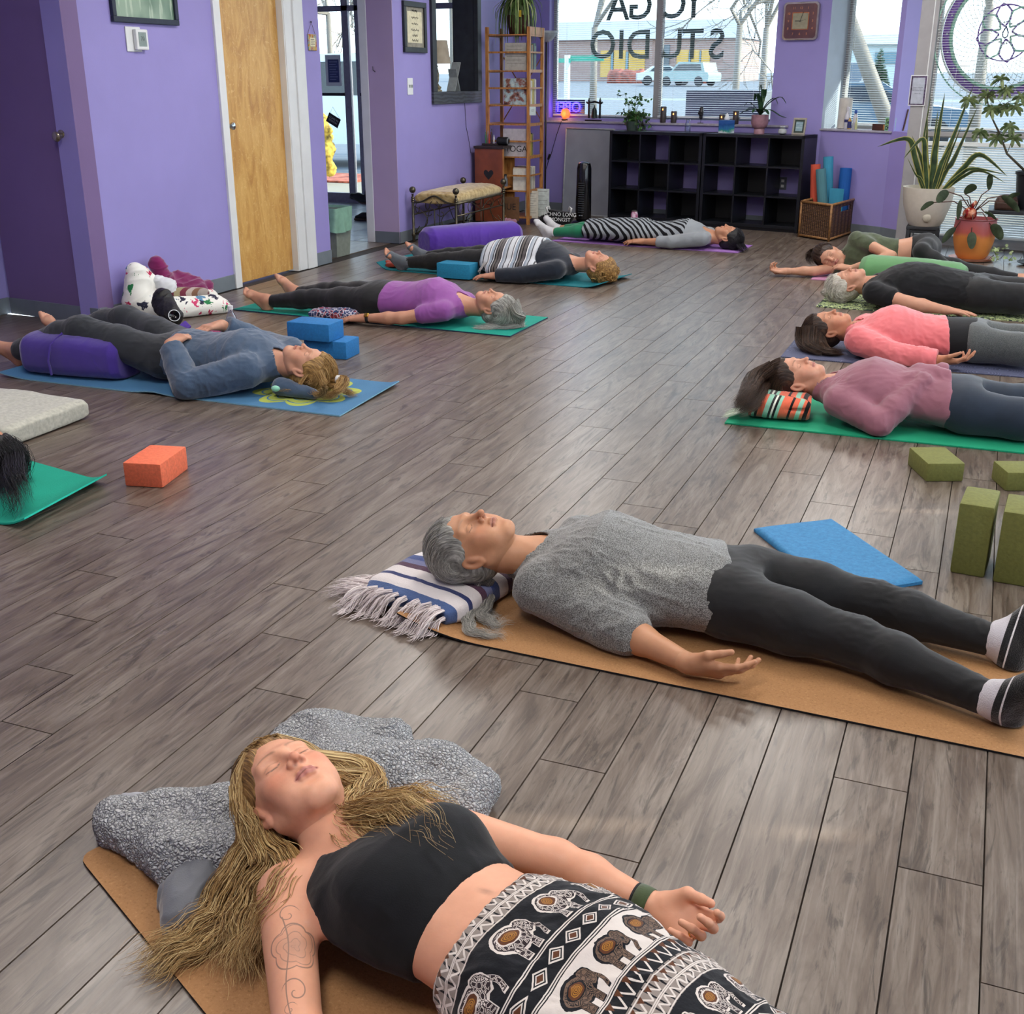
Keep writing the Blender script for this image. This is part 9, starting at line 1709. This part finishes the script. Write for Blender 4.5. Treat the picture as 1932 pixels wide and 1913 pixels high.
# ================================================================ outdoors (seen through glass)
gz=lambda y:-.14+max(0,y-16)*.0133
gm=MB();ASP=NT('street_ground');v=ASP.coord('Object');s_=ASP.n('SeparateXYZ');ASP.l(v,s_.inputs[0]);ASP.set(base=ASP.mix(ASP.math('MULTIPLY',ASP.noise(v,3,4),.4),ASP.ramp(ASP.math('DIVIDE',s_.outputs[1],130.0),[(.0,srgb('#8f836c')),(.13,srgb('#94876c')),(.135,srgb('#62676b')),(.42,srgb('#65696e')),(.43,srgb('#7a8070')),(.46,srgb('#595e63')),(1,srgb('#62686c'))],'CONSTANT'),srgb('#6e6e6c')),rough=.9)
ys_=[12.62,16,40,60,120,180];struct(MB().add([(x,y,gz(y))for y in ys_ for x in(-90,70)],[(2*i,2*i+1,2*i+3,2*i+2)for i in range(5)]).build('ground_outside',ASP.m))
def brickm():t=NT('red_brick_facing');v=t.coord('Object',(1,1,1));b=t.n('TexBrick');m=t.n('Mapping');m.inputs['Rotation'].default_value=(R(90),0,0);t.l(v,m.inputs[0]);t.l(m.outputs[0],b.inputs['Vector']);b.inputs['Scale'].default_value=3;b.inputs['Color1'].default_value=srgb('#8a6a60');b.inputs['Color2'].default_value=srgb('#9a7b70');b.inputs['Mortar'].default_value=srgb('#a89f98');t.set(base=b.outputs[0],rough=.9);return t.m
BRK=brickm();YB=108.0;X=lambda px,y=YB:PY(px,140,y).x;Z=lambda py,px=1200,y=YB:PY(px,py,y).z
e=empty('shop_building',(X(1200),YB,gz(YB)),'long brick shop building with yellow panels across the street','building');g0=gz(YB)
parts(e,'wall',MB().box(X(980),YB,g0,X(1395),YB+9,Z(72)),BRK);parts(e,'roof',MB().add([(X(975),YB-.4,Z(74)),(X(1400),YB-.4,Z(74)),(X(1400),YB+9.4,Z(74)),(X(975),YB+9.4,Z(74)),(X(1010),YB+4,Z(35)),(X(1370),YB+4,Z(35))],[(0,1,5,4),(1,2,5),(2,3,4,5),(3,0,4)]),solid('grey_shingle','#8f9296'))
for a,b in((1133,1152),(1158,1180),(1186,1216),(1276,1298),(1303,1318),(1322,1338)):parts(e,'yellow_panel',MB().box(X(a),YB-.12,g0+.4,X(b),YB-.02,Z(95)),solid('ochre_panel','#c9a04a'))
for a,b in((1153,1157),(1181,1185),(1299,1302),(1319,1321)):parts(e,'window',MB().box(X(a),YB-.2,g0+.3,X(b),YB-.02,Z(98)),solid('blue_grey_glazing','#5f7f8c',rough=.2))
for a,b in((1242,1262),):parts(e,'door',MB().box(X(a),YB-.15,g0,X(b),YB-.02,Z(85)),solid('dark_door','#5c6468'))
RH=plain('rust_hedge_foliage','#8e4a3a',.9,noise=.3,scale=3)
for i,(a,b)in enumerate(((1148,1216),(1320,1345))):
 S=SDF();n=7
 for j in range(n):x=X(a,100)+(X(b,100)-X(a,100))*(j+.5)/n;S.el((x,100,gz(100)+.4),((X(b,100)-X(a,100))/n*.7,.6,.75),k=.2)
 solo(sdf_obj('hedge',S,.16,RH,None,lambda V:.1*vnoise(V*4)),'rust brown clipped hedge along the shop building' if i==0 else 'short rust hedge right of the shop door','hedge')
 # white house and conifer seen through the bay
YH=62.0;e=empty('white_house',(X(1650,YH),YH,gz(YH)),'white sided house with grey roof beyond the bay window','house');xa,xb=X(1600,YH),X(1694,YH);parts(e,'wall',MB().box(xa,YH,gz(YH),xb,YH+7,Z(84,1650,YH)),solid('white_siding','#b9c6c9'));parts(e,'roof',MB().add([(xa-.3,YH-.3,Z(84,1650,YH)),(xb+.3,YH-.3,Z(84,1650,YH)),(xb+.3,YH+7.3,Z(84,1650,YH)),(xa-.3,YH+7.3,Z(84,1650,YH)),(xa,YH+3.5,Z(60,1650,YH)),(xb,YH+3.5,Z(60,1650,YH))],[(0,1,5,4),(2,3,4,5),(1,2,5),(3,0,4)]),solid('grey_shingle','#8f9296'));parts(e,'window',MB().box(xa+1.2,YH-.1,Z(120,1650,YH),xa+2.6,YH-.01,Z(98,1650,YH)),solid('blue_grey_glazing','#5f7f8c'))
def conifer(x,y,h,label):
 e=empty('conifer',(x,y,gz(y)),label,'tree');parts(e,'trunk',MB().tube([(x,y,gz(y)),(x,y,gz(y)+h*.9)],[.14,.03],7),solid('bark','#4e4238'));rs=np.random.RandomState(5);m=MB()
 for i in range(420):t=rs.uniform(.08,1)**.8;a=rs.uniform(0,6.28);r_=(1-t)*h*.34+.05;c_2=Vector((x,y,gz(y)+h*t));d=Vector((math.cos(a),math.sin(a),-.25));leaf_ribbon(m,[c_2+d*r_*.2,c_2+d*r_*.7,c_2+d*r_+UP*.05],.16*(1.1-t),.5,n=4)
 parts(e,'foliage',m,leafmat('conifer_needles','#3f5a48','#6b8570'))['kind']='stuff'
conifer(X(1658,45),45,(Z(92,1658,45)-gz(45)),'dark green conifer on the lawn seen through the bay window')
BARK=solid('grey_bark','#6f675c')
def tree(x,y,h,label,seed=1,lean=0,n=5,r0=.16,dens=3):
 e=empty('bare_tree',(x,y,gz(y)),label,'tree');rs=np.random.RandomState(seed);m=MB();tr=MB();top=Vector((x+lean,y,gz(y)+h*.32));tr.tube([(x,y,gz(y)),(x+lean*.5,y,gz(y)+h*.16),top],[r0*.7,r0*.6,r0*.5],8)
 def grow(p,d,L_,r_,k):
  q1=p+d*L_*.5+Vector(rs.normal(0,.05*L_,3));q2=p+d*L_;m.tube([p,q1,q2],[r_,r_*.8,r_*.6],5 if k>2 else 3,cap=False)
  if k>0:
   for _ in range(dens if k<n else dens+1):grow(p.lerp(q2,rs.uniform(.45,1)),(d+Vector(rs.normal(0,.48,3))+UP*.12).normalized(),L_*rs.uniform(.55,.8),r_*.66,k-1)
 for _ in range(3):grow(top,Vector(rs.normal(0,.45,3))+UP*.9,h*.27,r0*.36,n)
 parts(e,'trunk',tr,BARK,True);parts(e,'twigs',m,BARK)['kind']='stuff'
tree(X(1390,24),24,7.5,'bare tree with many fine branches in the right half of the street window',3,r0=.12);tree(X(1120,30),30,8,'bare tree left in the street window before the brick building',7,n=4);tree(X(1440,33),33,8,'bare tree at the right end of the street window',9,n=4);tree(X(1735,20),20,9,'large bare tree with a leaning trunk beyond the bay',11,lean=-1.4,n=4,r0=.20)
tree(X(1850,22),22,8,'bare tree beyond the mandala window',13,n=4);tree(X(625,34),34,10,'dense bare tree beyond the entrance door',15,n=5);tree(X(855,32),32,10,'dense bare tree seen through the lamp opening',17,n=5);tree(X(695,38),38,9,'bare tree right of the entrance door frame',19,n=4)
def car(x,y,rz,col,label,s=1.0,wagon=True):
 z0=gz(y);e=empty('car',(x,y,z0),label,'car',rz=rz);cm_=solid('car_paint_'+col[1:],col,rough=.25,noise=.01);prof=[(-2.2,.35),(-2.25,.75),(-2.15,.95),(-1.9,1.0),(-1.7,1.62),(.4,1.66),(1.05,1.05),(2.05,.92),(2.25,.7),(2.25,.35)]if wagon else[(-2.2,.35),(-2.2,.85),(-1.6,.98),(-1.0,1.38),(.3,1.40),(1.0,.98),(2.0,.85),(2.2,.6),(2.2,.35)]
 MX_=Matrix(((s,0,0,0),(0,0,-s,0),(0,s,0,0),(0,0,0,1)));m=MB().prism(prof,-.85,.85,MX_);m.build('car_body',cm_,e)
 gw=[(-1.62,1.06),(-1.5,1.52),(.33,1.54),(.85,1.06)]if wagon else[(-1.3,1.0),(-.9,1.30),(.25,1.32),(.75,1.0)];MB().prism(gw,-.865,.865,MX_).build('side_glass',solid('tinted_glass','#27333b',rough=.1),e)
 for wx in(-1.4,1.4):
  for wy in(-.8,.8):MB().lathe([(.12,-.11),(.33,-.10),(.35,-.05),(.35,.05),(.33,.10),(.12,.11)],20,Matrix.Translation((wx*s,wy*s,.35*s))@Matrix.Rotation(R(90),4,'X')@Matrix.Scale(s,4)).build('wheel',solid('tyre_rubber','#1c1d1f'),e)
 return e
car(X(1640,26),26,R(5),'#4a6478','blue car parked outside the bay window',.95,False);car(X(1612,50),50,R(80),'#55606a','grey car behind the blue estate car, wagon=True'.split(',')[0]);car(X(1255,92),92,R(20),'#c9d0d4','white parked car before the shop building',wagon=False);car(X(1300,88),88,R(160),'#8fa3a0','pale green parked car beside the white car')
car(X(672,19.5),19.5,R(12),'#c3cfd3','white car close outside the entrance door',1.15);car(X(608,32),32,R(0),'#8f2f2c','red car behind the white car outside the entrance')
sg=X(1070,26);e=empty('street_sign',(sg,26,gz(26)),'green street name sign on a white post outside the street window','sign');parts(e,'post',MB().tube([(sg,26,gz(26)),(sg,26,Z(104,1070,26))],.07,8),WHITE);parts(e,'sign_blade',MB().box(sg-.45,25.95,Z(118,1070,26),sg+.1,25.97,Z(110,1070,26)),solid('street_sign_green','#2f9a7f'));parts(e,'sign_blade',MB().box(sg,26.02,Z(116,1070,26),sg+.85,26.04,Z(105,1070,26)),solid('street_sign_green','#2f9a7f'))
xs_=X(1310,14);solo(MB().bbox(PY(1297,200,13.2).x,13.1,-.14,PY(1440,200,13.2).x,14.0,PY(1350,170,13.2).z,.02).build('utility_cabinet',solid('grey_metal_housing','#5c6166')),'grey metal housing just outside the lower street window','cabinet')
S=SDF()
for i,(dx,dz,r_)in enumerate(((0,.25,.14),(.04,.5,.15),(-.03,.75,.14),(.02,.95,.1))):S.el((X(603,16)+dx,16,gz(16)+dz),(r_,r_,r_*1.1),k=.1)
solo(sdf_obj('golden_shrub',S,.05,plain('golden_shrub_foliage','#b9973a',.9,noise=.4,scale=12),None,lambda V:.06*vnoise(V*9)+.04*vnoise(V*22)),'golden yellow shrub outside the entrance door','shrub')
solo(MB().box(X(650,17)-1.1,16.2,gz(16.2)+.004,X(650,17)+.5,17.6,gz(17)+.02).build('mulch_bed',plain('red_mulch','#a5563f',.95,noise=.3,scale=14)),'patch of red mulch in the pavement outside the entrance','mulch')
